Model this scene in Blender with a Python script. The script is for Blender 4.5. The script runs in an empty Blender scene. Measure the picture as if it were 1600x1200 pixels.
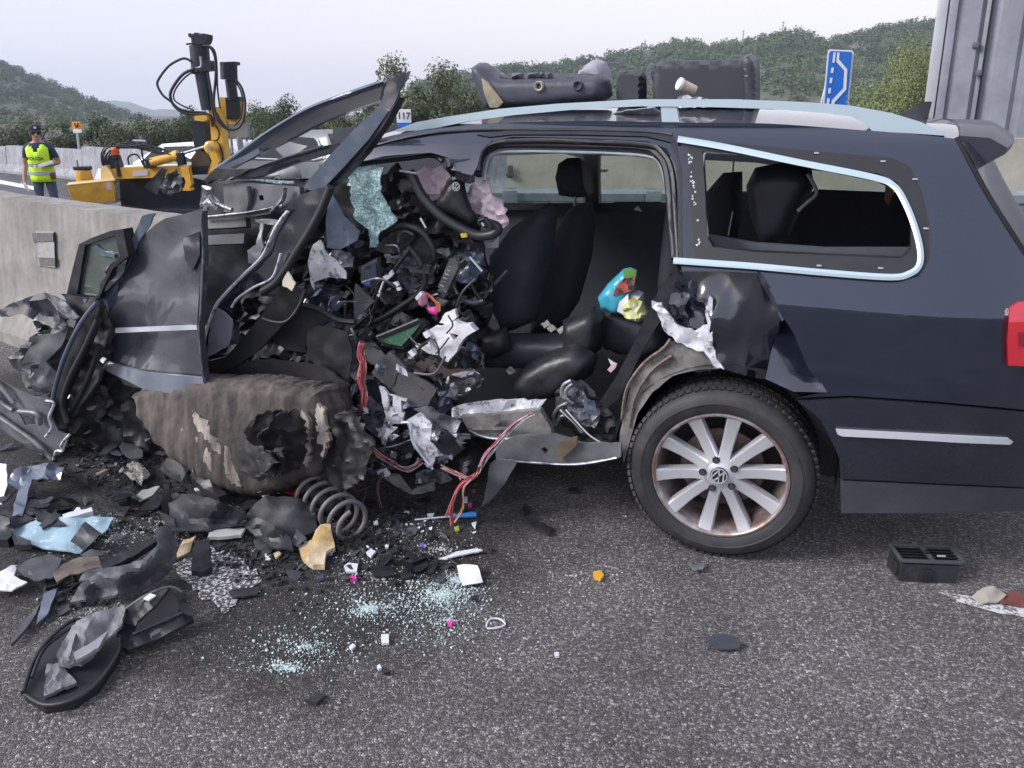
import bpy, bmesh, math, random
import numpy as np
from mathutils import Vector, Matrix, noise
from mathutils.geometry import delaunay_2d_cdt
R = math.radians
S = bpy.context.scene
COL = S.collection
rnd = random.Random(7)

# ---------------------------------------------------------------- camera, sky, sun, exposure
CAM = Vector((0, 0, 1.51)); PITCH = R(20.0); FPX = 1205.0
cd = bpy.data.cameras.new('camera'); cam = bpy.data.objects.new('camera', cd); COL.objects.link(cam)
cam.location = CAM; cam.rotation_euler = (R(90) - PITCH, 0, 0)
cd.sensor_width = 36; cd.lens = FPX / 1600 * 36; cd.clip_start = .05; cd.clip_end = 12000
S.camera = cam
W = bpy.data.worlds.new('World'); S.world = W; W.use_nodes = True
wn = W.node_tree.nodes; wl = W.node_tree.links
for n in list(wn): wn.remove(n)
wo = wn.new('ShaderNodeOutputWorld'); wb = wn.new('ShaderNodeBackground'); sk = wn.new('ShaderNodeTexSky')
sk.sky_type = 'NISHITA'; sk.sun_disc = False; sk.sun_elevation = R(33.4); sk.sun_rotation = R(-107)
sk.air_density = 1.0; sk.dust_density = 3.0; sk.ozone_density = 1.5; sk.altitude = 0
# an even veil of high thin cloud over the whole sky
veil = wn.new('ShaderNodeMix'); veil.data_type = 'RGBA'; veil.inputs[0].default_value = .56
tcw = wn.new('ShaderNodeTexCoord'); dot = wn.new('ShaderNodeVectorMath'); dot.operation = 'DOT_PRODUCT'; dot.inputs[1].default_value = (.66, .74, .08)
wl.new(tcw.outputs['Generated'], dot.inputs[0]); gw = wn.new('ShaderNodeMapRange'); gw.interpolation_type = 'SMOOTHSTEP'; gw.inputs[1].default_value = .1; gw.inputs[2].default_value = 1.0; wl.new(dot.outputs['Value'], gw.inputs[0])
vc = wn.new('ShaderNodeMix'); vc.data_type = 'RGBA'; vc.inputs[6].default_value = (7.35, 7.3, 8.85, 1); vc.inputs[7].default_value = (9.9, 9.0, 9.2, 1)   # broad pale glow of the low sun in the haze
wl.new(gw.outputs[0], vc.inputs[0]); wl.new(vc.outputs[2], veil.inputs[7])
wl.new(sk.outputs[0], veil.inputs[6]); wl.new(veil.outputs[2], wb.inputs[0]); wb.inputs[1].default_value = .098
wl.new(wb.outputs[0], wo.inputs[0])
sd = bpy.data.lights.new('sun', 'SUN'); sun = bpy.data.objects.new('sun', sd); COL.objects.link(sun)
sd.energy = 2.0; sd.angle = R(22); sd.color = (1, .985, 1)
sun.rotation_euler = (R(56.6), 0, R(-72.6)); sun.location = (0, 0, 30)
VS = S.view_settings; VS.view_transform = 'Standard'; VS.look = 'None'; VS.gamma = 1; VS.exposure = 0.72
S.cycles.volume_bounces = 2
VS.use_curve_mapping = False

# ---------------------------------------------------------------- rays and frames
ct, st = math.cos(PITCH), math.sin(PITCH)
def ray(u, v):
    a = (u - 800) / FPX; b = (600 - v) / FPX
    return Vector((a, ct + b * st, -st + b * ct))
def gp(u, v, z=0.0):
    d = ray(u, v); return CAM + d * ((z - CAM.z) / d.z)
def dp(u, v, y):
    d = ray(u, v); return CAM + d * (y / d.y)
PSI = R(21.0)
CM = Matrix.Translation((1.014, 3.165, 0)) @ Matrix.Rotation(math.pi - PSI, 4, 'Z')
CI = CM.inverted(); CO = CI @ CAM; CR = CI.to_3x3()
I4 = Matrix.Identity(4)
def cy(u, v, y):
    d = CR @ ray(u, v); return CO + d * ((y - CO.y) / d.y)
def cz(u, v, z):
    d = CR @ ray(u, v); return CO + d * ((z - CO.z) / d.z)

# ---------------------------------------------------------------- materials
MATS = {}
def mat(name, col, rough=.5, metal=0, var=.12, vs=6, bump=0, bs=40, coat=0, spec=.5, col2=None, c2s=3, c2t=.5, c2w=.15, trans=0, emit=None, rvar=0, ior=1.5, alpha=None):
    if name in MATS: return MATS[name]
    m = bpy.data.materials.new(name); m.use_nodes = True; nt = m.node_tree; N = nt.nodes; L = nt.links
    b = N['Principled BSDF']
    tc = N.new('ShaderNodeTexCoord')
    c = (*col, 1)
    nz = N.new('ShaderNodeTexNoise'); nz.inputs['Scale'].default_value = vs; nz.inputs['Detail'].default_value = 5; nz.inputs['Roughness'].default_value = .65
    L.new(tc.outputs['Object'], nz.inputs['Vector'])
    mr = N.new('ShaderNodeMapRange'); mr.inputs[1].default_value = .25; mr.inputs[2].default_value = .75; mr.inputs[3].default_value = 1 - var; mr.inputs[4].default_value = 1 + var
    L.new(nz.outputs[0], mr.inputs[0])
    mx = N.new('ShaderNodeVectorMath'); mx.operation = 'SCALE'
    if col2 is not None:
        n2 = N.new('ShaderNodeTexNoise'); n2.inputs['Scale'].default_value = c2s; n2.inputs['Detail'].default_value = 7; n2.inputs['Roughness'].default_value = .7
        mp = N.new('ShaderNodeMapping'); mp.inputs['Location'].default_value = (3.1, 7.7, 1.3); L.new(tc.outputs['Object'], mp.inputs[0]); L.new(mp.outputs[0], n2.inputs['Vector'])
        r2 = N.new('ShaderNodeMapRange'); r2.inputs[1].default_value = c2t - c2w; r2.inputs[2].default_value = c2t + c2w
        L.new(n2.outputs[0], r2.inputs[0])
        m2 = N.new('ShaderNodeMix'); m2.data_type = 'RGBA'; m2.inputs[6].default_value = c; m2.inputs[7].default_value = (*col2, 1)
        L.new(r2.outputs[0], m2.inputs[0]); L.new(m2.outputs[2], mx.inputs[0])
    else:
        mx.inputs[0].default_value = col
    L.new(mr.outputs[0], mx.inputs['Scale']); L.new(mx.outputs[0], b.inputs['Base Color'])
    b.inputs['Roughness'].default_value = rough; b.inputs['Metallic'].default_value = metal
    b.inputs['Coat Weight'].default_value = coat; b.inputs['Coat Roughness'].default_value = .04; b.inputs['Coat IOR'].default_value = 1.75
    b.inputs['Specular IOR Level'].default_value = spec; b.inputs['Transmission Weight'].default_value = trans; b.inputs['IOR'].default_value = ior
    if rvar:
        r3 = N.new('ShaderNodeMapRange'); r3.inputs[1].default_value = .3; r3.inputs[2].default_value = .7; r3.inputs[3].default_value = max(.02, rough - rvar); r3.inputs[4].default_value = rough + rvar
        L.new(nz.outputs[0], r3.inputs[0]); L.new(r3.outputs[0], b.inputs['Roughness'])
    if bump:
        nb = N.new('ShaderNodeTexNoise'); nb.inputs['Scale'].default_value = bs; nb.inputs['Detail'].default_value = 4; L.new(tc.outputs['Object'], nb.inputs['Vector'])
        bp = N.new('ShaderNodeBump'); bp.inputs['Strength'].default_value = bump; bp.inputs['Distance'].default_value = .01
        L.new(nb.outputs[0], bp.inputs['Height']); L.new(bp.outputs[0], b.inputs['Normal'])
    if emit: b.inputs['Emission Color'].default_value = (*emit[0], 1); b.inputs['Emission Strength'].default_value = emit[1]
    if alpha is not None: b.inputs['Alpha'].default_value = alpha
    MATS[name] = m; return m
def nodes(m): return m.node_tree.nodes, m.node_tree.links, m.node_tree.nodes['Principled BSDF']

paint = mat('black blue car paint', (.0050, .0078, .0185), .30, 0, .06, 3, coat=1, rvar=.04)
paint.node_tree.nodes['Principled BSDF'].inputs['Specular Tint'].default_value = (.55, .72, 1, 1)
paint_d = mat('scuffed car paint', (.014, .017, .028), .34, 0, .3, 9, coat=.75, col2=(.10, .10, .11), c2s=26, c2t=.70, c2w=.03, rvar=.14)
paint_g = mat('dusty grey black paint', (.050, .056, .068), .30, 0, .25, 5, coat=.8, col2=(.085, .09, .10), c2s=4, c2t=.6, c2w=.25, rvar=.08)
blackp = mat('black plastic', (.018, .019, .023), .42, 0, .3, 14, bump=.12, bs=120, rvar=.15)
blackd = mat('dull black plastic', (.022, .023, .028), .62, 0, .35, 9, bump=.2, bs=60, col2=(.06, .06, .065), c2s=9, c2t=.64, c2w=.1)
dkcloth = mat('dark seat cloth', (.032, .035, .046), .85, 0, .2, 20, bump=.25, bs=240)
leather = mat('black seat leather', (.034, .037, .048), .42, 0, .15, 10, bump=.12, bs=160)
rubber = mat('tyre rubber', (.022, .022, .025), .62, 0, .25, 18, bump=.1, bs=90, col2=(.05, .048, .047), c2s=10, c2t=.6)
seal = mat('rubber seal', (.016, .017, .021), .5, 0, .2, 12)
alu = mat('silver alloy', (.66, .67, .70), .34, .6, .05, 12, col2=(.5, .42, .38), c2s=16, c2t=.76, c2w=.06)
rustm = mat('brake dust brown metal', (.21, .15, .125), .6, .4, .3, 20, col2=(.07, .05, .045), c2s=20)
trimm = mat('satin aluminium trim', (.46, .57, .62), .34, .25, .04, 5, spec=.6)
chrome = mat('bright strip', (.66, .69, .74), .25, .3, .05, 5)
galv = mat('galvanised steel', (.42, .46, .49), .42, .75, .12, 5, col2=(.3, .33, .36), c2s=9)
bare = mat('torn grey metal', (.30, .31, .34), .38, .6, .35, 12, col2=(.10, .10, .115), c2s=18, c2t=.52, c2w=.08, bump=.25, bs=60, rvar=.15)
whitem = mat('torn primer metal', (.62, .63, .67), .5, .15, .15, 14, col2=(.16, .16, .18), c2s=24, c2t=.57, c2w=.05, bump=.25, bs=50)
beige = mat('sealed grey beige metal', (.23, .225, .205), .5, .2, .3, 8, col2=(.085, .082, .08), c2s=12, c2t=.55, c2w=.1, bump=.2, bs=40)
foam = mat('white foam', (.66, .66, .68), .85, 0, .12, 20, bump=.3, bs=80, col2=(.32, .32, .34), c2s=30, c2t=.66, c2w=.05)
airbag = mat('dusty pink airbag cloth', (.86, .72, .77), .85, 0, .15, 16, bump=.25, bs=60, col2=(.62, .48, .52), c2s=10, c2t=.6)
# ---------------------------------------------------------------- builders
def tag(o, label=None, cat=None, group=None, kind=None):
    if label: o['label'] = label
    if cat: o['category'] = cat
    if group: o['group'] = group
    if kind: o['kind'] = kind
    return o
def thing(name, label, cat, loc=(0, 0, 0), rz=0, group=None):
    o = bpy.data.objects.new(name, None); COL.objects.link(o); o.location = loc; o.rotation_euler = (0, 0, rz); o.empty_display_size = .1
    return tag(o, label, cat, group)
def obj(name, V, F, m, parent=None, smooth=30, recenter=False, fm=None):
    me = bpy.data.meshes.new(name)
    V = [Vector(v) for v in V]; loc = Vector((0, 0, 0))
    if recenter and V:
        n = len(V); loc = Vector((sum(v.x for v in V) / n, sum(v.y for v in V) / n, min(v.z for v in V))); V = [v - loc for v in V]
    me.from_pydata(V, [], F); me.validate()
    ms = m if isinstance(m, (list, tuple)) else [m]
    for k in ms: me.materials.append(k)
    if fm and len(fm) == len(me.polygons): me.polygons.foreach_set('material_index', fm)
    if smooth:
        me.polygons.foreach_set('use_smooth', [True] * len(me.polygons))
        try: me.set_sharp_from_angle(angle=R(smooth))
        except Exception: pass
    me.update()
    o = bpy.data.objects.new(name, me); COL.objects.link(o)
    if parent: o.parent = parent
    o.location = loc
    return o
class MB:
    """collects primitives into one mesh"""
    def __init__(s): s.V = []; s.F = []; s.M = []
    def add(s, V, F, mi=0):
        b = len(s.V); s.V += [Vector(v) for v in V]; s.F += [tuple(i + b for i in f) for f in F]; s.M += [mi] * len(F); return s
    def box(s, c, size, rot=None, bev=.0, mi=0, taper=1.0):
        bm = bmesh.new(); bmesh.ops.create_cube(bm, size=1)
        for v in bm.verts:
            k = taper if v.co.z > 0 else 1
            v.co = Vector((v.co.x * size[0] * k, v.co.y * size[1] * k, v.co.z * size[2]))
        if bev: bmesh.ops.bevel(bm, geom=bm.edges[:], offset=bev, segments=2, affect='EDGES', profile=.6)
        M = rot if rot is not None else I4
        if not isinstance(M, Matrix): M = (Matrix.Rotation(M[2], 4, 'Z') @ Matrix.Rotation(M[1], 4, 'Y') @ Matrix.Rotation(M[0], 4, 'X'))
        M = Matrix.Translation(c) @ M.to_4x4()
        bm.verts.index_update(); s.add([M @ v.co for v in bm.verts], [[v.index for v in f.verts] for f in bm.faces], mi); bm.free(); return s
    def tube(s, pts, r, n=8, mi=0, sub=0, cap=True):
        P = [Vector(p) for p in pts]
        if sub: P = smooth_path(P, sub)
        rr = r if isinstance(r, (list, tuple)) else None
        V = []; F = []; up = None
        for i, p in enumerate(P):
            t = (P[min(i + 1, len(P) - 1)] - P[max(i - 1, 0)])
            t = t.normalized() if t.length > 1e-9 else Vector((0, 0, 1))
            if up is None: up = Vector((0, 0, 1)) if abs(t.z) < .9 else Vector((1, 0, 0))
            a = t.cross(up); a = a.normalized() if a.length > 1e-6 else t.orthogonal().normalized(); b = a.cross(t).normalized(); up = b
            if rr: q = i / (len(P) - 1) * (len(rr) - 1); k = min(int(q), len(rr) - 2); ri = rr[k] + (rr[k + 1] - rr[k]) * (q - k)
            else: ri = r
            for j in range(n):
                w = 2 * math.pi * j / n; V.append(p + a * (ri * math.cos(w)) + b * (ri * math.sin(w)))
        for i in range(len(P) - 1):
            for j in range(n): F.append((i * n + j, i * n + (j + 1) % n, (i + 1) * n + (j + 1) % n, (i + 1) * n + j))
        if cap: F.append(tuple(range(n))[::-1]); F.append(tuple((len(P) - 1) * n + j for j in range(n)))
        return s.add(V, F, mi)
    def lathe(s, prof, c=(0, 0, 0), n=24, M=None, mi=0, close=False):
        """profile of (r, h) about local z"""
        M = (Matrix.Translation(c) @ (M if M is not None else I4)); V = []; F = []; k = len(prof)
        for j in range(n):
            w = 2 * math.pi * j / n
            for r, h in prof: V.append(M @ Vector((r * math.cos(w), r * math.sin(w), h)))
        for j in range(n):
            for i in range(k - 1 + (1 if close else 0)):
                a, b = i, (i + 1) % k; F.append((j * k + a, ((j + 1) % n) * k + a, ((j + 1) % n) * k + b, j * k + b))
        return s.add(V, F, mi)
    def prism(s, poly, z0, z1, M=None, mi=0):
        """polygon in local xy between two heights"""
        M = M if M is not None else I4; n = len(poly)
        V = [M @ Vector((x, y, z0)) for x, y in poly] + [M @ Vector((x, y, z1)) for x, y in poly]
        F = [tuple(range(n))[::-1], tuple(range(n, 2 * n))] + [(i, (i + 1) % n, n + (i + 1) % n, n + i) for i in range(n)]
        return s.add(V, F, mi)
    def build(s, name, m, parent=None, smooth=30, recenter=False):
        return obj(name, s.V, s.F, m, parent, smooth, recenter, fm=s.M if isinstance(m, (list, tuple)) else None)
def smooth_path(P, sub):
    if len(P) < 3: return P
    out = []
    for i in range(len(P) - 1):
        a = P[max(i - 1, 0)]; b = P[i]; c = P[i + 1]; d = P[min(i + 2, len(P) - 1)]
        for k in range(sub):
            t = k / sub; out.append(.5 * ((2 * b) + (c - a) * t + (2 * a - 5 * b + 4 * c - d) * t * t + (3 * b - a - 3 * c + d) * t ** 3))
    out.append(P[-1]); return out
def inside(pt, poly):
    x, y = pt; r = False; j = len(poly) - 1
    for i in range(len(poly)):
        xi, yi = poly[i][:2]; xj, yj = poly[j][:2]
        if (yi > y) != (yj > y) and x < (xj - xi) * (y - yi) / (yj - yi + 1e-12) + xi: r = not r
        j = i
    return r
def edist(pt, poly):
    best = 1e9; x, y = pt
    for i in range(len(poly)):
        ax, ay = poly[i - 1][:2]; bx, by = poly[i][:2]; dx, dy = bx - ax, by - ay
        t = max(0, min(1, ((x - ax) * dx + (y - ay) * dy) / (dx * dx + dy * dy + 1e-12)))
        best = min(best, math.hypot(x - ax - t * dx, y - ay - t * dy))
    return best
def densify(poly, step, jag, rg, close=True):
    out = []
    for i in range(len(poly) if close else len(poly) - 1):
        a = poly[i]; b = poly[(i + 1) % len(poly)]; L = math.hypot(b[0] - a[0], b[1] - a[1]); n = max(1, int(L / step))
        for k in range(n):
            t = k / n; j = jag if k else 0
            out.append(tuple(a[q] + (b[q] - a[q]) * t + (rg.uniform(-j, j) if q < 2 else 0) for q in range(len(a))))
    return out
def cpx(p):
    w_ = CM @ Vector(p) - CAM; zx = w_.y * ct - w_.z * st; return (800 + FPX * w_.x / zx, 600 - FPX * (w_.y * st + w_.z * ct) / zx)
def mesh2d(poly, holes, step, rg, extra=()):
    pts = [Vector(p[:2]) for p in poly]; n = len(pts); E = [(i, (i + 1) % n) for i in range(n)]
    for h in holes:
        b = len(pts); k = len(h); pts += [Vector(p[:2]) for p in h]; E += [(b + i, b + (i + 1) % k) for i in range(k)]
    x0, x1 = min(p[0] for p in poly), max(p[0] for p in poly); y0, y1 = min(p[1] for p in poly), max(p[1] for p in poly)
    y = y0 + step * .5; row = 0
    while y < y1:
        x = x0 + step * (.25 + .5 * (row % 2))
        while x < x1:
            q = (x + rg.uniform(-.2, .2) * step, y + rg.uniform(-.2, .2) * step)
            if inside(q, poly) and edist(q, poly) > step * .4 and not any(inside(q, h) or edist(q, h) < step * .4 for h in holes): pts.append(Vector(q))
            x += step
        y += step * .87; row += 1
    for q in extra:
        if inside(q, poly) and edist(q, poly) > 3 and not any(inside(q, h) for h in holes): pts.append(Vector(q))
    v, e, f, *_ = delaunay_2d_cdt(pts, E, [], 0, 1e-4)
    T = []
    for t in f:
        c = sum((v[i] for i in t), Vector((0, 0))) / len(t)
        if inside(c, poly) and not any(inside(c, h) for h in holes): T.append(tuple(t))
    return [tuple(p) for p in v], T
def solid(front, back, T):
    n = len(front); F = [tuple(t) for t in T] + [tuple(i + n for i in reversed(t)) for t in T]
    cnt = {}
    for t in T:
        for i in range(len(t)): a, b = t[i], t[(i + 1) % len(t)]; cnt[(a, b)] = cnt.get((a, b), 0) + 1
    for (a, b) in list(cnt):
        if (b, a) not in cnt: F.append((b, a, a + n, b + n))
    return front + back, F
NRM = [None]
def crease(p, fr, sd):
    f3 = fr if isinstance(fr, tuple) else (fr, fr, fr)
    q = Vector((p[0] * f3[0] + sd * 3.7, p[1] * f3[1] + sd * 1.9, p[2] * f3[2] - sd * 2.3))
    return (1 - 2 * abs(noise.noise(q))) * .6 + (1 - 2 * abs(noise.noise(q * 2.1))) * .3 + noise.noise(q * 4.3) * .15 - .3
def wm(o):
    M = I4
    while o: M = o.matrix_basis @ M; o = o.parent
    return M
def relocal(V, frame, parent):
    if frame == 'car':
        r = parent
        while r and r.parent: r = r.parent
        if r and r is globals().get('CAR'): return V
        V = [CM @ Vector(v) for v in V]
    if frame == 'own': return V
    if parent: Mi = wm(parent).inverted(); V = [Mi @ Vector(v) for v in V]
    return V
SEED = [11]
def sheet(name, px, m, parent=None, y=.8, ax=0, az=0, amp=0, fr=5, th=.004, step=14, jag=0, holes=(), frame='car', puff=0, PR=20, smooth=30, surf=None, off=0, recenter=None, seed=None, dense=None, cn=False, extra=()):
    """A sheet whose outline was traced: it stands at its own depth (local y, or height z on the ground), with thickness, creases or a padded body.
    px entries are (u, v) or (u, v, d): d brings that point nearer (or higher)."""
    SEED[0] += 1; sd = SEED[0] if seed is None else seed; rg = random.Random(sd)
    P = densify([tuple(p) + (0,) * (3 - len(p)) for p in px], dense or step, jag, rg); H = [densify([tuple(p)[:2] for p in h], dense or step, jag * .5, rg) for h in holes]
    v2, T = mesh2d(P, H, step, rg, extra)
    has_d = any(len(p) > 2 and p[2] for p in px)
    ctl = [(p[0], p[1], p[2] if len(p) > 2 else 0) for p in px]
    cu = sum(p[0] for p in px) / len(px); cv = sum(p[1] for p in px) / len(px)
    if frame == 'car':
        o, rm = CO, CR; p0 = cy(cu, cv, y); nrm = Vector((-ax, 1, -az))
    elif frame == 'ground':
        o, rm = CAM, Matrix.Identity(3); p0 = gp(cu, cv, y); nrm = Vector((-ax, -az, 1))
    else:  # a distance from the viewer, along the ground
        o, rm = CAM, Matrix.Identity(3); p0 = dp(cu, cv, y); nrm = Vector((ax, -1, az))
    n1 = nrm.normalized(); fr_v = []; bk_v = []
    for (u, v) in v2:
        d = rm @ ray(u, v)
        if surf:
            p = cy(u, v, y)
            for _ in range(12): p = cy(u, v, surf(p.x, p.z) + off)
        else:
            p = o + d * ((p0 - o).dot(nrm) / d.dot(nrm))
        q = 0
        if has_d:
            ws = 0; wv = 0
            for cx_, cy_, dd in ctl:
                w = 1 / ((cx_ - u) ** 2 + (cy_ - v) ** 2 + 160) ** 1.6; ws += w; wv += w * dd
            q = wv / ws
            if frame == 'car':      # slide along the ray, so the outline keeps its place
                t = q / d.y; p = p + d * t
            elif frame == 'ground': p = p + d * (q / d.z)
            else: p = p - d * (q / d.y)
        if amp: p = p + n1 * (amp * crease(p, fr, sd))
        if puff:
            e = min(1, edist((u, v), P) / PR); h = puff * math.sqrt(max(0, 1 - (1 - e) ** 2)) * .5
            fr_v.append(p + n1 * (h + th / 2)); bk_v.append(p - n1 * (h + th / 2))
        else:
            fr_v.append(p); bk_v.append(p - n1 * th)
    # triangles face the viewer
    if T:
        a, b, c = (fr_v[i] for i in T[0][:3])
        if (b - a).cross(c - a).dot(n1) < 0: T = [tuple(reversed(t)) for t in T]
    V, F = solid(fr_v, bk_v, T)
    V = relocal(V, frame, parent)
    rc = (parent is None) if recenter is None else recenter
    ob = obj(name, V, F, m, parent, smooth, rc)
    if cn:     # true curvature of the pressed body for the shading
        me = ob.data; e = .006; nn = []
        for i, p in enumerate(V):
            n_ = Vector((-(surf(p.x + e, p.z) - surf(p.x - e, p.z)) / (2 * e), 1, -(surf(p.x, p.z + e) - surf(p.x, p.z - e)) / (2 * e))).normalized()
            nn.append(n_ if i < len(fr_v) else -n_)
        k = len(fr_v); ln = []
        for poly in me.polygons:
            fv = sum(1 for v in poly.vertices if v < k)
            for v in poly.vertices: ln.append(nn[v] if fv in (0, len(poly.vertices)) else poly.normal.copy())
        me.normals_split_custom_set(ln)
    return ob
def pxt(pts, y, fn=None):
    return [(cy(p[0], p[1], p[2] if len(p) > 2 else y)) for p in pts]
def wire(name, pts, r, m, parent=None, y=.8, n=6, sub=5, frame='car'):
    if frame == 'car': P = pxt(pts, y)
    elif frame == 'ground': P = [gp(p[0], p[1], p[2] if len(p) > 2 else y) for p in pts]
    elif frame == 'dist': P = [dp(p[0], p[1], p[2] if len(p) > 2 else y) for p in pts]
    else: P = pts
    b = MB().tube(P, r, n, sub=sub); b.V = relocal(b.V, frame, parent)
    return b.build(name, m, parent, 60, recenter=parent is None)
def copy_tree(o, parent=None, loc=None, rz=None, sc=None):
    c = o.copy(); COL.objects.link(c)
    if parent: c.parent = parent
    if loc is not None: c.location = loc
    if rz is not None: c.rotation_euler = (0, 0, rz)
    if sc is not None: c.scale = sc if isinstance(sc, (tuple, list)) else (sc,) * 3
    for ch in list(o.children): copy_tree(ch, c)
    return c
# ================================================================ SETTING
def asphalt_mat(name, base, stain=True, sc=92, contrast=1.0, fleck=.955):
    m = bpy.data.materials.new(name); m.use_nodes = True; N, L, b = nodes(m)
    tc = N.new('ShaderNodeTexCoord')
    wob = N.new('ShaderNodeTexNoise'); wob.inputs['Scale'].default_value = 60; L.new(tc.outputs['Object'], wob.inputs[0])
    add = N.new('ShaderNodeMix'); add.data_type = 'VECTOR'; add.inputs[0].default_value = .012
    L.new(tc.outputs['Object'], add.inputs[4]); L.new(wob.outputs[1], add.inputs[5])
    vo = N.new('ShaderNodeTexVoronoi'); vo.inputs['Scale'].default_value = sc; L.new(add.outputs[1], vo.inputs['Vector'])
    ve = N.new('ShaderNodeTexVoronoi'); ve.feature = 'DISTANCE_TO_EDGE'; ve.inputs['Scale'].default_value = sc; L.new(add.outputs[1], ve.inputs['Vector'])
    sp = N.new('ShaderNodeSeparateColor'); L.new(vo.outputs['Color'], sp.inputs[0])
    rp = N.new('ShaderNodeValToRGB'); e = rp.color_ramp.elements
    e[0].position = 0; e[0].color = (*[c * .55 for c in base], 1); e[1].position = 1; e[1].color = (.56, .56, .58, 1)
    for p, k in ((.45, .9), (.8, 1.55), (fleck - .035, 2.3)): q = e.new(p); q.color = (*[c * k for c in base], 1)
    q = e.new(fleck); q.color = (.38, .38, .40, 1)
    L.new(sp.outputs[0], rp.inputs[0])
    er = N.new('ShaderNodeMapRange'); er.inputs[1].default_value = .0; er.inputs[2].default_value = .09; er.inputs[3].default_value = .35; er.inputs[4].default_value = 1; L.new(ve.outputs['Distance'], er.inputs[0])
    s1 = N.new('ShaderNodeVectorMath'); s1.operation = 'SCALE'; L.new(rp.outputs[0], s1.inputs[0]); L.new(er.outputs[0], s1.inputs['Scale'])
    ln = N.new('ShaderNodeTexNoise'); ln.inputs['Scale'].default_value = 1.3; ln.inputs['Detail'].default_value = 6; L.new(tc.outputs['Object'], ln.inputs[0])
    lr = N.new('ShaderNodeMapRange'); lr.inputs[1].default_value = .3; lr.inputs[2].default_value = .7; lr.inputs[3].default_value = .66; lr.inputs[4].default_value = 1.34; L.new(ln.outputs[0], lr.inputs[0])
    s2 = N.new('ShaderNodeVectorMath'); s2.operation = 'SCALE'; L.new(s1.outputs[0], s2.inputs[0]); L.new(lr.outputs[0], s2.inputs['Scale'])
    out = s2.outputs[0]
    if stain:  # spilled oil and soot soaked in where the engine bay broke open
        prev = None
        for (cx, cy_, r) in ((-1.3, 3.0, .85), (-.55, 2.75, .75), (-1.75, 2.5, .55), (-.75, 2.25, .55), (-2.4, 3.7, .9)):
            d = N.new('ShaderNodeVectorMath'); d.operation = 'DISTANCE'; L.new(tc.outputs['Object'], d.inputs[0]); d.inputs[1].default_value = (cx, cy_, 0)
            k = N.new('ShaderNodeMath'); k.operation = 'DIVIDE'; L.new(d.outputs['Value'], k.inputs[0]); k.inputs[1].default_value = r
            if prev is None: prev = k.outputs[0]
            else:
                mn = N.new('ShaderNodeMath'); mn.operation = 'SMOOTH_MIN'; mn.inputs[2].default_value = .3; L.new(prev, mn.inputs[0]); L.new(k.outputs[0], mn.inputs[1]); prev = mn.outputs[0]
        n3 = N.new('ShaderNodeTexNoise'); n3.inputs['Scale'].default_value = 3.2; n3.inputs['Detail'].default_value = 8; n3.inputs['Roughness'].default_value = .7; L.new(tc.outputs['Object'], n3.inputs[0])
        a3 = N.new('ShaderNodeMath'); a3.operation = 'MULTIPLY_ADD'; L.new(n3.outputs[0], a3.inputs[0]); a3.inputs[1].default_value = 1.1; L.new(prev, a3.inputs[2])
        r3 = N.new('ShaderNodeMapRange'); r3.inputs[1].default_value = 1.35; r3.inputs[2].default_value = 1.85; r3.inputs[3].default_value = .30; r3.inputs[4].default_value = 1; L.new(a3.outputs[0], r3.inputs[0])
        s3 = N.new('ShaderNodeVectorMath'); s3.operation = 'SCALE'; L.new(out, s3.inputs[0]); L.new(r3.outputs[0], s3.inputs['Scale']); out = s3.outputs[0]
    L.new(out, b.inputs['Base Color']); b.inputs['Roughness'].default_value = .72; b.inputs['Specular IOR Level'].default_value = .4
    bp = N.new('ShaderNodeBump'); bp.inputs['Strength'].default_value = .9; bp.inputs['Distance'].default_value = .005
    hm = N.new('ShaderNodeMapRange'); hm.inputs[1].default_value = 0; hm.inputs[2].default_value = .35; L.new(ve.outputs['Distance'], hm.inputs[0])
    ha = N.new('ShaderNodeMath'); ha.operation = 'MULTIPLY_ADD'; L.new(sp.outputs[1], ha.inputs[0]); ha.inputs[1].default_value = .7; L.new(hm.outputs[0], ha.inputs[2])
    L.new(ha.outputs[0], bp.inputs['Height']); L.new(bp.outputs[0], b.inputs['Normal'])
    return m
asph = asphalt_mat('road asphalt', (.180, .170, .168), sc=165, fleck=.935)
asph2 = asphalt_mat('far road asphalt', (.085, .085, .09), False, 60)
def concrete_mat(name, base, dirt=(.16, .14, .12), streak=True):
    m = mat(name, base, .82, 0, .16, 4, bump=.35, bs=30, col2=dirt, c2s=2.2, c2t=.56, c2w=.16)
    if streak:
        N, L, b = nodes(m); src = b.inputs['Base Color'].links[0].from_socket
        tc = N.new('ShaderNodeTexCoord'); mp = N.new('ShaderNodeMapping'); mp.inputs['Scale'].default_value = (14, 14, .8); L.new(tc.outputs['Object'], mp.inputs[0])
        nz = N.new('ShaderNodeTexNoise'); nz.inputs['Scale'].default_value = 1; nz.inputs['Detail'].default_value = 6; L.new(mp.outputs[0], nz.inputs[0])
        mr = N.new('ShaderNodeMapRange'); mr.inputs[1].default_value = .35; mr.inputs[2].default_value = .68; mr.inputs[3].default_value = .78; mr.inputs[4].default_value = 1.12; L.new(nz.outputs[0], mr.inputs[0])
        s = N.new('ShaderNodeVectorMath'); s.operation = 'SCALE'; L.new(src, s.inputs[0]); L.new(mr.outputs[0], s.inputs['Scale']); L.new(s.outputs[0], b.inputs['Base Color'])
    return m
conc = concrete_mat('weathered concrete', (.30, .285, .26), (.17, .16, .145))
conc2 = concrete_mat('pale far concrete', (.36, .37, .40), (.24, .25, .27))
conc3 = concrete_mat('tan wall concrete', (.43, .41, .34), (.36, .34, .28), False)
white_p = mat('white road paint', (.62, .63, .64), .7, 0, .12, 30, col2=(.13, .13, .135), c2s=70, c2t=.52, c2w=.04, bump=.3, bs=120)
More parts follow.
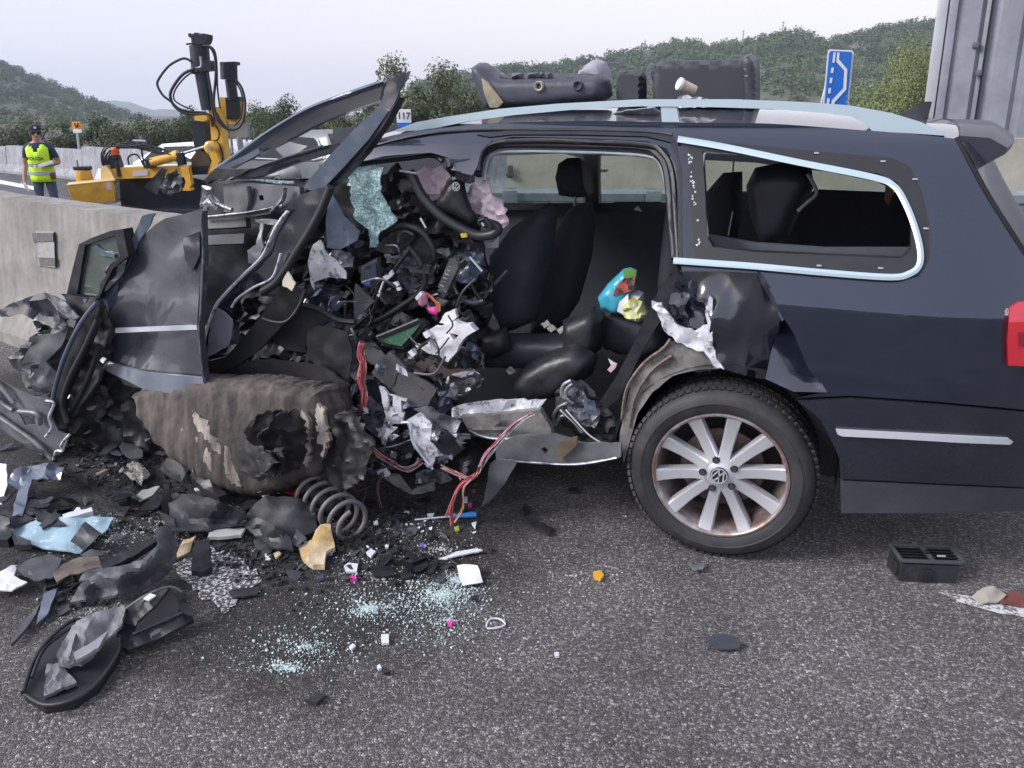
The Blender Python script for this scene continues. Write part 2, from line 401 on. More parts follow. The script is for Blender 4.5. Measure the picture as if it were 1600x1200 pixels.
white_f = mat('far white road paint', (.72, .73, .74), .7, 0, .1, 5)
soil = mat('dry soil and scrub ground', (.10, .095, .055), .95, 0, .3, .2, col2=(.05, .065, .03), c2s=.25)

def flat(name, poly, z, m, kind='structure'):
    o = obj(name, [(x, y, z) for x, y in poly], [tuple(range(len(poly)))], m, smooth=0); tag(o, kind=kind); return o
B0 = Vector((-3.49, 5.38, 0)); BE = Vector((.821, -.571, 0)); BN = Vector((-.571, -.821, 0))
BEND = B0 + BE * 2.55; BFAR = B0 - BE * 40
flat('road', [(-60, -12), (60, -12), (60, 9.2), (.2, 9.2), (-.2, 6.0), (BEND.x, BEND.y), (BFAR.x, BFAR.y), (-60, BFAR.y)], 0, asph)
MB().prism([(BEND.x, BEND.y), (BFAR.x, BFAR.y), (BFAR.x + .1, BFAR.y + .2), (BEND.x + .1, BEND.y + .2)], -.9, -.004).build('kerb', conc, None, 0)['kind'] = 'structure'
flat('far_road', [(-90, -6), (90, -6), (90, 60), (-90, 60)], -.65, asph2)
# sloping land out to the skyline
def land():
    V = []; F = []; nx, ny = 60, 50
    ys = [18 * (1.095 ** j) for j in range(ny)]
    for j, y in enumerate(ys):
        for i in range(nx + 1):
            x = (i / nx - .5) * 2 * (y * 1.7 + 60)
            V.append((x, y, -1.1 - .012 * (y - 18) + .6 * noise.noise(Vector((x * .02, y * .02, 0))) * min(1, (y - 18) / 40)))
    for j in range(ny - 1):
        for i in range(nx): a = j * (nx + 1) + i; F.append((a, a + 1, a + nx + 2, a + nx + 1))
    V2 = len(V); V += [(-400, -300, -2), (400, -300, -2), (400, 18.2, -1.12), (-400, 18.2, -1.12)]; F.append((V2, V2 + 1, V2 + 2, V2 + 3))
    tag(obj('ground', V, F, soil), kind='structure')
land()
# worn white marking under the debris and at the right edge
def marking(px, z=.004):
    p = [gp(u, v, z) for u, v in px]; o = obj('road_marking', p, [tuple(range(len(p)))], white_p, smooth=0); tag(o, kind='structure')
white_frag = mat('flaking white line', (.6, .61, .62), .7, 0, .1, 30, col2=(.055, .052, .055), c2s=85, c2t=.46, c2w=.03, bump=.4, bs=150)
rj = random.Random(2); mk = [tuple(gp(p_[0], p_[1], .004)) for p_ in densify([(268, 878), (300, 870), (322, 850), (345, 862), (372, 868), (410, 905), (378, 925), (352, 958), (322, 938), (300, 915)], 6, 5, rj)]
o = obj('road_marking', mk, [tuple(range(len(mk)))], white_frag, smooth=0); tag(o, kind='structure')
o = obj('road_marking', [gp(u, v, .004) for u, v in [(1466, 925), (1500, 929), (1640, 950), (1640, 970), (1560, 958), (1500, 941)]], [(0, 1, 2, 3, 4, 5)], white_p, smooth=0); tag(o, kind='structure')
o = obj('road_marking', [gp(u, v, -.646) for u, v in [(-40, 272), (0, 281), (58, 292), (60, 298), (0, 287), (-40, 279)]], [(0, 1, 2, 3, 4, 5)], white_f, smooth=0); tag(o, kind='structure')

# ---------------------------------------------------------------- near median barrier
NJ = [(-.30, 0), (.30, 0), (.30, .08), (.17, .30), (.10, .93), (-.10, .93), (-.17, .30), (-.30, .08)]
def nj_segment(name, A, B, parent, m, z0=0, h=.93, wid=1, chips=0, sd=0, n=14):
    d = (B - A); L = d.length; e = d.normalized(); nrm = Vector((-e.y, e.x, 0)); V = []; F = []
    prof = densify([(a * wid, b * h / .93) for a, b in NJ], .12, 0, rnd); k = len(prof)
    for i in range(n + 1):
        for (a, b) in prof:
            p = A + e * (L * i / n) + nrm * a; q = Vector((p.x, p.y, z0 + b))
            if chips: q += Vector((noise.noise(q * 7 + Vector((sd, 0, 0))), noise.noise(q * 7 + Vector((0, sd, 9))), noise.noise(q * 7 + Vector((0, 4, sd))))) * chips
            V.append(q)
    for i in range(n):
        for j in range(k): a = i * k + j; b = i * k + (j + 1) % k; F.append((a, b, b + k, a + k))
    F.append(tuple(range(k))[::-1]); F.append(tuple(n * k + j for j in range(k)))
    return obj(name, V, F, m, parent, 25)
nb = thing('concrete_barrier', 'grey concrete median barrier in front of the man in the yellow vest', 'barrier')
def bp(s): return B0 + BE * s
nj_segment('segment', bp(-.62), bp(2.5), nb, conc, chips=.006, n=30)
for k in range(5): nj_segment('segment', bp(-.64 - 6.0 * (k + 1)), bp(-.64 - 6.0 * k - .02), nb, conc, chips=.004, n=10)
def face_pt(u, v, off=.0):       # a point on the barrier's near face
    n = (BN + Vector((0, 0, .12))).normalized(); p0 = B0 + BN * (.145 + off) + Vector((0, 0, .6)); d = ray(u, v)
    return CAM + d * ((p0 - CAM).dot(n) / d.dot(n))
def face_plate(name, px, m, th=.006):
    f = [face_pt(u, v, th) for u, v in px]; b = [face_pt(u, v, -.01) for u, v in px]; n = len(px)
    return obj(name, f + b, [tuple(range(n)), tuple(range(n, 2 * n))[::-1]] + [(i, n + i, n + (i + 1) % n, (i + 1) % n) for i in range(n)], m, nb, 0)
face_plate('patch_plate', [(56, 360), (84, 362), (86, 418), (60, 415)], mat('grey mortar patch', (.31, .305, .30), .8, 0, .2, 30, bump=.3))
face_plate('bracket', [(50, 364), (83, 364), (83, 377), (52, 378)], mat('rusted dark bracket', (.12, .115, .115), .7, .2, .5, 60), .012)
face_plate('bracket', [(60, 402), (86, 403), (86, 415), (62, 414)], MATS['rusted dark bracket'], .012)
conc_b = concrete_mat('scraped broken concrete', (.098, .083, .072), (.03, .024, .021))
blk = sheet('broken_barrier_end', [(228, 612), (262, 590), (340, 585), (430, 585), (530, 600), (545, 680), (520, 740), (470, 760), (430, 774), (400, 772), (382, 764), (345, 752), (318, 728), (290, 715), (266, 690), (243, 655)], conc_b, None, y=1.0, az=-.22, amp=.020, fr=(9, 5, 1.6), puff=.26, PR=22, step=5, jag=3, smooth=40)
tag(blk, 'splintered brown concrete barrier end jammed under the crushed car front', 'barrier block')
conc_s = concrete_mat('pale scraped concrete', (.44, .39, .33), (.13, .105, .085))
for m_ in (conc_b, conc_s):
    for n_ in m_.node_tree.nodes:
        if n_.type == 'BUMP': n_.inputs['Strength'].default_value = .5; n_.inputs['Distance'].default_value = .012
        if n_.type == 'MAPPING' and n_.inputs['Scale'].default_value[0] == 14: n_.inputs['Scale'].default_value = (34, 34, 1.6)
        if n_.type == 'MAP_RANGE' and abs(n_.inputs[3].default_value - .78) < .001: n_.inputs[3].default_value = .55; n_.inputs[4].default_value = 1.35
for px in ([(286, 668), (304, 678), (326, 700), (344, 720), (352, 748), (340, 745), (318, 722), (296, 702)], [(300, 640), (322, 655), (338, 690), (360, 700), (372, 740), (378, 762), (362, 756), (348, 718), (326, 690), (306, 664)], [(336, 700), (346, 690), (356, 720), (362, 752), (350, 748)], [(362, 700), (374, 690), (380, 730), (392, 765), (380, 764), (370, 735)], [(372, 672), (388, 700), (402, 740), (410, 768), (396, 766), (384, 730)], [(470, 640), (482, 655), (486, 700), (478, 730), (472, 690)], [(495, 630), (508, 640), (512, 690), (504, 715), (498, 680)]):
    sheet('scraped_patch', px, conc_s, blk, y=1.138, az=-.22, amp=.012, fr=(16, 5, 3), step=4, jag=4, dense=4, th=.02)

# ---------------------------------------------------------------- far median wall and guardrail seen through the car
fw = thing('median_wall', 'tan concrete wall seen through the far car windows', 'wall')
for k in range(6): nj_segment('segment', Vector((-.05 + 2.42 * k, 8.75 - .14 * k, 0)), Vector((-.05 + 2.42 * k + 2.4, 8.75 - .14 * (k + 1), 0)), fw, conc3, h=1.17, wid=.9, chips=.004, n=6)
for u, v in ((797, 268), (944, 262)):
    p = dp(u, v, 8.6); MB().box(p, (.06, .03, .13), bev=.01).box(p + Vector((0, -.02, -.03)), (.09, .02, .03)).build('bracket', MATS['rusted dark bracket'], fw)
gr = thing('guardrail', 'galvanised guardrail before the tan wall seen through car windows', 'guardrail')
wp = [(0, -.155), (.055, -.12), (.055, -.05), (0, -.02), (0, .02), (.055, .05), (.055, .12), (0, .155)]
V = []; F = []; gx0, gx1 = -.3, 9.0
for x in (gx0, gx1):
    for a, b in wp: V.append((x, 7.45 - .04 * (x - gx0) - a, .60 + b))
    for a, b in reversed(wp): V.append((x, 7.454 - .04 * (x - gx0) - a, .60 + b))
n = len(wp) * 2
for j in range(n): F.append((j, (j + 1) % n, n + (j + 1) % n, n + j))
obj('rail_beam', V, F, galv, gr, 0)
for k in range(7):
    x = -.02 + 1.33 * k; MB().box((x, 7.52 - .04 * (x - gx0), .36), (.09, .06, .8)).box((x, 7.36 - .04 * (x - gx0), .60), (.14, .025, .30), bev=.006).build('post', galv, gr)

# ---------------------------------------------------------------- barrier beyond the far carriageway
fb = thing('far_concrete_barrier', 'long pale concrete barrier behind the man in the yellow vest', 'barrier')
def fbp(u, y): return Vector(((u - 800) / FPX * y / 1.064, y, -.65))
PA = [fbp(-260, 31), fbp(0, 26.5), fbp(120, 24.0), fbp(240, 22), fbp(420, 20.5), fbp(620, 20.0), fbp(900, 20.4), fbp(1250, 22), fbp(1700, 24)]
hts = [.82, .86, .95, 1.02, 1.06, 1.06, 1.0, .95, .95]
for i in range(len(PA) - 1):
    n = 3
    for k in range(n):
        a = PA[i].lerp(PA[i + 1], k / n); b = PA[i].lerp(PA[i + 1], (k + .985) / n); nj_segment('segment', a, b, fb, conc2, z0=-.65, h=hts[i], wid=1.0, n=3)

# ---------------------------------------------------------------- vegetation
def leaf_mesh(name, blobs, n, size, m, rg, squash=.8):
    """leaf-sized faces spread through the volume of several clumps, denser towards their skins"""
    Q = np.zeros((n * 4, 3)); wsum = sum(b[3] ** 2 for b in blobs)
    i = 0
    for (bx, by, bz, br) in blobs:
        k = int(n * br * br / wsum)
        for _ in range(k):
            if i >= n: break
            d = Vector((rg.gauss(0, 1), rg.gauss(0, 1), rg.gauss(0, 1))).normalized(); r = br * (rg.random() ** .38) * (1 + .35 * noise.noise(d * 2.3 + Vector((bx, by, bz))))
            c = Vector((bx, by, bz)) + Vector((d.x * r, d.y * r, d.z * r * squash))
            nn = (d + Vector((rg.gauss(0, .6), rg.gauss(0, .6), rg.gauss(.3, .6)))).normalized(); a = nn.orthogonal().normalized(); a = (Matrix.Rotation(rg.random() * 6.28, 3, nn) @ a); b = nn.cross(a)
            s = size * rg.uniform(.6, 1.4); q = (a * s, b * s * .55)
            for j, (p, o_) in enumerate(((1, .1), (.1, 1), (-1, -.1), (-.1, -1))): Q[i * 4 + j] = c + q[0] * p + q[1] * o_
            i += 1
    me = bpy.data.meshes.new(name); nf = i; me.vertices.add(nf * 4); me.vertices.foreach_set('co', Q[:nf * 4].ravel())
    me.loops.add(nf * 4); me.loops.foreach_set('vertex_index', np.arange(nf * 4)); me.polygons.add(nf); me.polygons.foreach_set('loop_start', np.arange(0, nf * 4, 4)); me.polygons.foreach_set('loop_total', np.full(nf, 4))
    me.update(calc_edges=True); me.materials.append(m); return me
def leaf_mat(name, col, col2, vs=1.6):
    m = mat(name, col, .7, 0, .35, vs * 4, col2=col2, c2s=vs, c2t=.5, c2w=.18, spec=.25)
    return m
lf_dark = leaf_mat('dark evergreen leaves', (.055, .085, .040), (.095, .12, .06))
lf_mid = leaf_mat('mid green leaves', (.075, .11, .05), (.14, .16, .08))
lf_pale = leaf_mat('pale yellow green leaves', (.24, .28, .13), (.15, .19, .08), .9)
lf_tall = leaf_mat('soft olive leaves', (.11, .14, .075), (.16, .18, .10))
bark = mat('bark', (.09, .075, .06), .9, 0, .3, 8, bump=.4)
def tree_proto(w, h, n, size, m, sd, kind):
    rg = random.Random(sd); bl = []
    if kind == 'round':
        for _ in range(13): a = rg.random() * 6.28; q = rg.random() ** .6; bl.append((math.cos(a) * w * .36 * q, math.sin(a) * w * .36 * q, h * rg.uniform(.30, .86), w * rg.uniform(.13, .25)))
    else:  # tall, loose
        for _ in range(16): t = rg.uniform(.22, .95); a = rg.random() * 6.28; q = rg.random() ** .5 * (1.05 - t * .75); bl.append((math.cos(a) * w * .42 * q, math.sin(a) * w * .42 * q, h * t, w * rg.uniform(.09, .2)))
    cm = leaf_mesh('crown', bl, n, size, m, rg, .9)
    t = MB(); t.tube([(0, 0, -.6), (.03 * w, 0, h * .25), (-.02 * w, .02, h * .55), (.02, 0, h * .85)], [w * .05, w * .012], 7, sub=4)
    for b in bl[:7]: t.tube([(0, 0, h * .2), (b[0] * .5, b[1] * .5, h * .2 + (b[2] - h * .2) * .6), (b[0], b[1], b[2])], [w * .018, w * .005], 5, sub=3)
    to = t.build('trunk', bark); tm = to.data; bpy.data.objects.remove(to)
    return cm, tm
def tree(name, label, loc, protos, sc, rz, group=None, cat='tree'):
    t = thing(name, label, cat, loc, rz, group); t.scale = sc
    for nm, me in (('crown', protos[0]), ('trunk', protos[1])):
        o = bpy.data.objects.new(nm, me); COL.objects.link(o); o.parent = t
    return t
PR_D = [tree_proto(2.4, 3, 6500, .045, lf_dark, 3, 'round'), tree_proto(2.4, 3, 6500, .045, lf_mid, 5, 'round'), tree_proto(2.4, 3, 9000, .036, lf_tall, 8, 'tall'), tree_proto(2.2, 3, 4200, .055, lf_dark, 9, 'tall')]
# (u, v of the top, width in pixels, distance, kind, where)
TR = [(-20, 196, 90, 36, 0, 'at the far left below the hill'), (40, 184, 80, 38, 1, 'directly above the capped head of the man in the vest'), (95, 186, 70, 34, 3, 'just left of the orange V sign'), (150, 180, 80, 36, 0, 'just right of the orange V sign'),
      (205, 184, 75, 33, 1, 'above the yellow box of the pile driver'), (255, 186, 70, 35, 3, 'above the orange beacon of the pile driver'), (292, 170, 70, 34, 0, 'just left of the pile driver mast'), (345, 172, 64, 36, 1, 'behind the pile driver mast'),
      (398, 166, 66, 34, 1, 'just right of the pile driver'), (440, 152, 76, 38, 0, 'above the grey parked car'), (490, 162, 70, 35, 3, 'above the rear of the grey parked car'), (535, 168, 60, 34, 1, 'left of the raised car pillar'),
      (572, 150, 62, 33, 2, 'behind the tip of the raised car pillar'), (622, 104, 110, 30, 2, 'tallest, right behind the 117 sign'), (684, 112, 120, 30, 2, 'between the 117 sign and the seat on the roof'), (726, 134, 90, 33, 1, 'left of the seat on the roof'), (655, 132, 100, 31, 1, 'filling the gap behind the 117 sign'), (598, 138, 80, 32, 1, 'just left of the 117 sign'), (710, 132, 90, 32, 1, 'touching the left end of the roof seat'), (765, 140, 80, 33, 1, 'half hidden behind the roof seat')]
for i, (u, v, wpx, y, k, where) in enumerate(TR):
    top = dp(u, v, y); w = wpx / FPX * y / 1.0; base = -1.6 - .012 * (y - 18); h = top.z - base
    tree('roadside_tree', ['dark bushy roadside tree ', 'mid green bushy roadside tree ', 'loose thin topped roadside tree ', 'dark upright roadside tree '][k] + where, (top.x, y, base), PR_D[k], (w / 2.0, w / 2.0, h / 2.85), rnd.random() * 6.28, 'trees behind the far barrier')
rg = random.Random(21)
rt = (leaf_mesh('crown', [(rg.uniform(-1.1, 1.1), rg.uniform(-.9, .9), rg.uniform(.6, 3.3) , rg.uniform(.45, .85)) for _ in range(22)] + [(.1, 0, 3.75, .5), (-.4, 0, 3.55, .45), (.7, 0, 3.5, .5)], 46000, .024, lf_pale, rg, 1.0), PR_D[0][1])
p = dp(1424, 52, 16)
tree('willow_tree', 'pale yellow green tree between the blue sign and grey truck', (p.x, 16, -1.4), rt, (.62, .62, (p.z + 1.4) / 4.15), .4)

def hill(name, prof, D, D0, zb, m, n=90, rows=26, bump=3.0, pw=1.1):
    us = np.linspace(prof[0][0], prof[-1][0], n); vs = np.interp(us, [p[0] for p in prof], [p[1] for p in prof]); V = []; F = []; P = []
    for j in range(rows + 6):
        for u, v in zip(us, vs):
            a = (u - 800) / FPX / 1.064; t = min(j / rows, 1) if j <= rows else 1 - (j - rows) * .09; d = D0 + (D - D0) * j / rows
            zt = CAM.z + D * (ray(u, v).z / ray(u, v).y)
            x = a * d; z = zb + (zt - zb) * max(t, 0) ** pw
            z += bump * (noise.noise(Vector((x * .02, d * .02, 1))) + .5 * noise.noise(Vector((x * .05, d * .05, 4)))) * min(1, t * 4) * (.25 if j >= rows - 1 else 1)
            V.append((x, d, z))
    for j in range(rows + 5):
        for i in range(n - 1): a = j * n + i; F.append((a, a + 1, a + n + 1, a + n))
    o = obj(name, V, F, m, None, 0); tag(o, kind='structure'); o.data.polygons.foreach_set('use_smooth', [True] * len(o.data.polygons)); return V, n, rows
def scrub(name, V, n, rows, count, size, m, sd, mn=.1):
    rg = random.Random(sd); B = []
    for _ in range(count):
        j = rg.uniform(rows * mn, rows + .4); i = rg.uniform(0, n - 1.01); j0 = int(j); i0 = int(i); a = Vector(V[j0 * n + i0]); b = Vector(V[(j0 + 1) * n + i0 + 1]); p = a.lerp(b, rg.random()); s = size * rg.uniform(.5, 1.3) * (.6 + .4 * j / rows)
        B.append((p.x, p.y, p.z + s * .25, s * (.45 + .55 * p.y / V[rows * n][1])))
    me = leaf_mesh(name, B, count * 46, size * .17, m, rg, .75); o = bpy.data.objects.new(name, me); COL.objects.link(o); tag(o, kind='stuff'); return o
hill_m = mat('rocky scrub hillside', (.075, .082, .05), .95, 0, .25, .06, col2=(.16, .15, .125), c2s=.035, c2t=.6, c2w=.06)
scrub_m = mat('hillside scrub leaves', (.055, .092, .038), .9, 0, .4, .06, col2=(.105, .135, .06), c2s=.06, spec=.1)
blue_m = mat('far mountain', (.10, .11, .10), 1, 0, .2, .005)
RP = [(640, 140), (700, 122), (760, 119), (850, 108), (920, 98), (960, 90), (1010, 79), (1060, 69), (1085, 67), (1105, 72), (1130, 71), (1160, 66), (1190, 56), (1220, 51), (1245, 56), (1275, 66), (1300, 61), (1340, 51), (1380, 43), (1420, 37), (1480, 33), (1560, 30), (1700, 20), (1900, 60)]
hv = hill('hill', RP, 330, 150, -9, hill_m, n=130, rows=30, bump=4); scrub('hillside_scrub', *hv, 4200, 2.7, scrub_m, 4)
LP = [(-500, 30), (-200, 62), (-60, 84), (0, 97), (30, 106), (80, 130), (120, 147), (155, 162), (190, 179), (240, 198), (320, 215)]
hv2 = hill('hill', LP, 380, 150, -9, hill_m, n=70, rows=26, bump=3); scrub('hillside_scrub', *hv2, 2400, 2.6, scrub_m, 9)
FP = [(90, 172), (150, 159), (180, 156), (200, 159), (222, 166), (238, 172), (255, 170), (275, 173), (300, 178), (360, 186), (430, 184), (520, 190), (640, 186), (800, 200)]
hill('mountain', FP, 1400, 1000, -34, blue_m, n=120, rows=10, bump=10)
for u, v0, v1 in ((1007, 82, 62), (1160, 66, 47), (1222, 52, 33), (1150, 67, 58)):
    a = dp(u, v0 + 2, 330); b = dp(u, v1, 330); w = thing('radio_mast', {1007: 'thin radio mast on the low left shoulder of the hill', 1160: 'thin tall radio mast between the two hilltops', 1222: 'radio mast on the rocky hilltop', 1150: 'shortest radio mast between the hilltops'}[u], 'mast', (a.x, 330, a.z - 1.5), 0, 'masts along the hill ridge')
    h = b.z - a.z + 1.5; MB().tube([(0, 0, 0), (0, 0, h)], [.34, .18], 6).build('pole', galv, w)
    MB().box((.0, 0, h * .92), (1.3 if u == 1222 else .9, .2, .25)).box((0, 0, h * .75), (.9, .2, .2)).build('antenna', galv, w)

# ---------------------------------------------------------------- the hazy evening air
hz = MB().box((0, 640, 11), (5600, 1940, 98)).build('haze', bpy.data.materials.new('haze air'), None, 0); tag(hz, kind='stuff')
hm_ = hz.data.materials[0]; hm_.use_nodes = True; hn = hm_.node_tree.nodes; hn.remove(hn['Principled BSDF'])
pv_ = hn.new('ShaderNodeVolumePrincipled'); pv_.inputs['Color'].default_value = (.74, .84, 1, 1); pv_.inputs['Density'].default_value = .00048; pv_.inputs['Anisotropy'].default_value = .1
hm_.node_tree.links.new(pv_.outputs[0], hn['Material Output'].inputs['Volume'])
# ================================================================ THE WRECKED ESTATE CAR
CAR = thing('wrecked_car', 'crushed black estate car with its front torn open against the barrier', 'car'); CAR.matrix_world = CM
ZK = [(.0, .80), (.15, .84), (.24, .872), (.36, .895), (.55, .908), (.70, .903), (.775, .901), (.86, .868), (.95, .835), (1.05, .79), (1.2, .722), (1.33, .662), (1.40, .618), (1.44, .575), (1.55, .42)]
_zx = [k[0] for k in ZK]; _zy = [k[1] for k in ZK]
def Yb(x, z):
    wd = min(.05, abs(z - .775) * .75 + .002); y = sum(float(np.interp(z + wd * k, _zx, _zy)) for k in (-1, -.5, 0, .5, 1)) / 5
    if x < -.45: y -= .62 * (-.45 - x) ** 2
    return y
def Ybm(x, z, cr=cy(1400, 487, .89).z):   # shoulder crease where the photo has it
    s = .775 + (z - cr) * 1.0 if z < cr else .775 + (z - cr) * (1.44 - .775) / (1.44 - cr)
    return Yb(x, max(s, 0))
def on_body(u, v, off=0):
    p = cy(u, v, .8)
    for _ in range(14): p = cy(u, v, Ybm(p.x, p.z) + off)
    return p
def panel(name, px, m, holes=(), off=0, th=.012, step=16, parent=CAR, **k): return sheet(name, px, m, parent, surf=Ybm, off=off, holes=holes, th=th, step=step, **k)
ROOFE = [(520, 242), (560, 226), (640, 206), (735, 195), (850, 190), (950, 189), (1040, 191), (1120, 192), (1200, 193), (1290, 199), (1380, 206), (1450, 212), (1496, 217)]
# body side: cant rail, quarter panel and pillars in one pressing
side = ROOFE + [(1512, 246), (1545, 306), (1600, 392), (1650, 470), (1660, 640), (1600, 640), (1470, 628), (1330, 618), (1243, 622), (1292, 612), (1262, 575), (1240, 520), (1221, 492), (1208, 462), (1186, 427), (1120, 424), (1066, 424), (1062, 405), (1060, 330), (1056, 262), (1042, 232), (1010, 220), (900, 215), (800, 214), (768, 220), (752, 236), (745, 262), (738, 274), (722, 270), (704, 256), (700, 246), (672, 238), (600, 244), (540, 258), (522, 262)]
QW = [(1092, 231), (1150, 236), (1270, 252), (1375, 267), (1405, 281), (1421, 312), (1428, 360), (1428, 395), (1412, 409), (1340, 406), (1180, 399), (1112, 391), (1101, 372), (1096, 290)]
zc_ = cy(1400, 487, .89).z; cre = []
for k in range(150):
    x_ = .5 - k * .011
    for dz in (-.004, .0005, .006): cre.append(cpx((x_, Ybm(x_, zc_ + dz), zc_ + dz)))
panel('body_side', side, paint, [QW], step=8, th=.018, cn=True, extra=cre)
ringo = [(1074, 221), (1150, 224), (1230, 232), (1330, 241), (1396, 247), (1422, 260), (1441, 300), (1452, 350), (1452, 405), (1437, 431), (1400, 439), (1300, 432), (1180, 420), (1086, 411)]
QWi = [(1097, 236), (1150, 241), (1270, 256), (1372, 271), (1402, 285), (1417, 315), (1424, 360), (1423, 391), (1409, 404), (1340, 401), (1180, 394), (1114, 386), (1105, 370), (1101, 290)]
panel('window_seal', ringo, seal, [QWi], off=.004, th=.04, step=12)
# satin strip round the quarter window
stripc = [(1059, 217), (1130, 229), (1250, 254), (1365, 277), (1396, 290), (1412, 312), (1428, 350), (1438, 390), (1436, 415), (1420, 428), (1390, 433), (1290, 426), (1180, 416), (1110, 411), (1052, 407)]
def strip(name, c, w, m, off=.012, th=.012, parent=CAR):
    P = smooth_path([Vector((a, b, 0)) for a, b in c], 4); up = []; dn = []
    for i, p in enumerate(P):
        t = (P[min(i + 1, len(P) - 1)] - P[max(i - 1, 0)]).normalized(); nn = Vector((-t.y, t.x, 0)); up.append(p + nn * w); dn.append(p - nn * w)
    V = []; F = []
    for a, b in zip(up, dn):
        V += [on_body(a.x, a.y, off), on_body(a.x * .5 + b.x * .5, a.y * .5 + b.y * .5, off + .004), on_body(b.x, b.y, off), on_body(b.x, b.y, off - th), on_body(a.x, a.y, off - th)]
    n = len(P)
    for i in range(n - 1):
        for j in range(5): a = i * 5 + j; b = i * 5 + (j + 1) % 5; F.append((a, b, b + 5, a + 5))
    F.append((0, 1, 2, 3, 4)); F.append(tuple((n - 1) * 5 + j for j in (4, 3, 2, 1, 0)))
    return obj(name, V, F, m, parent, 40)
strip('window_trim_strip', stripc, 5.0, trimm, .014)
def bodytube(name, pts, r, m, off=0, n=6, sub=4): return MB().tube([on_body(u, v, off) for u, v in pts], r, n, sub=sub).build(name, m, CAR, 60)
bodytube('sealant_lip', [(1168, 240), (1120, 238), (1103, 238), (1098, 252), (1098, 300), (1103, 350), (1106, 380), (1116, 390)], .0055, mat('pale sealant', (.60, .62, .66), .6, 0, .3, 40), -.012)
for (u, v) in ((1276, 239), (1380, 252), (1430, 280), (1447, 357), (1280, 415), (1376, 419)):
    MB().box(on_body(u, v, .007), (.015, .005, .005), (0, 0, 0), .002).build('clip', mat('pale clip', (.40, .42, .46), .5), CAR)
q = MB()
rg = random.Random(4)
for k in range(34):
    t = rg.random(); p = on_body(1078 + 14 * t + rg.uniform(-3, 3), 240 + 150 * t, .004); q.box(p, (rg.uniform(.002, .006), .002, rg.uniform(.002, .009)), (0, rg.uniform(-.4, .4), 0))
q.build('sealant_crumbs', foam, CAR)['kind'] = 'stuff'
panel('pillar_strip', [(1064, 224), (1078, 226), (1086, 300), (1096, 392), (1110, 404), (1072, 404), (1068, 330)], mat('black pillar film', (.03, .033, .045), .35, 0, .2, 20), off=.003, th=.006, step=10)
glass_m = mat('tinted window glass', (.55, .62, .58), .02, 0, 0, 3, trans=1.0, ior=1.02, spec=.5)

# door openings: seal tubes, pale lip, channel
o1 = [(748, 275), (752, 246), (770, 231), (800, 226), (900, 227), (1000, 231), (1026, 241), (1041, 266), (1048, 330), (1054, 404)]
bodytube('door_seal', o1, .013, seal, -.035)
bodytube('door_seal', [(748, 268), (752, 240), (772, 224), (820, 220), (905, 221), (1008, 226), (1034, 238), (1050, 268), (1056, 340), (1060, 410)], .010, blackp, -.012)
bodytube('pale_lip', [(757, 282), (762, 252), (776, 240), (805, 237), (870, 237), (960, 240), (1008, 244), (1030, 254), (1040, 286), (1046, 330), (1053, 390)], .0065, mat('pale trim lip', (.30, .32, .36), .5, 0, .2, 20), -.058)
bodytube('door_seal', [(500, 262), (560, 248), (640, 238), (676, 234), (698, 246), (704, 262)], .011, seal, -.02)
bodytube('door_seal', [(498, 272), (560, 257), (640, 247), (676, 243), (692, 252)], .010, blackp, -.045)
bodytube('gutter_line', [(530, 244), (640, 214), (740, 203), (900, 203), (1010, 206), (1050, 211)], .006, blackp, .004)
panel('pillar_film', [(765, 214), (800, 210), (900, 210), (1010, 213), (1048, 222), (1058, 260), (1060, 410), (1066, 410), (1064, 262), (1054, 215), (1030, 206), (900, 201), (790, 204), (745, 210)], blackp, off=.005, th=.006, step=9)

# roof skin
def roof():
    top = smooth_path([cy(u, v, .565) for u, v in ROOFE], 3); V = []; F = []; ny = 14
    for p in top:
        for j in range(ny + 1):
            y = .565 - 1.13 * j / ny; k = 1 - (abs(y) / .565) ** 2.2
            V.append((p.x + .05 * k * (1 if p.x > 1 else -1 if p.x < -.5 else 0), y, p.z + .042 * k))
    for i in range(len(top) - 1):
        for j in range(ny): a = i * (ny + 1) + j; F.append((a, a + 1, a + ny + 2, a + ny + 1))
    n = len(V); V2 = [Vector(v) for v in V]; T = F
    b = [v - Vector((0, 0, .012)) for v in V2]; W_, F_ = solid(V2, b, T); obj('roof', W_, F_, paint, CAR, 50)
    hl = [v - Vector((0, 0, .045)) for v in V2]; W_, F_ = solid(hl, [v - Vector((0, 0, .01)) for v in hl], T); obj('headliner', W_, F_, mat('grey headliner', (.13, .13, .135), .95, 0, .1, 20), CAR, 50)
roof()
def roof_z(x):
    P = [cy(u, v, .565) for u, v in ROOFE]; P.sort(key=lambda p: p.x); return float(np.interp(x, [p.x for p in P], [p.z for p in P]))
# roof rails
railt = [(618, 203), (650, 191), (700, 182), (780, 170), (870, 162), (1000, 155), (1150, 155), (1250, 159), (1330, 165), (1395, 177), (1440, 191), (1477, 209)]
railb = [(1477, 212), (1420, 208), (1362, 204), (1352, 193), (1330, 182), (1280, 176), (1200, 170), (1100, 167), (1000, 166), (900, 171), (800, 180), (730, 190), (690, 198), (660, 203), (620, 206)]
def rail(name, y0, mirror=False):
    P = railt + railb; r2 = random.Random(3)
    v2, T = mesh2d(densify(P, 20, 0, r2), [], 9, r2)
    f = [cy(u, v, y0) for u, v in v2]
    a, b, c = (f[i] for i in T[0]);
    if (b - a).cross(c - a).y < 0: T = [tuple(reversed(t)) for t in T]
    V, F = solid(f, [p - Vector((0, .036, 0)) for p in f], T)
    if mirror: V = [Vector((p.x, -p.y, p.z)) for p in V]; F = [tuple(reversed(q)) for q in F]
    return obj(name, V, F, trimm, CAR, 40)
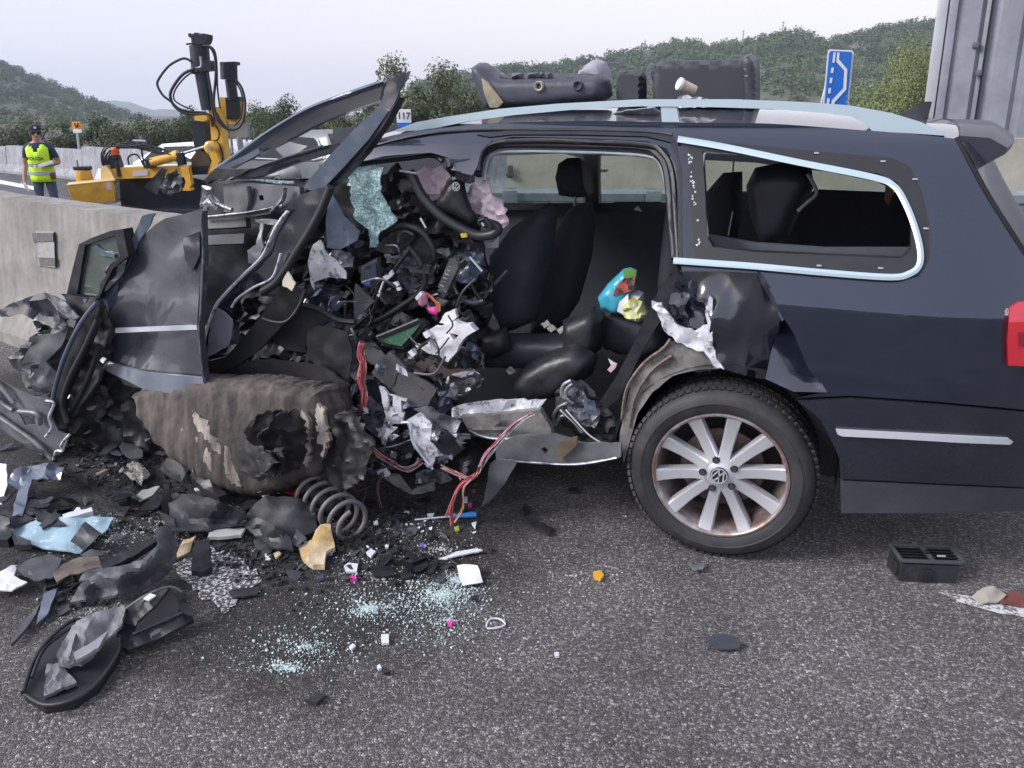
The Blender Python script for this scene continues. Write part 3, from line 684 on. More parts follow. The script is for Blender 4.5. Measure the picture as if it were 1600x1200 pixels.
rl = rail('roof_rail', .555); rf = rail('roof_rail', .555, True)
for par, s in ((rl, 1), (rf, -1)):
    f = [cy(u, v, .55) for u, v in ((1032, 163), (1056, 164), (1062, 192), (1034, 190))]; V = f + [p - Vector((0, .028, 0)) for p in f]; V = [Vector((p.x, p.y * s, p.z)) for p in V]
    obj('rail_foot', V, [(0, 1, 2, 3), (7, 6, 5, 4), (0, 4, 5, 1), (1, 5, 6, 2), (2, 6, 7, 3), (3, 7, 4, 0)], trimm, par, 0)
# shark fin antenna
fx = cy(1418, 172, 0.0); zz = roof_z(fx.x) + .035
V = []; F = []
for k, (dx, h, w) in enumerate([(.085, .0, .004), (.05, .012, .022), (.0, .035, .026), (-.045, .062, .018), (-.07, .062, .008), (-.065, .02, .02), (-.07, 0, .02)]):
    V += [(fx.x + dx, -w, zz), (fx.x + dx - .006, 0, zz + h), (fx.x + dx, w, zz)]
for k in range(6):
    a = k * 3; F += [(a, a + 1, a + 4, a + 3), (a + 1, a + 2, a + 5, a + 4)]
obj('shark_fin_antenna', V, F, blackp, CAR, 60)

# rear bumper, lower valance, bright strips, tail lamp
panel('rear_bumper', [(1246, 626), (1330, 622), (1470, 632), (1600, 644), (1665, 650), (1665, 764), (1600, 761), (1460, 755), (1313, 748), (1311, 715), (1300, 690), (1282, 655)], mat('bumper paint', (.011, .014, .025), .28, 0, .15, 5, coat=.6, rvar=.06), off=.006, th=.02, step=14, cn=True)
panel('bumper_valance', [(1313, 751), (1460, 758), (1600, 764), (1665, 767), (1665, 800), (1600, 798), (1450, 802), (1314, 802)], mat('grey textured valance', (.052, .058, .072), .55, 0, .2, 9, bump=.15, bs=160), off=.002, th=.02, step=18)
panel('bumper_strip', [(1306, 672), (1400, 677), (1500, 682), (1576, 686), (1583, 691), (1578, 695), (1500, 692), (1400, 686), (1316, 682), (1309, 679)], chrome, off=.018, th=.02, step=12)
redl = mat('red tail lamp glass', (.62, .012, .03), .12, 0, .1, 20, coat=1, emit=None)
panel('tail_lamp', [(1578, 482), (1590, 473), (1610, 470), (1660, 474), (1660, 574), (1610, 573), (1575, 571), (1574, 530)], redl, off=.014, th=.03, step=12)
panel('tail_lamp_lens', [(1592, 520), (1612, 516), (1650, 520), (1650, 545), (1610, 545), (1592, 540)], mat('dark red lamp lens', (.25, .006, .015), .15, 0, .1, 20, coat=1), off=.017, th=.004, step=10)
# tailgate and spoiler
tg = [on_body(u, v, -.006) for u, v in ((1497, 217), (1514, 246), (1547, 306), (1602, 392), (1652, 472), (1662, 560), (1664, 660))]
V = []; F = []; ny = 12
for i, p in enumerate(smooth_path(tg, 3)):
    for j in range(ny + 1):
        t = j / ny; y = p.y * (1 - 2 * t); k = 1 - abs(1 - 2 * t) ** 2.6; V.append((p.x - .012 - .12 * k, y, p.z - .01))
n = len(V) // (ny + 1)
for i in range(n - 1):
    for j in range(ny): a = i * (ny + 1) + j; F.append((a, a + ny + 1, a + ny + 2, a + 1))
gate_m = mat('dark rear glass', (.02, .024, .035), .3, 0, .05, 4, coat=.25, spec=.3)
obj('tailgate', V, F, gate_m, CAR, 50)
bodytube('tailgate_gap', [(1494, 216), (1512, 248), (1545, 308), (1600, 394), (1650, 472)], .006, mat('black gap', (.004, .004, .005), .8), .0)
# roof spoiler: a lofted lip
e0 = cy(1498, 190, .46); sp = []
prof = [(1499, 214, .545), (1498, 190, .40)]
ys = [.545, .50, .40, .2, 0, -.2, -.40, -.50, -.545]; V = []; F = []
zt = roof_z(cy(1496, 217, .565).x); xt = cy(1496, 217, .565).x
for y in ys:
    k = 1 - (abs(y) / .56) ** 2.5
    V += [(xt - .004 - .035 * k, y, zt + .042 * k + .006), (xt - .085 - .07 * k, y * .99, zt + .045 * k + .0), (xt - .138 - .08 * k, y * .97, zt + .035 * k - .028), (xt - .134 - .08 * k, y * .97, zt + .03 * k - .045), (xt - .075 - .04 * k, y * .99, zt - .085 + .02 * k), (xt - .01 - .03 * k, y, zt - .05)]
for i in range(len(ys) - 1):
    for j in range(6): a = i * 6 + j; b = i * 6 + (j + 1) % 6; F.append((a, b, b + 6, a + 6))
F.append(tuple(range(6))); F.append(tuple((len(ys) - 1) * 6 + j for j in (5, 4, 3, 2, 1, 0)))
obj('roof_spoiler', V, F, mat('dusty spoiler paint', (.030, .034, .048), .5, 0, .2, 9, coat=.15), CAR, 40)

# ---------------------------------------------------------------- rear wheel
HUB = Vector((0, .86, .318))
WM = Matrix.Translation(HUB) @ Matrix.Rotation(R(-90), 4, 'X')     # local z of the wheel points to the viewer (+y)
WM = Matrix.Translation(HUB) @ Matrix(((1, 0, 0, 0), (0, 0, 1, 0), (0, -1, 0, 0), (0, 0, 0, 1)))
wh = bpy.data.objects.new('wheel', None); COL.objects.link(wh); wh.parent = CAR
ty = MB(); ty.lathe([(.226, -.004), (.232, .010), (.245, .017), (.262, .020), (.264, .0225), (.268, .0225), (.270, .020), (.285, .016), (.300, .004), (.3085, -.012), (.3125, -.025), (.3160, -.06), (.3165, -.115), (.3160, -.17), (.308, -.215), (.28, -.24), (.235, -.235)], (0, 0, 0), 90, WM)
for k in range(72):
    for z_, sk_ in ((-.012, .4), (-.055, .15), (-.115, -.15), (-.17, .15)):
        w = 2 * math.pi * (k + (.5 if z_ in (-.055, -.17) else 0)) / 72; r = .3135 if z_ < -.02 else .309
        M = WM @ Matrix.Rotation(w, 4, 'Z') @ Matrix.Translation((r + .001, 0, z_ - .012)) @ Matrix.Rotation(sk_, 4, 'X') @ Matrix.Rotation(.28 if z_ > -.02 else 0, 4, 'Y')
        bx = [(-.006, -.0095, -.02), (.0045, -.0095, -.02), (.0045, .0095, -.02), (-.006, .0095, -.02), (-.006, -.0095, .02), (.0045, -.0095, .02), (.0045, .0095, .02), (-.006, .0095, .02)]
        ty.add([M @ Vector(b) for b in bx], [(0, 3, 2, 1), (4, 5, 6, 7), (0, 1, 5, 4), (1, 2, 6, 5), (2, 3, 7, 6), (3, 0, 4, 7)])
ty.build('tyre', rubber, wh, 35)
MB().lathe([(.230, .004), (.2285, .010), (.2225, .0105), (.2165, .006), (.212, -.012), (.205, -.045), (.196, -.09), (.192, -.17), (.205, -.19)], (0, 0, 0), 72, WM).build('rim', mat('rim barrel alloy', (.55, .53, .53), .4, .65, .1, 20, col2=(.25, .17, .15), c2s=7, c2t=.45, c2w=.12), wh, 40)
for k in range(10):
    a0 = R(10) + 2 * math.pi * k / 10
    M = WM @ Matrix.Rotation(a0, 4, 'Z')
    st_ = []
    for r, w0, zf, zb_ in ((.050, .0205, -.004, -.05), (.085, .0185, -.012, -.05), (.14, .0195, -.012, -.045), (.195, .0225, -.004, -.035), (.2185, .0245, .004, -.02)):
        st_.append([(r, -w0 * 1.15, zb_), (r, -w0, zf - .006), (r, -w0 * .80, zf), (r, w0 * .80, zf), (r, w0, zf - .006), (r, w0 * 1.15, zb_)])
    V = [M @ Vector(p) for row in st_ for p in row]; F = []
    for i in range(4):
        for j in range(6): a = i * 6 + j; b = i * 6 + (j + 1) % 6; F.append((a, b, b + 6, a + 6))
    F.append((24, 25, 26, 27, 28, 29)); obj('spoke', V, F, alu, wh, 28)
MB().lathe([(0, -.002), (.034, -.002), (.037, -.004), (.058, -.007), (.066, -.012), (.072, -.05), (.0, -.05)], (0, 0, 0), 40, WM).build('hub', alu, wh, 35)
for k in range(5):
    w = R(70) + 2 * math.pi * k / 5; c = WM @ Vector((.056 * math.cos(w), .056 * math.sin(w), -.004))
    MB().lathe([(.0, .004), (.008, .004), (.0085, .0), (.011, .001), (.0125, .003), (.0135, .0)], (0, 0, 0), 14, Matrix.Translation(c - HUB) @ WM).build('wheel_bolt', mat('dark bolt cap', (.06, .065, .08), .4, .3), wh, 30)
cap = MB().lathe([(0, .003), (.0285, .003), (.0305, .001), (.031, -.006)], (0, 0, 0), 36, WM).build('centre_cap', mat('dark cap', (.03, .033, .04), .3, .2), wh, 30)
def roundel(name, M, r, m, parent):      # round badge: ring with a V over a W
    e = MB(); n = 40; t = r * .10
    e.lathe([(r * .88, 0), (r * .88, t), (r, t), (r, 0)], (0, 0, 0), n, M, close=True)
    def bar(a, b, w=.075):
        a = Vector((*a, 0)) * r; b = Vector((*b, 0)) * r; d = (b - a).normalized(); nn = Vector((-d.y, d.x, 0)) * (w * r)
        P = [a + nn, a - nn, b - nn, b + nn]; e.prism([(p.x, p.y) for p in P], 0, t, M)
    bar((-.30, .84), (-.0, .14)); bar((.30, .84), (.0, .14))
    bar((-.72, .50), (-.32, -.74)); bar((-.32, -.74), (0, -.02)); bar((0, -.02), (.32, -.74)); bar((.32, -.74), (.72, .50))
    return e.build(name, m, parent, 0)
roundel('emblem', WM @ Matrix.Rotation(R(180), 4, 'Y') @ Matrix.Rotation(R(180), 4, 'Y') @ Matrix.Translation((0, 0, .0032)) @ Matrix.Rotation(R(-20), 4, 'Z'), .028, mat('bright badge', (.75, .77, .8), .3, .6), wh)
MB().lathe([(.0, -.075), (.143, -.075), (.143, -.09), (.0, -.09)], (0, 0, 0), 40, WM).lathe([(.07, -.06), (.075, -.074)], (0, 0, 0), 30, WM).build('brake_disc', rustm, wh, 30)
MB().lathe([(.19, -.17), (.0, -.17)], (0, 0, 0), 30, WM).build('back_plate', mat('dark brown back plate', (.045, .04, .04), .7, .2, .3, 20), wh, 30)
# arch liner behind the wheel
V = []; F = []; na = 26
for i in range(na + 1):
    w = R(-6) + R(192) * i / na
    for y, r in ((.84, .372), (.70, .372), (.45, .37), (.30, .30)): V.append((math.cos(w) * r, y, .335 + math.sin(w) * r))
for i in range(na):
    for j in range(3): a = i * 4 + j; F.append((a, a + 1, a + 5, a + 4))
obj('arch_liner', V, F, blackd, CAR, 40)
obj('inner_arch', [(-.45, .30, .12), (.42, .30, .12), (.42, .30, .72), (-.45, .30, .72)], [(0, 1, 2, 3)], blackd, CAR, 0)

# ---------------------------------------------------------------- crumpled rear quarter
dent = mat('dented glossy paint', (.009, .012, .023), .16, 0, .05, 5, coat=1, rvar=.04); dent.node_tree.nodes['Principled BSDF'].inputs['Coat Roughness'].default_value = .14
def cr(name, px, m, y, **k):
    return sheet(name, px, m, CAR, y=y, **k)
cr('crumpled_quarter', [(1062, 422, -.02), (1120, 424, .0), (1187, 426, .03), (1206, 461, .03), (1222, 494, .035), (1212, 540, .0), (1197, 592, -.02), (1150, 583, .03), (1128, 575, .04), (1106, 546, .02), (1112, 500, .05), (1100, 468, .02), (1072, 450, -.03)], dent, .80, amp=.030, fr=(5.2, 1.5, 1.9), step=4, th=.008, seed=6, smooth=80)
cr('crumpled_quarter', [(1222, 492, .0), (1242, 525, -.01), (1266, 570, .01), (1293, 613, .04), (1240, 612, .05), (1196, 592, .04), (1205, 550, .02)], dent, .845, az=-.5, amp=.002, fr=4, step=14, th=.008, smooth=60)
cr('bent_edge', [(1183, 424, .01), (1192, 432, .02), (1213, 462, .02), (1228, 495, .02), (1222, 502, .03), (1206, 472, .02), (1190, 444, .02)], dent, .86, amp=.006, fr=14, step=7, th=.02)
cr('torn_filler', [(1018, 470), (1033, 474), (1044, 487), (1056, 505), (1086, 517), (1106, 508), (1102, 492), (1108, 460), (1114, 466), (1113, 500), (1114, 530), (1120, 560), (1132, 576), (1118, 574), (1100, 548), (1080, 543), (1058, 534), (1037, 516), (1028, 495)], whitem, .855, amp=.02, fr=16, step=7, jag=2.2, th=.012)
cr('inner_quarter', [(974, 650), (984, 602), (1008, 566), (1040, 538), (1075, 538), (1105, 548), (1128, 576), (1090, 578), (1050, 588), (1020, 612), (997, 645), (984, 690), (975, 722), (968, 690)], beige, .835, amp=.016, fr=7, step=10, jag=1.5, th=.012)
cr('inner_quarter', [(1030, 545, -.1), (1075, 520, -.1), (1140, 530, -.1), (1200, 590, -.1), (1130, 590, -.1), (1060, 575, -.1)], beige, .76, amp=.02, fr=7, step=11, th=.01)
for pts in ([(972, 655), (978, 612), (992, 585), (1012, 562), (1036, 545), (1048, 530)], [(984, 668), (990, 630), (1005, 597), (1026, 572), (1050, 556)]):
    wire('torn_edge', pts, .006, mat('rusty torn edge', (.26, .19, .165), .7, .3, .5, 60, col2=(.08, .06, .055), c2s=60), CAR, .845, 5)
cr('pillar_trim', [(1056, 414), (1066, 440), (1048, 476), (1020, 520), (998, 560), (968, 622), (945, 640), (938, 626), (962, 590), (986, 545), (1010, 492), (1030, 452)], blackp, .74, amp=.008, fr=8, step=10, th=.03)
cr('torn_pillar', [(1066, 424), (1100, 424), (1108, 470), (1100, 512), (1086, 516), (1060, 500), (1045, 480), (1050, 450)], dent, .76, amp=.045, fr=13, step=7, th=.01, smooth=50)
# ---------------------------------------------------------------- far side of the cabin, floor, glass
farw1 = [(700, 255), (780, 243), (880, 240), (905, 246), (912, 321), (700, 321)]
farw2 = [(935, 243), (1060, 246), (1075, 322), (935, 319)]
farw3 = [(1100, 250), (1180, 254), (1230, 262), (1290, 268), (1370, 284), (1398, 298), (1400, 303), (1278, 300), (1100, 300)]
fs = sheet('far_side', [(520, 200), (800, 195), (1100, 195), (1400, 235), (1440, 300), (1430, 520), (1100, 560), (520, 560)], mat('dark door trim', (.032, .038, .050), .7, 0, .2, 9), CAR, y=-.80, holes=[farw1, farw2, farw3], th=.05, step=22)
for h in (farw1, farw2, farw3): sheet('far_window', h, glass_m, CAR, y=-.82, th=.004, step=60)
V = [(-1.0, -.8, .30), (1.9, -.8, .30), (1.9, .74, .26), (.38, .74, .26), (.38, .5, .30), (-1.0, .5, .30)]
obj('floor_pan', V, [(0, 1, 2, 3, 4, 5)], blackd, CAR, 0)
obj('load_floor', [(-1.0, -.8, .62), (.02, -.8, .62), (.02, .74, .62), (-1.0, .74, .62)], [(0, 1, 2, 3)], dkcloth, CAR, 0)
sheet('load_side_trim', [(1098, 366), (1180, 380), (1290, 388), (1428, 388), (1430, 404), (1340, 403), (1180, 396), (1110, 388)], mat('grey load trim', (.075, .08, .095), .6, 0, .15, 20), CAR, y=.66, th=.03, step=14)
obj('load_side_trim', [(-.95, .68, .3), (.12, .68, .3), (.12, .66, .86), (-.95, .62, .86)], [(0, 1, 2, 3)], blackd, CAR, 0)
for nm, px, y, w in (('centre_pillar', [(912, 238), (934, 238), (936, 330), (914, 330)], -.74, .05), ('window_ledge', [(700, 318), (1075, 316), (1075, 326), (700, 328)], -.74, .04)):
    sheet(nm, px, blackp, CAR, y=y, th=w, step=14)
sheet('door_handle', [(990, 328), (996, 322), (1003, 331)], trimm, CAR, y=-.70, th=.01, step=8)
# seats
seatm = dkcloth
def pad(name, px, m, y, puff, PR=18, par=CAR, **k): return sheet(name, px, m, par, y=y, puff=puff, PR=PR, step=k.pop('step', 10), th=.01, smooth=80, **k)
s1 = pad('front_seat_back', [(888, 328), (905, 318), (925, 315), (930, 345), (925, 400), (905, 470), (872, 520), (828, 520), (840, 440), (862, 372)], seatm, -.05, .20, 30)
pad('head_restraint', [(868, 278), (873, 256), (886, 247), (903, 246), (912, 252), (925, 290), (922, 307), (900, 309), (874, 305)], seatm, -.05, .14, 18, par=s1)
wire('restraint_post', [(899, 306), (898, 322)], .007, galv, s1, -.03); wire('restraint_post', [(913, 306), (912, 322)], .007, galv, s1, -.07)
pad('head_restraint_side', [(908, 250), (922, 258), (928, 300), (920, 308), (912, 290)], mat('lighter seat cloth', (.11, .11, .10), .8, 0, .2, 30), .02, .03, 8, par=s1)
s2 = pad('front_seat_back', [(858, 316), (872, 330), (862, 400), (840, 500), (790, 520), (765, 470), (766, 400), (800, 355)], seatm, .25, .22, 34)
pad('seat_cushion', [(700, 530), (760, 520), (900, 522), (935, 530), (930, 556), (830, 575), (760, 572), (715, 560)], leather, .35, .16, 18)
pad('seat_base_cover', [(803, 590), (826, 566), (870, 545), (905, 535), (935, 556), (925, 585), (880, 616), (835, 630), (808, 622)], blackp, .58, .16, 20)
pad('seat_recliner', [(880, 500), (930, 478), (946, 495), (940, 545), (905, 570), (880, 555)], blackp, .50, .16, 18)
pad('rear_seat_cushion', [(930, 478), (970, 470), (1040, 490), (1050, 540), (1010, 560), (950, 545), (925, 512)], leather, .30, .22, 22)
pad('rear_seat_back', [(1040, 330), (1060, 320), (1080, 420), (1072, 520), (1030, 520), (1028, 440)], seatm, .2, .2, 22)
r1 = pad('rear_seat_back', [(1104, 300), (1130, 270), (1160, 268), (1160, 330), (1150, 386), (1104, 384)], seatm, -.25, .18, 20)
r2 = pad('rear_seat_back', [(1166, 290), (1180, 262), (1225, 253), (1268, 262), (1272, 292), (1250, 330), (1232, 372), (1190, 380), (1172, 340)], leather, .25, .20, 26)
wire('seat_edge_piping', [(1262, 272), (1276, 300), (1262, 316), (1246, 330)], .007, mat('worn pale edge', (.35, .36, .38), .6), r2, .34)
wire('belt_strap', [(1145, 330), (1138, 368)], .004, mat('pale strap', (.4, .4, .42), .7), CAR, .1)
wire('belt_strap', [(1188, 310), (1192, 340), (1202, 372)], .004, MATS['pale strap'], CAR, .3)
cr('hanging_tag', [(1386, 268), (1398, 270), (1396, 300), (1388, 322), (1382, 312)], mat('brown trim tag', (.22, .12, .07), .7), .2, th=.01, step=8)
sheet('rear_shelf', [(1272, 296), (1428, 302), (1428, 390), (1250, 388), (1240, 350)], dkcloth, CAR, y=-.55, th=.02, step=24)
# ================================================================ THE TORN FRONT OF THE CAR
def zz_(ox, oy, s): return lambda L: [(ox + p[0] / s, oy + p[1] / s) + tuple(p[2:]) for p in L]
Z1 = zz_(0, 0, 2.5); Z3 = zz_(740, 200, 2.727); Z4 = zz_(0, 330, 2.6675); Z5 = zz_(200, 200, 2.857); Z6 = zz_(470, 220, 3.528); Z7 = zz_(470, 460, 3.158); ZA = zz_(0, 660, 2.608); ZB = zz_(300, 700, 2.667)
def w(name, px, m, y, amp=.012, fr=10, step=8, jag=1.0, th=.006, **k): return sheet(name, px, m, CAR, y=y, amp=amp, fr=fr, step=step, jag=jag, th=th, **k)
greymetal = mat('dusty grey pressed steel', (.075, .08, .088), .5, .15, .3, 7, col2=(.16, .16, .15), c2s=6, c2t=.62, c2w=.1, bump=.1, bs=30)
bluegrey = mat('blue grey scuffed panel', (.085, .11, .155), .3, .2, .25, 6, coat=.6, col2=(.2, .22, .26), c2s=12, c2t=.66)
crazed = mat('crazed safety glass', (.26, .44, .44), .22, 0, .2, 20, spec=.7)
def craze():
    N, L, b = nodes(crazed); tc = N.new('ShaderNodeTexCoord'); ve = N.new('ShaderNodeTexVoronoi'); ve.feature = 'DISTANCE_TO_EDGE'; ve.inputs['Scale'].default_value = 130; L.new(tc.outputs['Object'], ve.inputs['Vector'])
    vc = N.new('ShaderNodeTexVoronoi'); vc.inputs['Scale'].default_value = 130; L.new(tc.outputs['Object'], vc.inputs['Vector']); sp = N.new('ShaderNodeSeparateColor'); L.new(vc.outputs['Color'], sp.inputs[0])
    rp = N.new('ShaderNodeValToRGB'); e = rp.color_ramp.elements; e[0].color = (.13, .27, .30, 1); e[1].color = (.62, .80, .80, 1); q = e.new(.6); q.color = (.25, .44, .46, 1); L.new(sp.outputs[0], rp.inputs[0])
    mr = N.new('ShaderNodeMapRange'); mr.inputs[1].default_value = 0; mr.inputs[2].default_value = .06; mr.inputs[3].default_value = 1; mr.inputs[4].default_value = 0; L.new(ve.outputs['Distance'], mr.inputs[0])
    mx = N.new('ShaderNodeMix'); mx.data_type = 'RGBA'; mx.inputs[7].default_value = (.75, .9, .88, 1); L.new(mr.outputs[0], mx.inputs[0]); L.new(rp.outputs[0], mx.inputs[6]); nl = N.new('ShaderNodeTexNoise'); nl.inputs['Scale'].default_value = 14; nl.inputs['Detail'].default_value = 6; L.new(tc.outputs['Object'], nl.inputs[0])
    ml = N.new('ShaderNodeMapRange'); ml.inputs[1].default_value = .35; ml.inputs[2].default_value = .65; ml.inputs[3].default_value = .42; ml.inputs[4].default_value = 1.1; L.new(nl.outputs[0], ml.inputs[0])
    sl_ = N.new('ShaderNodeVectorMath'); sl_.operation = 'SCALE'; L.new(mx.outputs[2], sl_.inputs[0]); L.new(ml.outputs[0], sl_.inputs['Scale']); L.new(sl_.outputs[0], b.inputs['Base Color'])
    bp_ = N.new('ShaderNodeBump'); bp_.inputs['Strength'].default_value = .8; bp_.inputs['Distance'].default_value = .006; L.new(sp.outputs[1], bp_.inputs['Height']); L.new(bp_.outputs[0], b.inputs['Normal'])
craze()
def plasticm(nm, c, r=.5): return mat(nm, c, r, 0, .12, 12)
w_red = plasticm('red wire', (.42, .05, .06)); w_pink = plasticm('pink wire', (.55, .20, .26)); w_yel = plasticm('yellowish wire', (.50, .42, .22)); w_wht = plasticm('pale wire', (.55, .54, .56)); w_brn = plasticm('brown wire', (.18, .09, .06)); w_blk = plasticm('black wire', (.02, .02, .024)); w_mag = plasticm('magenta connector', (.75, .05, .38)); w_org = plasticm('orange wire', (.55, .22, .07))
# --- backing: bulkhead and dash carcass
w('bulkhead', [(322, 300), (400, 275), (500, 282), (620, 270), (700, 300), (748, 340), (765, 420), (770, 520), (740, 600), (680, 660), (600, 690), (520, 640), (440, 600), (340, 600), (322, 480)], blackp, .44, amp=.10, fr=9, step=6, th=.02, smooth=35)
w('engine_remains', [(480, 600), (560, 620), (640, 640), (720, 660), (760, 700), (745, 745), (690, 770), (620, 765), (560, 730), (500, 690)], blackd, .62, amp=.07, fr=8, step=11, jag=4, th=.05)
tang = mat('sooty black tangle', (.010, .010, .012), .5, 0, .3, 14)
for px, y, sl in (([(384, 668), (400, 650), (430, 640), (470, 648), (462, 690), (440, 712), (412, 700), (390, 690)], 1.20, .3), ([(372, 706), (392, 690), (420, 704), (446, 700), (438, 740), (405, 752), (384, 736)], 1.22, -.3), ([(430, 650), (470, 640), (482, 690), (470, 730), (440, 744), (446, 700)], 1.19, .5), ([(500, 650), (550, 640), (585, 690), (570, 750), (530, 770), (500, 740), (512, 700)], 1.10, -.4), ([(404, 676), (422, 660), (440, 676), (428, 694), (408, 692)], 1.25, .8), ([(396, 716), (420, 706), (434, 722), (414, 740)], 1.26, -.8)):
    w('sooty_tangle', px, tang, y, amp=.02, fr=13, step=5, jag=4, th=.008, ax=sl, az=sl * .6)
rg = random.Random(8)
for (u, v, s) in ((520, 420, 44), (600, 470, 48), (560, 520, 44), (650, 420, 40), (690, 480, 44), (630, 560, 48), (700, 560, 44), (590, 620, 44), (660, 640, 46), (540, 560, 40), (610, 700, 44), (690, 690, 40), (730, 420, 34), (570, 380, 34), (500, 480, 40)):   # crushed sheet metal packed behind the loose pieces
    q = [(u + s * rg.uniform(.7, 1.2) * math.cos(a), v + s * rg.uniform(.6, 1.1) * math.sin(a)) for a in (0, .7, 1.4, 2.1, 2.8, 3.5, 4.2, 4.9, 5.6)]
    w('crushed_panel', q, rg.choice([blackp, greymetal, bluegrey, blackp, bare, dent]), rg.uniform(.50, .58) + (.16 if v > 550 else 0), amp=.07, fr=rg.uniform(9, 14), step=5, jag=3, th=.006, smooth=35, ax=rg.uniform(-.5, .5), az=rg.uniform(-.5, .5))
# --- raised frame bars
paint_bar = mat('bent frame paint', (.016, .021, .036), .34, 0, .08, 3, coat=.7)
w('bent_frame', [(600, 128), (540, 149), (480, 172), (420, 207), (378, 237), (336, 266), (352, 268), (374, 256), (440, 224), (500, 192), (550, 172), (593, 157)], paint_bar, .70, amp=.001, fr=3, step=9, jag=0, th=.035, ax=0, seed=31)
wire('frame_edge', [(600, 127), (540, 148), (480, 171), (420, 206), (378, 236), (336, 265)], .008, bluegrey, CAR, .72)
w('frame_slat', Z1([(1010, 578), (960, 605), (850, 655), (870, 668), (960, 630), (1015, 600)]), bluegrey, .74, amp=.002, step=8, jag=0, th=.02)
w('bent_pillar', Z1([(1470, 425), (1400, 487), (1290, 605), (1185, 730), (1205, 742), (1255, 745), (1340, 655), (1440, 545), (1520, 432)]), bluegrey, .88, amp=.0015, fr=4, step=9, jag=0, th=.04, ax=.1)
w('pillar_channel', Z1([(1440, 545), (1522, 432), (1560, 380), (1500, 490), (1420, 600), (1330, 700), (1262, 748), (1340, 655)]), blackp, .86, amp=.004, step=8, jag=0, th=.05)
w('pillar_flap', [(606, 118), (618, 121), (641, 111), (637, 122), (627, 138), (614, 171), (590, 171), (597, 156)], paint_bar, .84, amp=.012, fr=9, step=7, th=.008, seed=8)
w('roof_front_frame', Z1([(895, 702), (1000, 655), (1150, 605), (1262, 570), (1320, 560), (1320, 590), (1270, 604), (1150, 640), (1010, 692), (940, 712)]), paint_bar, .60, amp=.003, step=8, jag=0, th=.04)
wire('frame_edge', Z1([(900, 700), (1000, 656), (1150, 606), (1262, 571)]), .006, bluegrey, CAR, .625)
w('black_cowl', Z5([(335, 235), (390, 183), (548, 182), (500, 212), (370, 235), (350, 250)]), blackp, .82, amp=.006, th=.03)
# --- inner door shell
w('door_inner_panel', Z5([(322, 300), (360, 240), (440, 235), (560, 232), (775, 268), (760, 310), (690, 355), (640, 430), (600, 530), (520, 650), (430, 770), (330, 900), (318, 600)]), mat('dark inner panel', (.034, .037, .044), .45, .1, .3, 7, rvar=.1, col2=(.07, .07, .07), c2s=9, c2t=.66), .72, amp=.018, fr=6, step=11, jag=0, th=.01)
w('door_beam', Z5([(425, 250), (560, 245), (765, 262), (772, 320), (700, 372), (560, 395), (430, 372)]), greymetal, .80, amp=.006, fr=8, step=9, jag=0, th=.03, holes=[Z5([(585, 300), (605, 300), (608, 322), (588, 324)])], az=-.2)
wire('beam_rib', Z5([(538, 260), (545, 320), (530, 385)]), .010, greymetal, CAR, .81); wire('beam_rib', Z5([(700, 265), (690, 320), (640, 375)]), .009, bare, CAR, .82)
for a, b in (([(345, 412), (440, 402), (525, 398), (528, 440), (440, 446), (350, 450)], 0), ([(345, 480), (520, 470), (515, 515), (350, 522)], 1)):
    w('door_rib', Z5(a), mat('grey door rib', (.05, .054, .062), .42, .1, .2, 8), .80, amp=.003, jag=0, th=.03, az=-.3)
wire('door_rib_edge', Z5([(330, 400), (450, 388), (560, 372), (690, 345)]), .006, bare, CAR, .82)
wire('latch_pin', Z5([(365, 300), (385, 330), (420, 348), (465, 366)]), .010, bare, CAR, .92, 8)
w('latch_plate', Z5([(335, 255), (385, 260), (378, 300), (405, 330), (400, 365), (360, 350), (340, 420), (322, 400), (330, 320)]), bare, .90, amp=.02, fr=18, step=5, jag=2)
w('glass_edge', Z5([(475, 232), (560, 230), (738, 236), (740, 248), (560, 244), (470, 240)]), crazed, .70, amp=.002, th=.006)
pad('curtain_airbag', Z5([(632, 205), (660, 172), (730, 166), (770, 190), (775, 235), (745, 248), (690, 232), (640, 240)]), mat('grey airbag cloth', (.30, .30, .31), .85, 0, .2, 12, bump=.3, bs=40), .20, .1, 12)
w('door_cable', Z5([(560, 410), (665, 408), (685, 425), (640, 432), (600, 428), (598, 480), (610, 530), (580, 610), (540, 600), (535, 545), (575, 520), (585, 430)]), mat('pale grey bracket', (.33, .34, .35), .5, .3, .25, 20), .84, amp=.016, fr=14, step=5, jag=1.5)
# --- pressed post with its torn bright lip
w('torn_post', Z5([(345, 1075), (332, 1000), (352, 900), (392, 795), (440, 735), (520, 655), (600, 575), (655, 465), (700, 395), (770, 300), (850, 270), (900, 262), (870, 345), (815, 450), (765, 530), (700, 640), (640, 690), (540, 720), (470, 795), (470, 900), (440, 1000), (380, 1020)]), dent, .90, amp=.02, fr=4, step=6, jag=0, th=.008, seed=77, smooth=70)
wire('torn_lip', Z5([(348, 1125), (332, 1040), (332, 1000), (352, 900), (392, 795), (440, 735), (520, 652), (600, 572), (652, 460), (690, 400), (715, 372)]), .0065, whitem, CAR, .925, 6)
wire('torn_lip', Z5([(462, 800), (490, 760), (560, 712), (640, 672), (668, 610), (682, 560)]), .005, whitem, CAR, .93, 6)
w('painted_reflection', Z5([(372, 862), (398, 802), (430, 820), (466, 856), (462, 930), (446, 975), (400, 1000), (352, 1022)]), mat('painted pale reflection', (.42, .42, .50), .25, .5, .15, 8), .925, amp=.008, fr=9, step=7)  # pale reflection on the post, put into the colour of a separate sheet
wire('door_rubber', Z5([(905, 262), (870, 350), (815, 455), (765, 535), (700, 640), (655, 695), (600, 730)]), .016, seal, CAR, .93, 8)
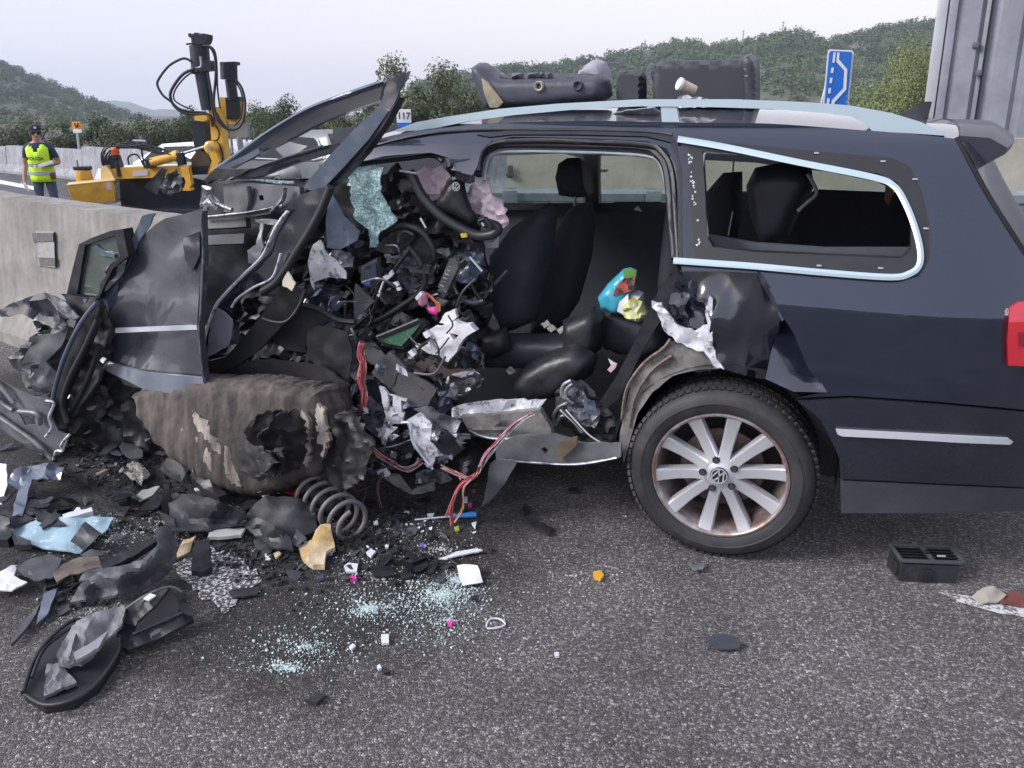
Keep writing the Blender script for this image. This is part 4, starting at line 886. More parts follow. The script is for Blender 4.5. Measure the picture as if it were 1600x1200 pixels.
w('lower_post', Z5([(692, 695), (785, 730), (745, 830), (690, 880), (590, 985), (500, 1050), (360, 1120), (345, 1045), (440, 1020), (520, 930), (600, 830)]), blackp, .86, amp=.008, fr=5, step=10, jag=0, th=.03)
w('lower_post', Z5([(640, 850), (680, 720), (740, 700), (786, 735), (760, 800), (700, 860), (650, 862)]), mat('painted hollow shade', (.008, .008, .01), .5), .875, amp=.006, step=7, jag=0)  # second sheet: shade of the post's hollow put into a near-black colour
wire('post_edge', Z5([(786, 732), (760, 800), (712, 858), (660, 866), (600, 850)]), .005, greymetal, CAR, .89)
w('wheel_liner', Z5([(800, 905), (850, 880), (920, 890), (985, 905), (1002, 1000), (988, 1135), (935, 1120), (880, 1122), (845, 1065), (800, 1010)]), blackp, .82, amp=.02, fr=6, step=9, jag=1)
w('wheel_liner', Z5([(640, 900), (700, 840), (770, 785), (862, 800), (905, 850), (800, 905), (796, 1000), (700, 985), (650, 955)]), blackd, .76, amp=.02, fr=8, step=9, jag=1)
w('undertray', Z5([(340, 1070), (640, 1030), (860, 1055), (995, 1145), (985, 1225), (800, 1240), (640, 1190), (345, 1165)]), blackd, .84, amp=.02, fr=6, step=11, jag=2, th=.01)
# --- scuttle, screen and torn plates
w('torn_plate', Z5([(805, 592), (830, 520), (862, 498), (890, 560), (940, 600), (977, 642), (976, 672), (900, 664), (832, 690), (836, 722), (816, 682)]), whitem, .80, amp=.016, fr=12, step=6, jag=1)
w('scuttle_panel', Z5([(884, 395), (900, 280), (930, 330), (960, 392), (1032, 462), (1022, 502), (950, 542), (890, 532)]), bluegrey, .74, amp=.012, fr=5, step=8, jag=1)
w('scuttle_panel', Z5([(905, 255), (970, 190), (1010, 300), (1012, 405), (960, 388), (925, 320)]), blackp, .55, amp=.02, fr=8, step=8)
w('paint_chip', Z5([(690, 682), (714, 640), (728, 660), (748, 692), (732, 727), (712, 712), (690, 706)]), mat('cream plastic chip', (.55, .52, .42), .6), .96, amp=.004, step=6)
w('windscreen', Z5([(968, 182), (1010, 162), (1085, 168), (1140, 172), (1128, 285), (1160, 340), (1205, 405), (1125, 470), (1112, 532), (1082, 532), (1076, 452), (1008, 402), (1002, 300)]), crazed, .66, amp=.02, fr=6, step=6, jag=3, dense=6, th=.006)
# --- steering wheel, column, airbag
w('column_shroud', Z6([(452, 205), (528, 122), (548, 162), (500, 225), (482, 290), (502, 345), (448, 335)]), blackp, .40, amp=.012, fr=8, step=7, th=.02)
w('column_shroud', Z6([(480, 300), (545, 172), (632, 178), (642, 255), (700, 345), (770, 430), (838, 565), (760, 545), (640, 445), (600, 425), (540, 402)]), blackp, .40, amp=.03, fr=7, step=8, th=.03)
w('dash_frame', Z6([(505, 225), (560, 180), (640, 215), (620, 250), (585, 262), (570, 300)]), mat('grey dash plastic', (.07, .074, .085), .45, 0, .2, 10), .44, amp=.014, fr=10, step=7)
wire('steering_wheel', Z6([(600, 170), (625, 215), (650, 270), (690, 330), (780, 420), (880, 482), (970, 520), (1045, 518), (1085, 495), (1075, 470), (1020, 452), (985, 440)]), .019, mat('worn steering wheel rim', (.035, .037, .043), .4, 0, .1, 10), CAR, .58, 10)
hubo = pad('steering_hub', Z6([(785, 275), (808, 228), (855, 210), (900, 232), (912, 300), (945, 380), (990, 432), (945, 462), (850, 412), (790, 385), (742, 352)]), blackp, .56, .07, 9)
p0 = cy(*Z6([(855, 252)])[0], .603)
roundel('emblem', Matrix.Translation(p0) @ Matrix(((1, 0, 0, 0), (0, 0, 1, 0), (0, -1, 0, 0), (0, 0, 0, 1))) @ Matrix.Rotation(R(158), 4, 'Z'), .0165, MATS['bright badge'], hubo)
abm = dict(amp=.055, fr=19, step=4, jag=1.5, th=.006, smooth=70)
w('driver_airbag', Z6([(650, 168), (690, 140), (745, 150), (800, 134), (842, 200), (792, 270), (772, 322), (722, 332), (690, 290), (656, 232)]), airbag, .50, **abm)
w('driver_airbag', Z6([(905, 322), (935, 250), (960, 215), (1032, 200), (1062, 290), (1112, 330), (1152, 440), (1112, 492), (1040, 462), (1000, 402), (950, 402)]), airbag, .50, **abm)
w('driver_airbag', Z6([(806, 140), (870, 150), (965, 175), (985, 225), (900, 235), (850, 205), (812, 195)]), mat('painted shade airbag cloth', (.22, .20, .21), .8, 0, .3, 16), .46, **abm)  # top airbag piece in a darkened cloth, its shade put into the colour
w('grey_trim_strip', Z6([(962, 240), (966, 172), (1010, 72), (1066, 64), (1042, 142), (1012, 202), (992, 248)]), mat('pale grey trim', (.33, .34, .37), .55, 0, .15, 14), .62, amp=.008, step=7)
w('roof_tear', Z6([(800, 110), (850, 120), (900, 112), (930, 140), (880, 170), (830, 160)]), whitem, .60, amp=.02, fr=18, step=5, jag=2)
w('yellow_tag', Z6([(878, 512), (912, 508), (918, 530), (886, 536)]), plasticm('yellow tag', (.65, .47, .04)), .60, amp=0, step=5, jag=0)
w('paper_scrap', Z6([(925, 545), (1000, 552), (1060, 560), (1100, 515), (1085, 590), (1010, 585), (955, 592)]), mat('dusty white paper', (.55, .57, .56), .85, 0, .15, 20), .40, amp=.015, fr=16, step=6)
wire('column_stalk', Z6([(985, 442), (1020, 432), (1050, 480)]), .010, blackp, CAR, .62); 
for pts in ([(660, 425), (690, 480)], [(985, 430), (1010, 470)], [(1030, 445), (1050, 480)], [(930, 640), (1000, 720)], [(640, 180), (545, 165)]): wire('bright_rod', Z6(pts), .0045, chrome, CAR, .60)
# --- instrument cluster and dash wreckage
wire('cluster_frame', Z6([(428, 545), (470, 500), (560, 468), (650, 492), (712, 560), (735, 640), (700, 712), (640, 765)]), .013, blackp, CAR, .62, 8)
w('cluster_housing', Z6([(430, 550), (560, 475), (650, 500), (600, 590), (560, 600), (500, 640), (425, 600)]), blackp, .58, amp=.03, fr=9, step=7)
w('cluster_housing', Z6([(560, 500), (660, 520), (720, 600), (715, 700), (680, 700), (620, 600), (560, 560)]), blackd, .56, amp=.03, fr=10, step=7)
wire('gauge_ring', Z6([(540, 560), (545, 515), (580, 500), (620, 520)]), .006, greymetal, CAR, .63); wire('dash_loop', Z6([(590, 590), (640, 640), (675, 720), (682, 790), (640, 850), (540, 920), (420, 990), (275, 1035)]), .012, blackp, CAR, .68, 8)
wire('dash_loop', Z6([(600, 600), (520, 705), (440, 835), (395, 940), (300, 1020)]), .009, blackp, CAR, .69); wire('dash_loop', Z6([(0, 905), (100, 930), (200, 985), (300, 1000)]), .012, blackd, CAR, .78)
w('screen_bezel', Z6([(335, 690), (420, 645), (428, 770), (385, 812), (330, 770)]), greymetal, .70, amp=.003, step=7, jag=0, th=.03)
w('screen_glass', Z6([(350, 702), (412, 668), (418, 752), (385, 780), (345, 760)]), mat('dark blue screen', (.02, .035, .07), .1, 0, .2, 10, coat=.8), .712, amp=0, step=7, jag=0)
w('blue_clip', Z6([(345, 780), (382, 772), (378, 800), (350, 798)]), plasticm('blue clip', (.06, .15, .55)), .73, amp=0, step=6)
for px in ([(452, 748), (482, 735), (498, 712), (510, 735), (480, 765), (460, 770)], [(505, 782), (528, 775), (552, 822), (535, 828), (520, 800)], [(418, 850), (440, 838), (430, 862)], [(630, 865), (660, 830), (672, 842), (640, 880)]): w('white_clip', Z6(px), foam, .74, amp=.004, step=5, jag=.5, th=.012)
wire('white_rod', Z6([(432, 838), (458, 768)]), .004, foam, CAR, .745)
w('dash_plate', Z6([(300, 785), (412, 882), (300, 985), (290, 880)]), greymetal, .72, amp=.014, fr=8)
w('dash_plate', Z6([(110, 620), (200, 600), (300, 640), (280, 700), (180, 700)]), bare, .70, amp=.03, fr=14, step=6, jag=2)
rg = random.Random(12)
for k in range(60):   # small broken dash pieces, each its own
    u = 490 + rg.random() * 260; v = 385 + rg.random() * 180
    s = rg.uniform(6, 20); el = rg.uniform(.25, .9); ro = rg.random() * 6.28; q = []
    for a in (0.2, .9, 1.6, 2.3, 3.0, 3.8, 4.4, 5.3): x_ = s * rg.uniform(.35, 1.3) * math.cos(a); y_ = s * el * rg.uniform(.35, 1.3) * math.sin(a); q.append((u + x_ * math.cos(ro) - y_ * math.sin(ro), v + x_ * math.sin(ro) + y_ * math.cos(ro)))
    w('dash_fragment', q, rg.choice([blackp, blackd, greymetal, greymetal, bare, blackp, MATS['grey dash plastic'], bluegrey, MATS['grey dash plastic']]), rg.uniform(.56, .68), amp=.03, fr=18, step=4, ax=rg.uniform(-.8, .8), az=rg.uniform(-.8, .8), th=rg.uniform(.004, .02))
w('heater_grille', Z6([(755, 805), (820, 650), (872, 640), (868, 700), (800, 842)]), greymetal, .66, amp=.003, step=6, jag=0, th=.03)
for k in range(7): a = Z6([(768 + 9 * k, 795 - 21 * k)])[0]; b = Z6([(790 + 9 * k, 805 - 21 * k)])[0]; wire('grille_bar', [a, b], .004, bare, CAR, .68)
wire('pedal_arm', Z6([(850, 745), (842, 800), (880, 870), (950, 893), (1010, 882)]), .012, bare, CAR, .56, 8); wire('pedal_arm', Z6([(995, 885), (1060, 800), (1140, 715)]), .007, greymetal, CAR, .5); wire('pedal_arm', Z6([(880, 640), (905, 720), (960, 830), (1000, 880)]), .010, blackp, CAR, .55)
pad('pink_connector', Z6([(648, 850), (672, 828), (692, 842), (700, 895), (672, 915), (650, 900)]), mat('pink connector', (.60, .25, .36), .5), .70, .03, 6, step=5)
pad('pink_connector', Z6([(700, 922), (745, 912), (766, 935), (748, 965), (715, 945)]), w_mag, .72, .025, 6)
for k in range(6): wire('red_wire', Z6([(690 + 6 * k, 835 + 4 * k), (720 + 5 * k, 870 + 3 * k), (745 + 4 * k, 900), (742 + 5 * k, 940)]), .0022, [w_red, w_org][k % 2], CAR, .74 + .004 * k, 5)
w('circuit_case', Z6([(412, 1088), (500, 1052), (655, 985), (695, 1010), (640, 1080), (565, 1150), (470, 1135)]), blackp, .74, amp=.003, step=8, jag=0, th=.03)
circ_m = mat('green circuit board', (.045, .13, .075), .4, 0, .3, 60, col2=(.25, .32, .26), c2s=120, c2t=.62, c2w=.03)
w('circuit_board', Z6([(442, 1098), (560, 1052), (662, 1008), (610, 1072), (555, 1132), (480, 1118)]), circ_m, .752, amp=.002, step=8, jag=0)
wire('case_rib', Z6([(420, 1080), (520, 1040), (650, 985)]), .007, greymetal, CAR, .76)
# --- torn foam, carpet board, bracket plates
w('foam_block', Z7([(562, 252), (600, 262), (648, 215), (622, 182), (660, 158), (705, 152), (762, 128), (800, 150), (832, 148), (862, 182), (820, 205), (782, 252), (755, 300), (728, 334), (690, 304), (630, 290)]), foam, .78, amp=.014, fr=14, step=6, jag=2, th=.03, holes=[Z7([(640, 225), (665, 215), (690, 270), (672, 275)]), Z7([(735, 190), (780, 200), (760, 225)])])
w('foam_block', Z7([(682, 140), (712, 92), (762, 74), (772, 112), (722, 152)]), foam, .76, amp=.01, step=5, th=.02); w('foam_block', Z7([(528, 285), (545, 272), (568, 295), (550, 312)]), foam, .82, amp=.003, step=5, th=.03); w('foam_block', Z7([(602, 190), (625, 178), (642, 205), (620, 218)]), foam, .80, amp=.003, step=5, th=.03)
carpet = mat('grey insulation board', (.085, .083, .088), .9, 0, .2, 12, bump=.5, bs=150)
w('carpet_board', Z7([(350, 385), (395, 330), (440, 280), (522, 362), (505, 380), (475, 395), (462, 440), (440, 472)]), carpet, .84, amp=.006, fr=8, step=8, th=.012)
w('carpet_board', Z7([(445, 470), (470, 440), (480, 398), (508, 384), (560, 398), (620, 430), (672, 470), (622, 562), (560, 552)]), carpet, .85, amp=.008, fr=8, step=8, th=.012)
w('grey_plate', Z7([(308, 242), (365, 240), (422, 302), (372, 352), (330, 332)]), greymetal, .80, amp=.01, fr=8)
w('rusty_panel', Z7([(540, 330), (640, 308), (722, 370), (855, 365), (790, 400), (655, 422), (600, 392)]), mat('rust red panel', (.13, .055, .045), .55, .2, .3, 12, col2=(.1, .1, .1), c2s=9, c2t=.5), .72, amp=.014, fr=9, step=7)
w('cross_beam', Z7([(658, 425), (760, 395), (862, 372), (886, 420), (840, 470), (800, 532), (640, 538), (668, 470)]), greymetal, .70, amp=.014, fr=8, step=7, th=.02)
wire('beam_edge', Z7([(650, 482), (720, 500), (800, 498)]), .006, bare, CAR, .72); w('painted_glint', Z7([(742, 395), (855, 372), (850, 395), (790, 412)]), whitem, .73, amp=.01, step=5)  # glint along the beam painted as a pale sheet
w('slotted_bracket', Z7([(388, 452), (412, 462), (432, 492), (520, 520), (512, 590), (500, 640), (452, 640), (425, 690), (400, 742), (392, 690), (418, 600)]), whitem, .88, amp=.008, fr=8, step=6, jag=.5, holes=[Z7([(430, 492), (455, 502), (456, 562), (434, 556)]), Z7([(494, 522), (524, 532), (518, 588), (498, 580)])], th=.012)
w('round_plate', Z7([(280, 562), (310, 520), (345, 500), (400, 558), (420, 640), (382, 708), (325, 655)]), bare, .86, amp=.014, fr=10, step=7, holes=[Z7([(360, 580), (395, 575), (400, 600), (370, 615)])])
w('folded_plate', Z7([(520, 622), (590, 580), (652, 640), (642, 722), (705, 792), (664, 800), (650, 862), (560, 762), (545, 690)]), whitem, .94, amp=.02, fr=10, step=6, jag=.8)
w('folded_plate', Z7([(560, 560), (640, 552), (785, 632), (762, 692), (682, 652)]), bare, .90, amp=.02, fr=10, step=6)
wire('bright_edge', Z7([(500, 632), (540, 640), (550, 720), (600, 800), (652, 862)]), .0055, whitem, CAR, .96); wire('bright_edge', Z7([(395, 760), (470, 745), (548, 715)]), .004, bare, CAR, .92)
w('folded_plate', Z7([(430, 650), (475, 660), (440, 690), (415, 745), (400, 730)]), whitem, .92, amp=.01, step=5)
w('crossmember', Z7([(395, 890), (470, 900), (545, 975), (565, 955), (648, 935), (655, 970), (560, 985), (470, 950)]), beige, .94, amp=.012, step=6, th=.02)
w('crossmember', Z7([(560, 890), (640, 860), (720, 880), (740, 920), (650, 930), (570, 930)]), bare, .88, amp=.03, fr=10, step=6, jag=2, th=.02)
w('hole_plate', Z7([(640, 720), (780, 640), (810, 760), (760, 800), (700, 780)]), blackd, .84, amp=.02, step=7)
# --- sill
w('sill_top', Z7([(745, 562), (800, 542), (880, 530), (960, 518), (1205, 524), (1162, 572), (1000, 592), (800, 606), (750, 600)]), whitem, .80, amp=.028, fr=11, step=7, jag=2, th=.012)
w('sill_beam', Z7([(788, 602), (900, 600), (1180, 568), (1232, 652), (1240, 692), (1000, 712), (862, 697), (822, 662)]), beige, .84, amp=.008, fr=6, step=8, th=.03)
for px in ([(890, 615), (1000, 615), (940, 665)], [(820, 650), (1010, 655), (1080, 660), (1080, 668), (850, 668)]): w('sill_rib', Z7(px), beige, .865, amp=.004, step=6, jag=0)
wire('sill_edge', Z7([(830, 668), (900, 700), (1000, 712), (1220, 690)]), .006, bare, CAR, .86)
w('sill_flange', Z7([(962, 742), (1060, 702), (1250, 690), (1380, 735), (1580, 740), (1580, 800), (1358, 838), (1100, 826), (1000, 812), (962, 832)]), mat('dusty grey sill', (.16, .165, .175), .55, .1, .25, 6, col2=(.09, .09, .095), c2s=8), .88, amp=.012, fr=5, step=9, th=.02, holes=[Z7([(1185, 760), (1205, 752), (1222, 768), (1205, 785)])])
wire('sill_edge', Z7([(965, 830), (1000, 812), (1100, 826), (1358, 838), (1560, 805)]), .006, bare, CAR, .90)
w('torn_flap', Z7([(930, 842), (965, 815), (1068, 826), (1010, 930), (960, 990), (885, 1055), (912, 980), (925, 910)]), mat('dull undersheet', (.10, .105, .115), .5, .1, .2, 8), .92, amp=.012, fr=7, step=8, th=.006, az=.3)
w('rust_lump', Z7([(1255, 780), (1290, 720), (1365, 700), (1360, 750), (1280, 815)]), mat('rusty brown lump', (.12, .09, .06), .7, .1, .3, 20), .90, amp=.014, step=6)
# --- latch, cables and crumpled metal before the wheel
for pts in ([(1335, 425), (1295, 450), (1290, 500), (1320, 530), (1270, 560), (1245, 610), (1250, 650)], [(1345, 440), (1310, 470), (1310, 510), (1345, 540)], [(1250, 655), (1290, 600), (1340, 620), (1390, 680)]): wire('bent_bracket', Z7(pts), .008, bare, CAR, .78, 7)
w('latch_metal', [(868, 612), (884, 596), (908, 592), (924, 606), (938, 622), (962, 650), (962, 690), (930, 700), (900, 680), (876, 656)], blackd, .72, amp=.04, fr=14, step=6, jag=2)
w('latch_metal', [(884, 604), (906, 598), (918, 622), (940, 640), (930, 668), (904, 660), (888, 634)], bare, .74, amp=.04, fr=16, step=6, jag=2)
w('latch_metal', [(912, 620), (930, 626), (936, 650), (915, 646)], bluegrey, .80, amp=.02, fr=16, step=6, jag=1)
for k in range(5): wire('black_cable', [(872 + 3 * k, 640), (884 + 4 * k, 650 + 2 * k), (905 + 4 * k, 668 + 3 * k), (935 + 2 * k, 690 + k)], .0032, [w_blk, w_wht, greymetal][k % 3], CAR, .82 + .003 * k, 6)
w('strut_stub', [(950, 560), (962, 568), (958, 576)], foam, .6, step=4, amp=0)
for (u, v) in ((855, 512), (845, 506), (870, 515), (742, 566), (790, 578)): w('cabin_scrap', [(u, v), (u + 9, v - 6), (u + 16, v + 2), (u + 6, v + 7)], mat('pale scrap', (.35, .34, .30), .8), .45, amp=.02, fr=20, step=4)
pad('gear_shroud', [(752, 520), (790, 510), (800, 545), (775, 560), (752, 550)], blackp, .45, .1, 12)
# --- wiring looms
rg = random.Random(5)
def loom(name, path, n, spread, cols, y, r=.0019, zf=Z7):
    P = zf(path); n = int(n * 1.7 + .5); spread *= 1.25
    for k in range(n):
        a = rg.uniform(-1, 1); b = rg.uniform(-1, 1)
        pts = [(u + spread * a * (.4 + .9 * abs(math.sin(i * 1.3 + k))) + rg.uniform(-1, 1), v + spread * b * .7 + rg.uniform(-1, 1), y + rg.uniform(-.02, .02)) for i, (u, v) in enumerate(P)]
        wire(name, pts, r * rg.uniform(.8, 1.2), cols[k % len(cols)], CAR, y, 5, 4)
loom('wire', [(300, 245), (295, 290), (305, 340), (300, 420), (310, 500), (305, 570)], 9, 4.5, [w_red, w_red, w_pink, w_brn], .90)
loom('wire', [(240, 590), (265, 650), (310, 720), (380, 790), (450, 830)], 11, 5.5, [w_pink, w_yel, w_wht, w_brn, w_red, w_blk], .95)
loom('wire', [(245, 585), (200, 620), (150, 640)], 3, 2, [w_pink, w_red], .95); loom('wire', [(240, 600), (190, 650), (140, 735)], 2, 2, [w_brn, w_blk], .95)
loom('wire', [(450, 835), (510, 865), (560, 850), (585, 820)], 7, 4, [w_pink, w_yel, w_wht, w_blk], .97)
loom('wire', [(1140, 592), (1060, 640), (980, 720), (920, 790), (885, 855)], 7, 3.0, [w_red, w_wht, w_pink, w_blk, w_wht], .95)
loom('wire', [(700, 850), (760, 880), (830, 905), (865, 890), (885, 860)], 6, 3, [w_brn, w_pink, w_blk, w_yel], .96)
loom('wire', [(860, 890), (790, 930), (755, 990), (740, 1060), (745, 1150)], 4, 2.5, [w_red, w_pink, w_org], 1.0); loom('wire', [(862, 892), (800, 950), (795, 1050), (750, 1120)], 3, 2.5, [w_org, w_pink, w_yel], 1.0); loom('wire', [(865, 890), (780, 960), (720, 1095)], 2, 2, [w_pink, w_red], 1.0)
wire('copper_pipe', Z7([(275, 720), (245, 800), (250, 880), (265, 965)]), .006, mat('dull copper pipe', (.22, .13, .10), .5, .5), CAR, .98, 6)
loom('wire', [(370, 815), (290, 850), (240, 920), (205, 970)], 2, 2, [w_brn, w_blk], .98); loom('wire', [(400, 880), (340, 940), (260, 975)], 2, 2, [w_blk, w_brn], .99); loom('wire', [(400, 885), (375, 960), (395, 1060), (405, 1140)], 2, 2, [w_brn, w_blk], 1.0)
loom('wire', [(400, 890), (340, 960), (310, 1060)], 2, 3, [w_blk, w_brn], .99)
for (u, v) in ((375, 875), (395, 870), (408, 885), (385, 890), (515, 795), (440, 790), (800, 835)): w('plug', Z7([(u, v), (u + 20, v - 8), (u + 26, v + 10), (u + 5, v + 16)]), foam if u < 430 else bare, .98, amp=.002, step=5, jag=0, th=.015)
for k in range(48):   # torn metal scraps around the footwell
    u = 550 + rg.random() * 190; v = 560 + rg.random() * 185; s = rg.uniform(6, 18); el = rg.uniform(.25, .9); ro = rg.random() * 6.28; q = []
    for a in (0.2, .9, 1.6, 2.3, 3.0, 3.8, 4.4, 5.3): x_ = s * rg.uniform(.35, 1.3) * math.cos(a); y_ = s * el * rg.uniform(.35, 1.3) * math.sin(a); q.append((u + x_ * math.cos(ro) - y_ * math.sin(ro), v + x_ * math.sin(ro) + y_ * math.cos(ro)))
    w('metal_fragment', q, rg.choice([bare, bare, blackp, greymetal, blackd, whitem, greymetal]), rg.uniform(.78, .95), amp=.03, fr=18, step=4, ax=rg.uniform(-1, 1), az=rg.uniform(-1, 1))

rg = random.Random(31)
for k in range(64):   # loose cables and struts hanging through the dash and footwell
    u = 500 + rg.random() * 260; v = 380 + rg.random() * 330; a = rg.random() * 6.28; L = rg.uniform(14, 60); c = rg.uniform(-.5, .5)
    y = rg.uniform(.64, .86); p3 = [(u, v, y), (u + L * .5 * math.cos(a) - L * c * math.sin(a), v + L * .5 * math.sin(a) + L * c * math.cos(a), y + rg.uniform(-.04, .04)), (u + L * math.cos(a), v + L * math.sin(a), y + rg.uniform(-.05, .05))]
    wire(('cable', 'strut')[k % 2], p3, rg.uniform(.002, .0042) if k % 2 == 0 else rg.uniform(.003, .0075), rg.choice([w_blk, w_blk, greymetal, w_wht, bare]) if k % 2 == 0 else rg.choice([greymetal, bare, blackp, blackp, MATS['grey dash plastic']]), CAR, y, 5, 4)
# ================================================================ FOLDED DOOR, WING AND NOSE ON THE LEFT
dz = w('front_door', Z4([(598, 100, -.05), (650, 55, -.03), (690, 30, 0), (780, 8, .0), (834, -8, .02), (840, 200, .03), (826, 480, .04), (830, 520, .04), (856, 772, .03), (720, 755, .06), (600, 735, .05), (440, 655, -.03), (408, 580, -.05), (415, 470, -.06), (480, 390, -.03), (500, 290, -.04), (540, 205, -.06)]), paint_g, 1.0, amp=.010, fr=3.2, step=11, jag=0, th=.012, seed=41, smooth=60)
def on_door(name, px, m, off=.03, **k): return sheet(name, Z4(px), m, CAR, y=1.0 + off, step=8, **k)
on_door('door_strip', [(480, 488, .03), (650, 482, .07), (818, 476, .05), (822, 494, .05), (650, 500, .07), (480, 508, .03)], chrome, 0, th=.012)
on_door('door_skirt', [(440, 628, -.01), (600, 672, .07), (845, 695, .05), (857, 776, .05), (720, 762, .08), (600, 742, .07), (442, 664, -.01)], mat('pale grey door skirt', (.16, .185, .23), .42, 0, .25, 8, col2=(.2, .2, .21), c2s=10, c2t=.62), .012, th=.014)
on_door('door_edge', [(834, -8, .03), (842, 0, .03), (846, 200, .04), (836, 400, .05), (832, 520, .05), (859, 772, .05), (852, 770, .05), (826, 520, .05), (838, 200, .04)], paint_g, .0, th=.03)
wire('door_fold', Z4([(838, 10), (846, 200), (836, 420), (830, 520), (855, 770)]), .0032, bare, CAR, 1.06)
on_door('door_dent', [(765, 110, .02), (832, 84, .04), (834, 180, .045), (802, 252, .03), (770, 200, .02)], dent, .012, amp=.012, fr=10, th=.006, seed=3)
w('door_sliver', Z4([(598, 18), (652, 8), (600, 100), (540, 210), (500, 295), (470, 400), (415, 470), (408, 420), (470, 300), (520, 190)]), bluegrey, .96, amp=.012, fr=6, step=8)
w('door_corner_tear', Z4([(590, 740), (640, 720), (625, 748), (680, 765), (655, 782), (600, 778)]), bare, 1.02, amp=.012, fr=16, step=5)
w('door_inner_skin', Z4([(432, 560), (470, 620), (560, 690), (640, 720), (600, 740), (520, 720), (430, 650), (405, 610)]), mat('dusty underside', (.12, .11, .095), .8, 0, .3, 9), .97, amp=.014)
for q, m_, y_ in (([(60, 500), (130, 470), (196, 400), (214, 440), (172, 560), (112, 640), (80, 640), (70, 580)], dent, .93), ([(16, 560), (60, 520), (120, 500), (152, 522), (112, 612), (60, 616), (36, 600)], greymetal, .98), ([(96, 610), (165, 556), (238, 600), (250, 650), (190, 700), (112, 695)], blackd, .90), ([(84, 682), (160, 640), (246, 615), (262, 680), (236, 716), (170, 724), (104, 718)], blackp, .93), ([(130, 520), (168, 470), (182, 520), (170, 575), (120, 640), (108, 600)], blackp, .99)):
    w('crushed_panel', q, m_, y_, amp=.05, fr=8, step=5, jag=2, smooth=35)
# nose: torn wing panels, frame strips, pressed inner wing
w('window_frame', Z4([(278, 352), (300, 250), (330, 138), (380, 112), (460, 82), (512, 74), (536, 185), (500, 215), (470, 240), (440, 300), (412, 362)]), blackp, 1.0, amp=.004, fr=5, step=8, jag=0, th=.05, holes=[Z4([(322, 346), (338, 240), (356, 142), (478, 100), (500, 188), (464, 228), (436, 282), (405, 354)])])
w('mirror_glass', Z4([(318, 350), (334, 240), (352, 138), (482, 96), (504, 190), (468, 230), (440, 284), (408, 356)]), mat('dark green tinted glass', (.075, .10, .085), .12, 0, .4, 9, coat=.6), .985, amp=.002, step=10, jag=0, th=.01)
w('mirror_ring', Z4([(385, 150), (420, 185), (478, 195), (478, 178), (440, 168), (402, 140)]), bluegrey, .995, amp=.003, step=6)
w('wing_panel', Z4([(412, 335), (448, 228), (542, 178), (502, 292), (482, 390), (415, 462)]), bluegrey, .96, amp=.03, fr=9, step=8, jag=1)
w('wing_panel', Z4([(445, 232), (542, 180), (520, 250), (440, 340), (415, 345)]), dent, .985, amp=.02, fr=9, step=8)
w('wing_panel', Z4([(0, 412), (60, 378), (190, 338), (232, 400), (300, 470), (250, 492), (180, 470), (100, 428), (10, 440)]), dent, 1.05, amp=.045, fr=8, step=8, jag=1.5, seed=9)
w('wing_panel', Z4([(185, 338), (235, 352), (285, 392), (335, 440), (300, 458), (240, 402)]), bare, 1.07, amp=.014, fr=12, step=6, jag=1)
w('wing_panel', Z4([(250, 345), (330, 356), (405, 362), (412, 385), (340, 448), (290, 392)]), blackd, 1.03, amp=.02, step=7, jag=1)
w('wing_panel', Z4([(95, 635), (150, 520), (225, 510), (292, 488), (262, 560), (200, 622)]), greymetal, 1.04, amp=.02, fr=8, step=8, jag=1)
w('wing_panel', Z4([(80, 660), (140, 640), (202, 622), (245, 690), (230, 752), (150, 752), (130, 700)]), paint_g, 1.05, amp=.03, fr=9, step=8, jag=2)
w('frame_profile', Z4([(402, 372), (418, 402), (380, 520), (302, 700), (250, 805), (284, 900), (240, 915), (214, 852), (222, 780), (272, 620), (332, 468)]), blackp, 1.08, amp=.012, fr=6, step=8, jag=.5, th=.03)
wire('frame_lip', Z4([(405, 378), (330, 478), (262, 625), (222, 770), (210, 850), (238, 912)]), .010, bluegrey, CAR, 1.11, 7)
wire('frame_lip', Z4([(410, 450), (350, 580), (290, 700), (262, 800), (285, 880)]), .014, seal, CAR, 1.10, 7); wire('frame_lip', Z4([(415, 560), (370, 690), (300, 830), (282, 868)]), .012, blackp, CAR, 1.07, 7)
w('frame_profile', Z4([(392, 690), (412, 680), (410, 705), (300, 862), (280, 868), (300, 820)]), greymetal, 1.06, amp=.004, step=6, th=.02)
iw = mat('dusty pressed inner wing', (.20, .205, .22), .42, .3, .25, 7, col2=(.09, .09, .1), c2s=9, c2t=.58, bump=.1)
w('inner_wing', Z4([(-60, 640), (0, 700), (60, 740), (130, 765), (228, 790), (212, 900), (292, 932), (266, 1000), (240, 1015), (216, 1042), (130, 985), (0, 905), (-60, 860)]), iw, 1.10, amp=.02, fr=5, step=8, jag=1, holes=[Z4([(85, 840), (150, 850), (160, 885), (110, 890)])])
for pts in ([(-40, 690), (20, 750), (60, 800)], [(-40, 740), (10, 800), (55, 830)], [(80, 835), (155, 845), (165, 890)], [(-40, 830), (60, 900), (150, 965), (218, 1035)]): wire('wing_rib', Z4(pts), .012, iw, CAR, 1.125, 8)
wire('torn_lip', Z4([(190, 790), (225, 800), (205, 860), (215, 905), (190, 940)]), .006, whitem, CAR, 1.13); wire('torn_lip', Z4([(290, 930), (255, 975), (262, 1000), (235, 1000), (222, 1040)]), .006, whitem, CAR, 1.13)
w('nose_tangle', Z4([(230, 910), (290, 860), (400, 700), (470, 730), (480, 800), (420, 880), (320, 935)]), blackd, .95, amp=.06, fr=9, step=8, jag=3)
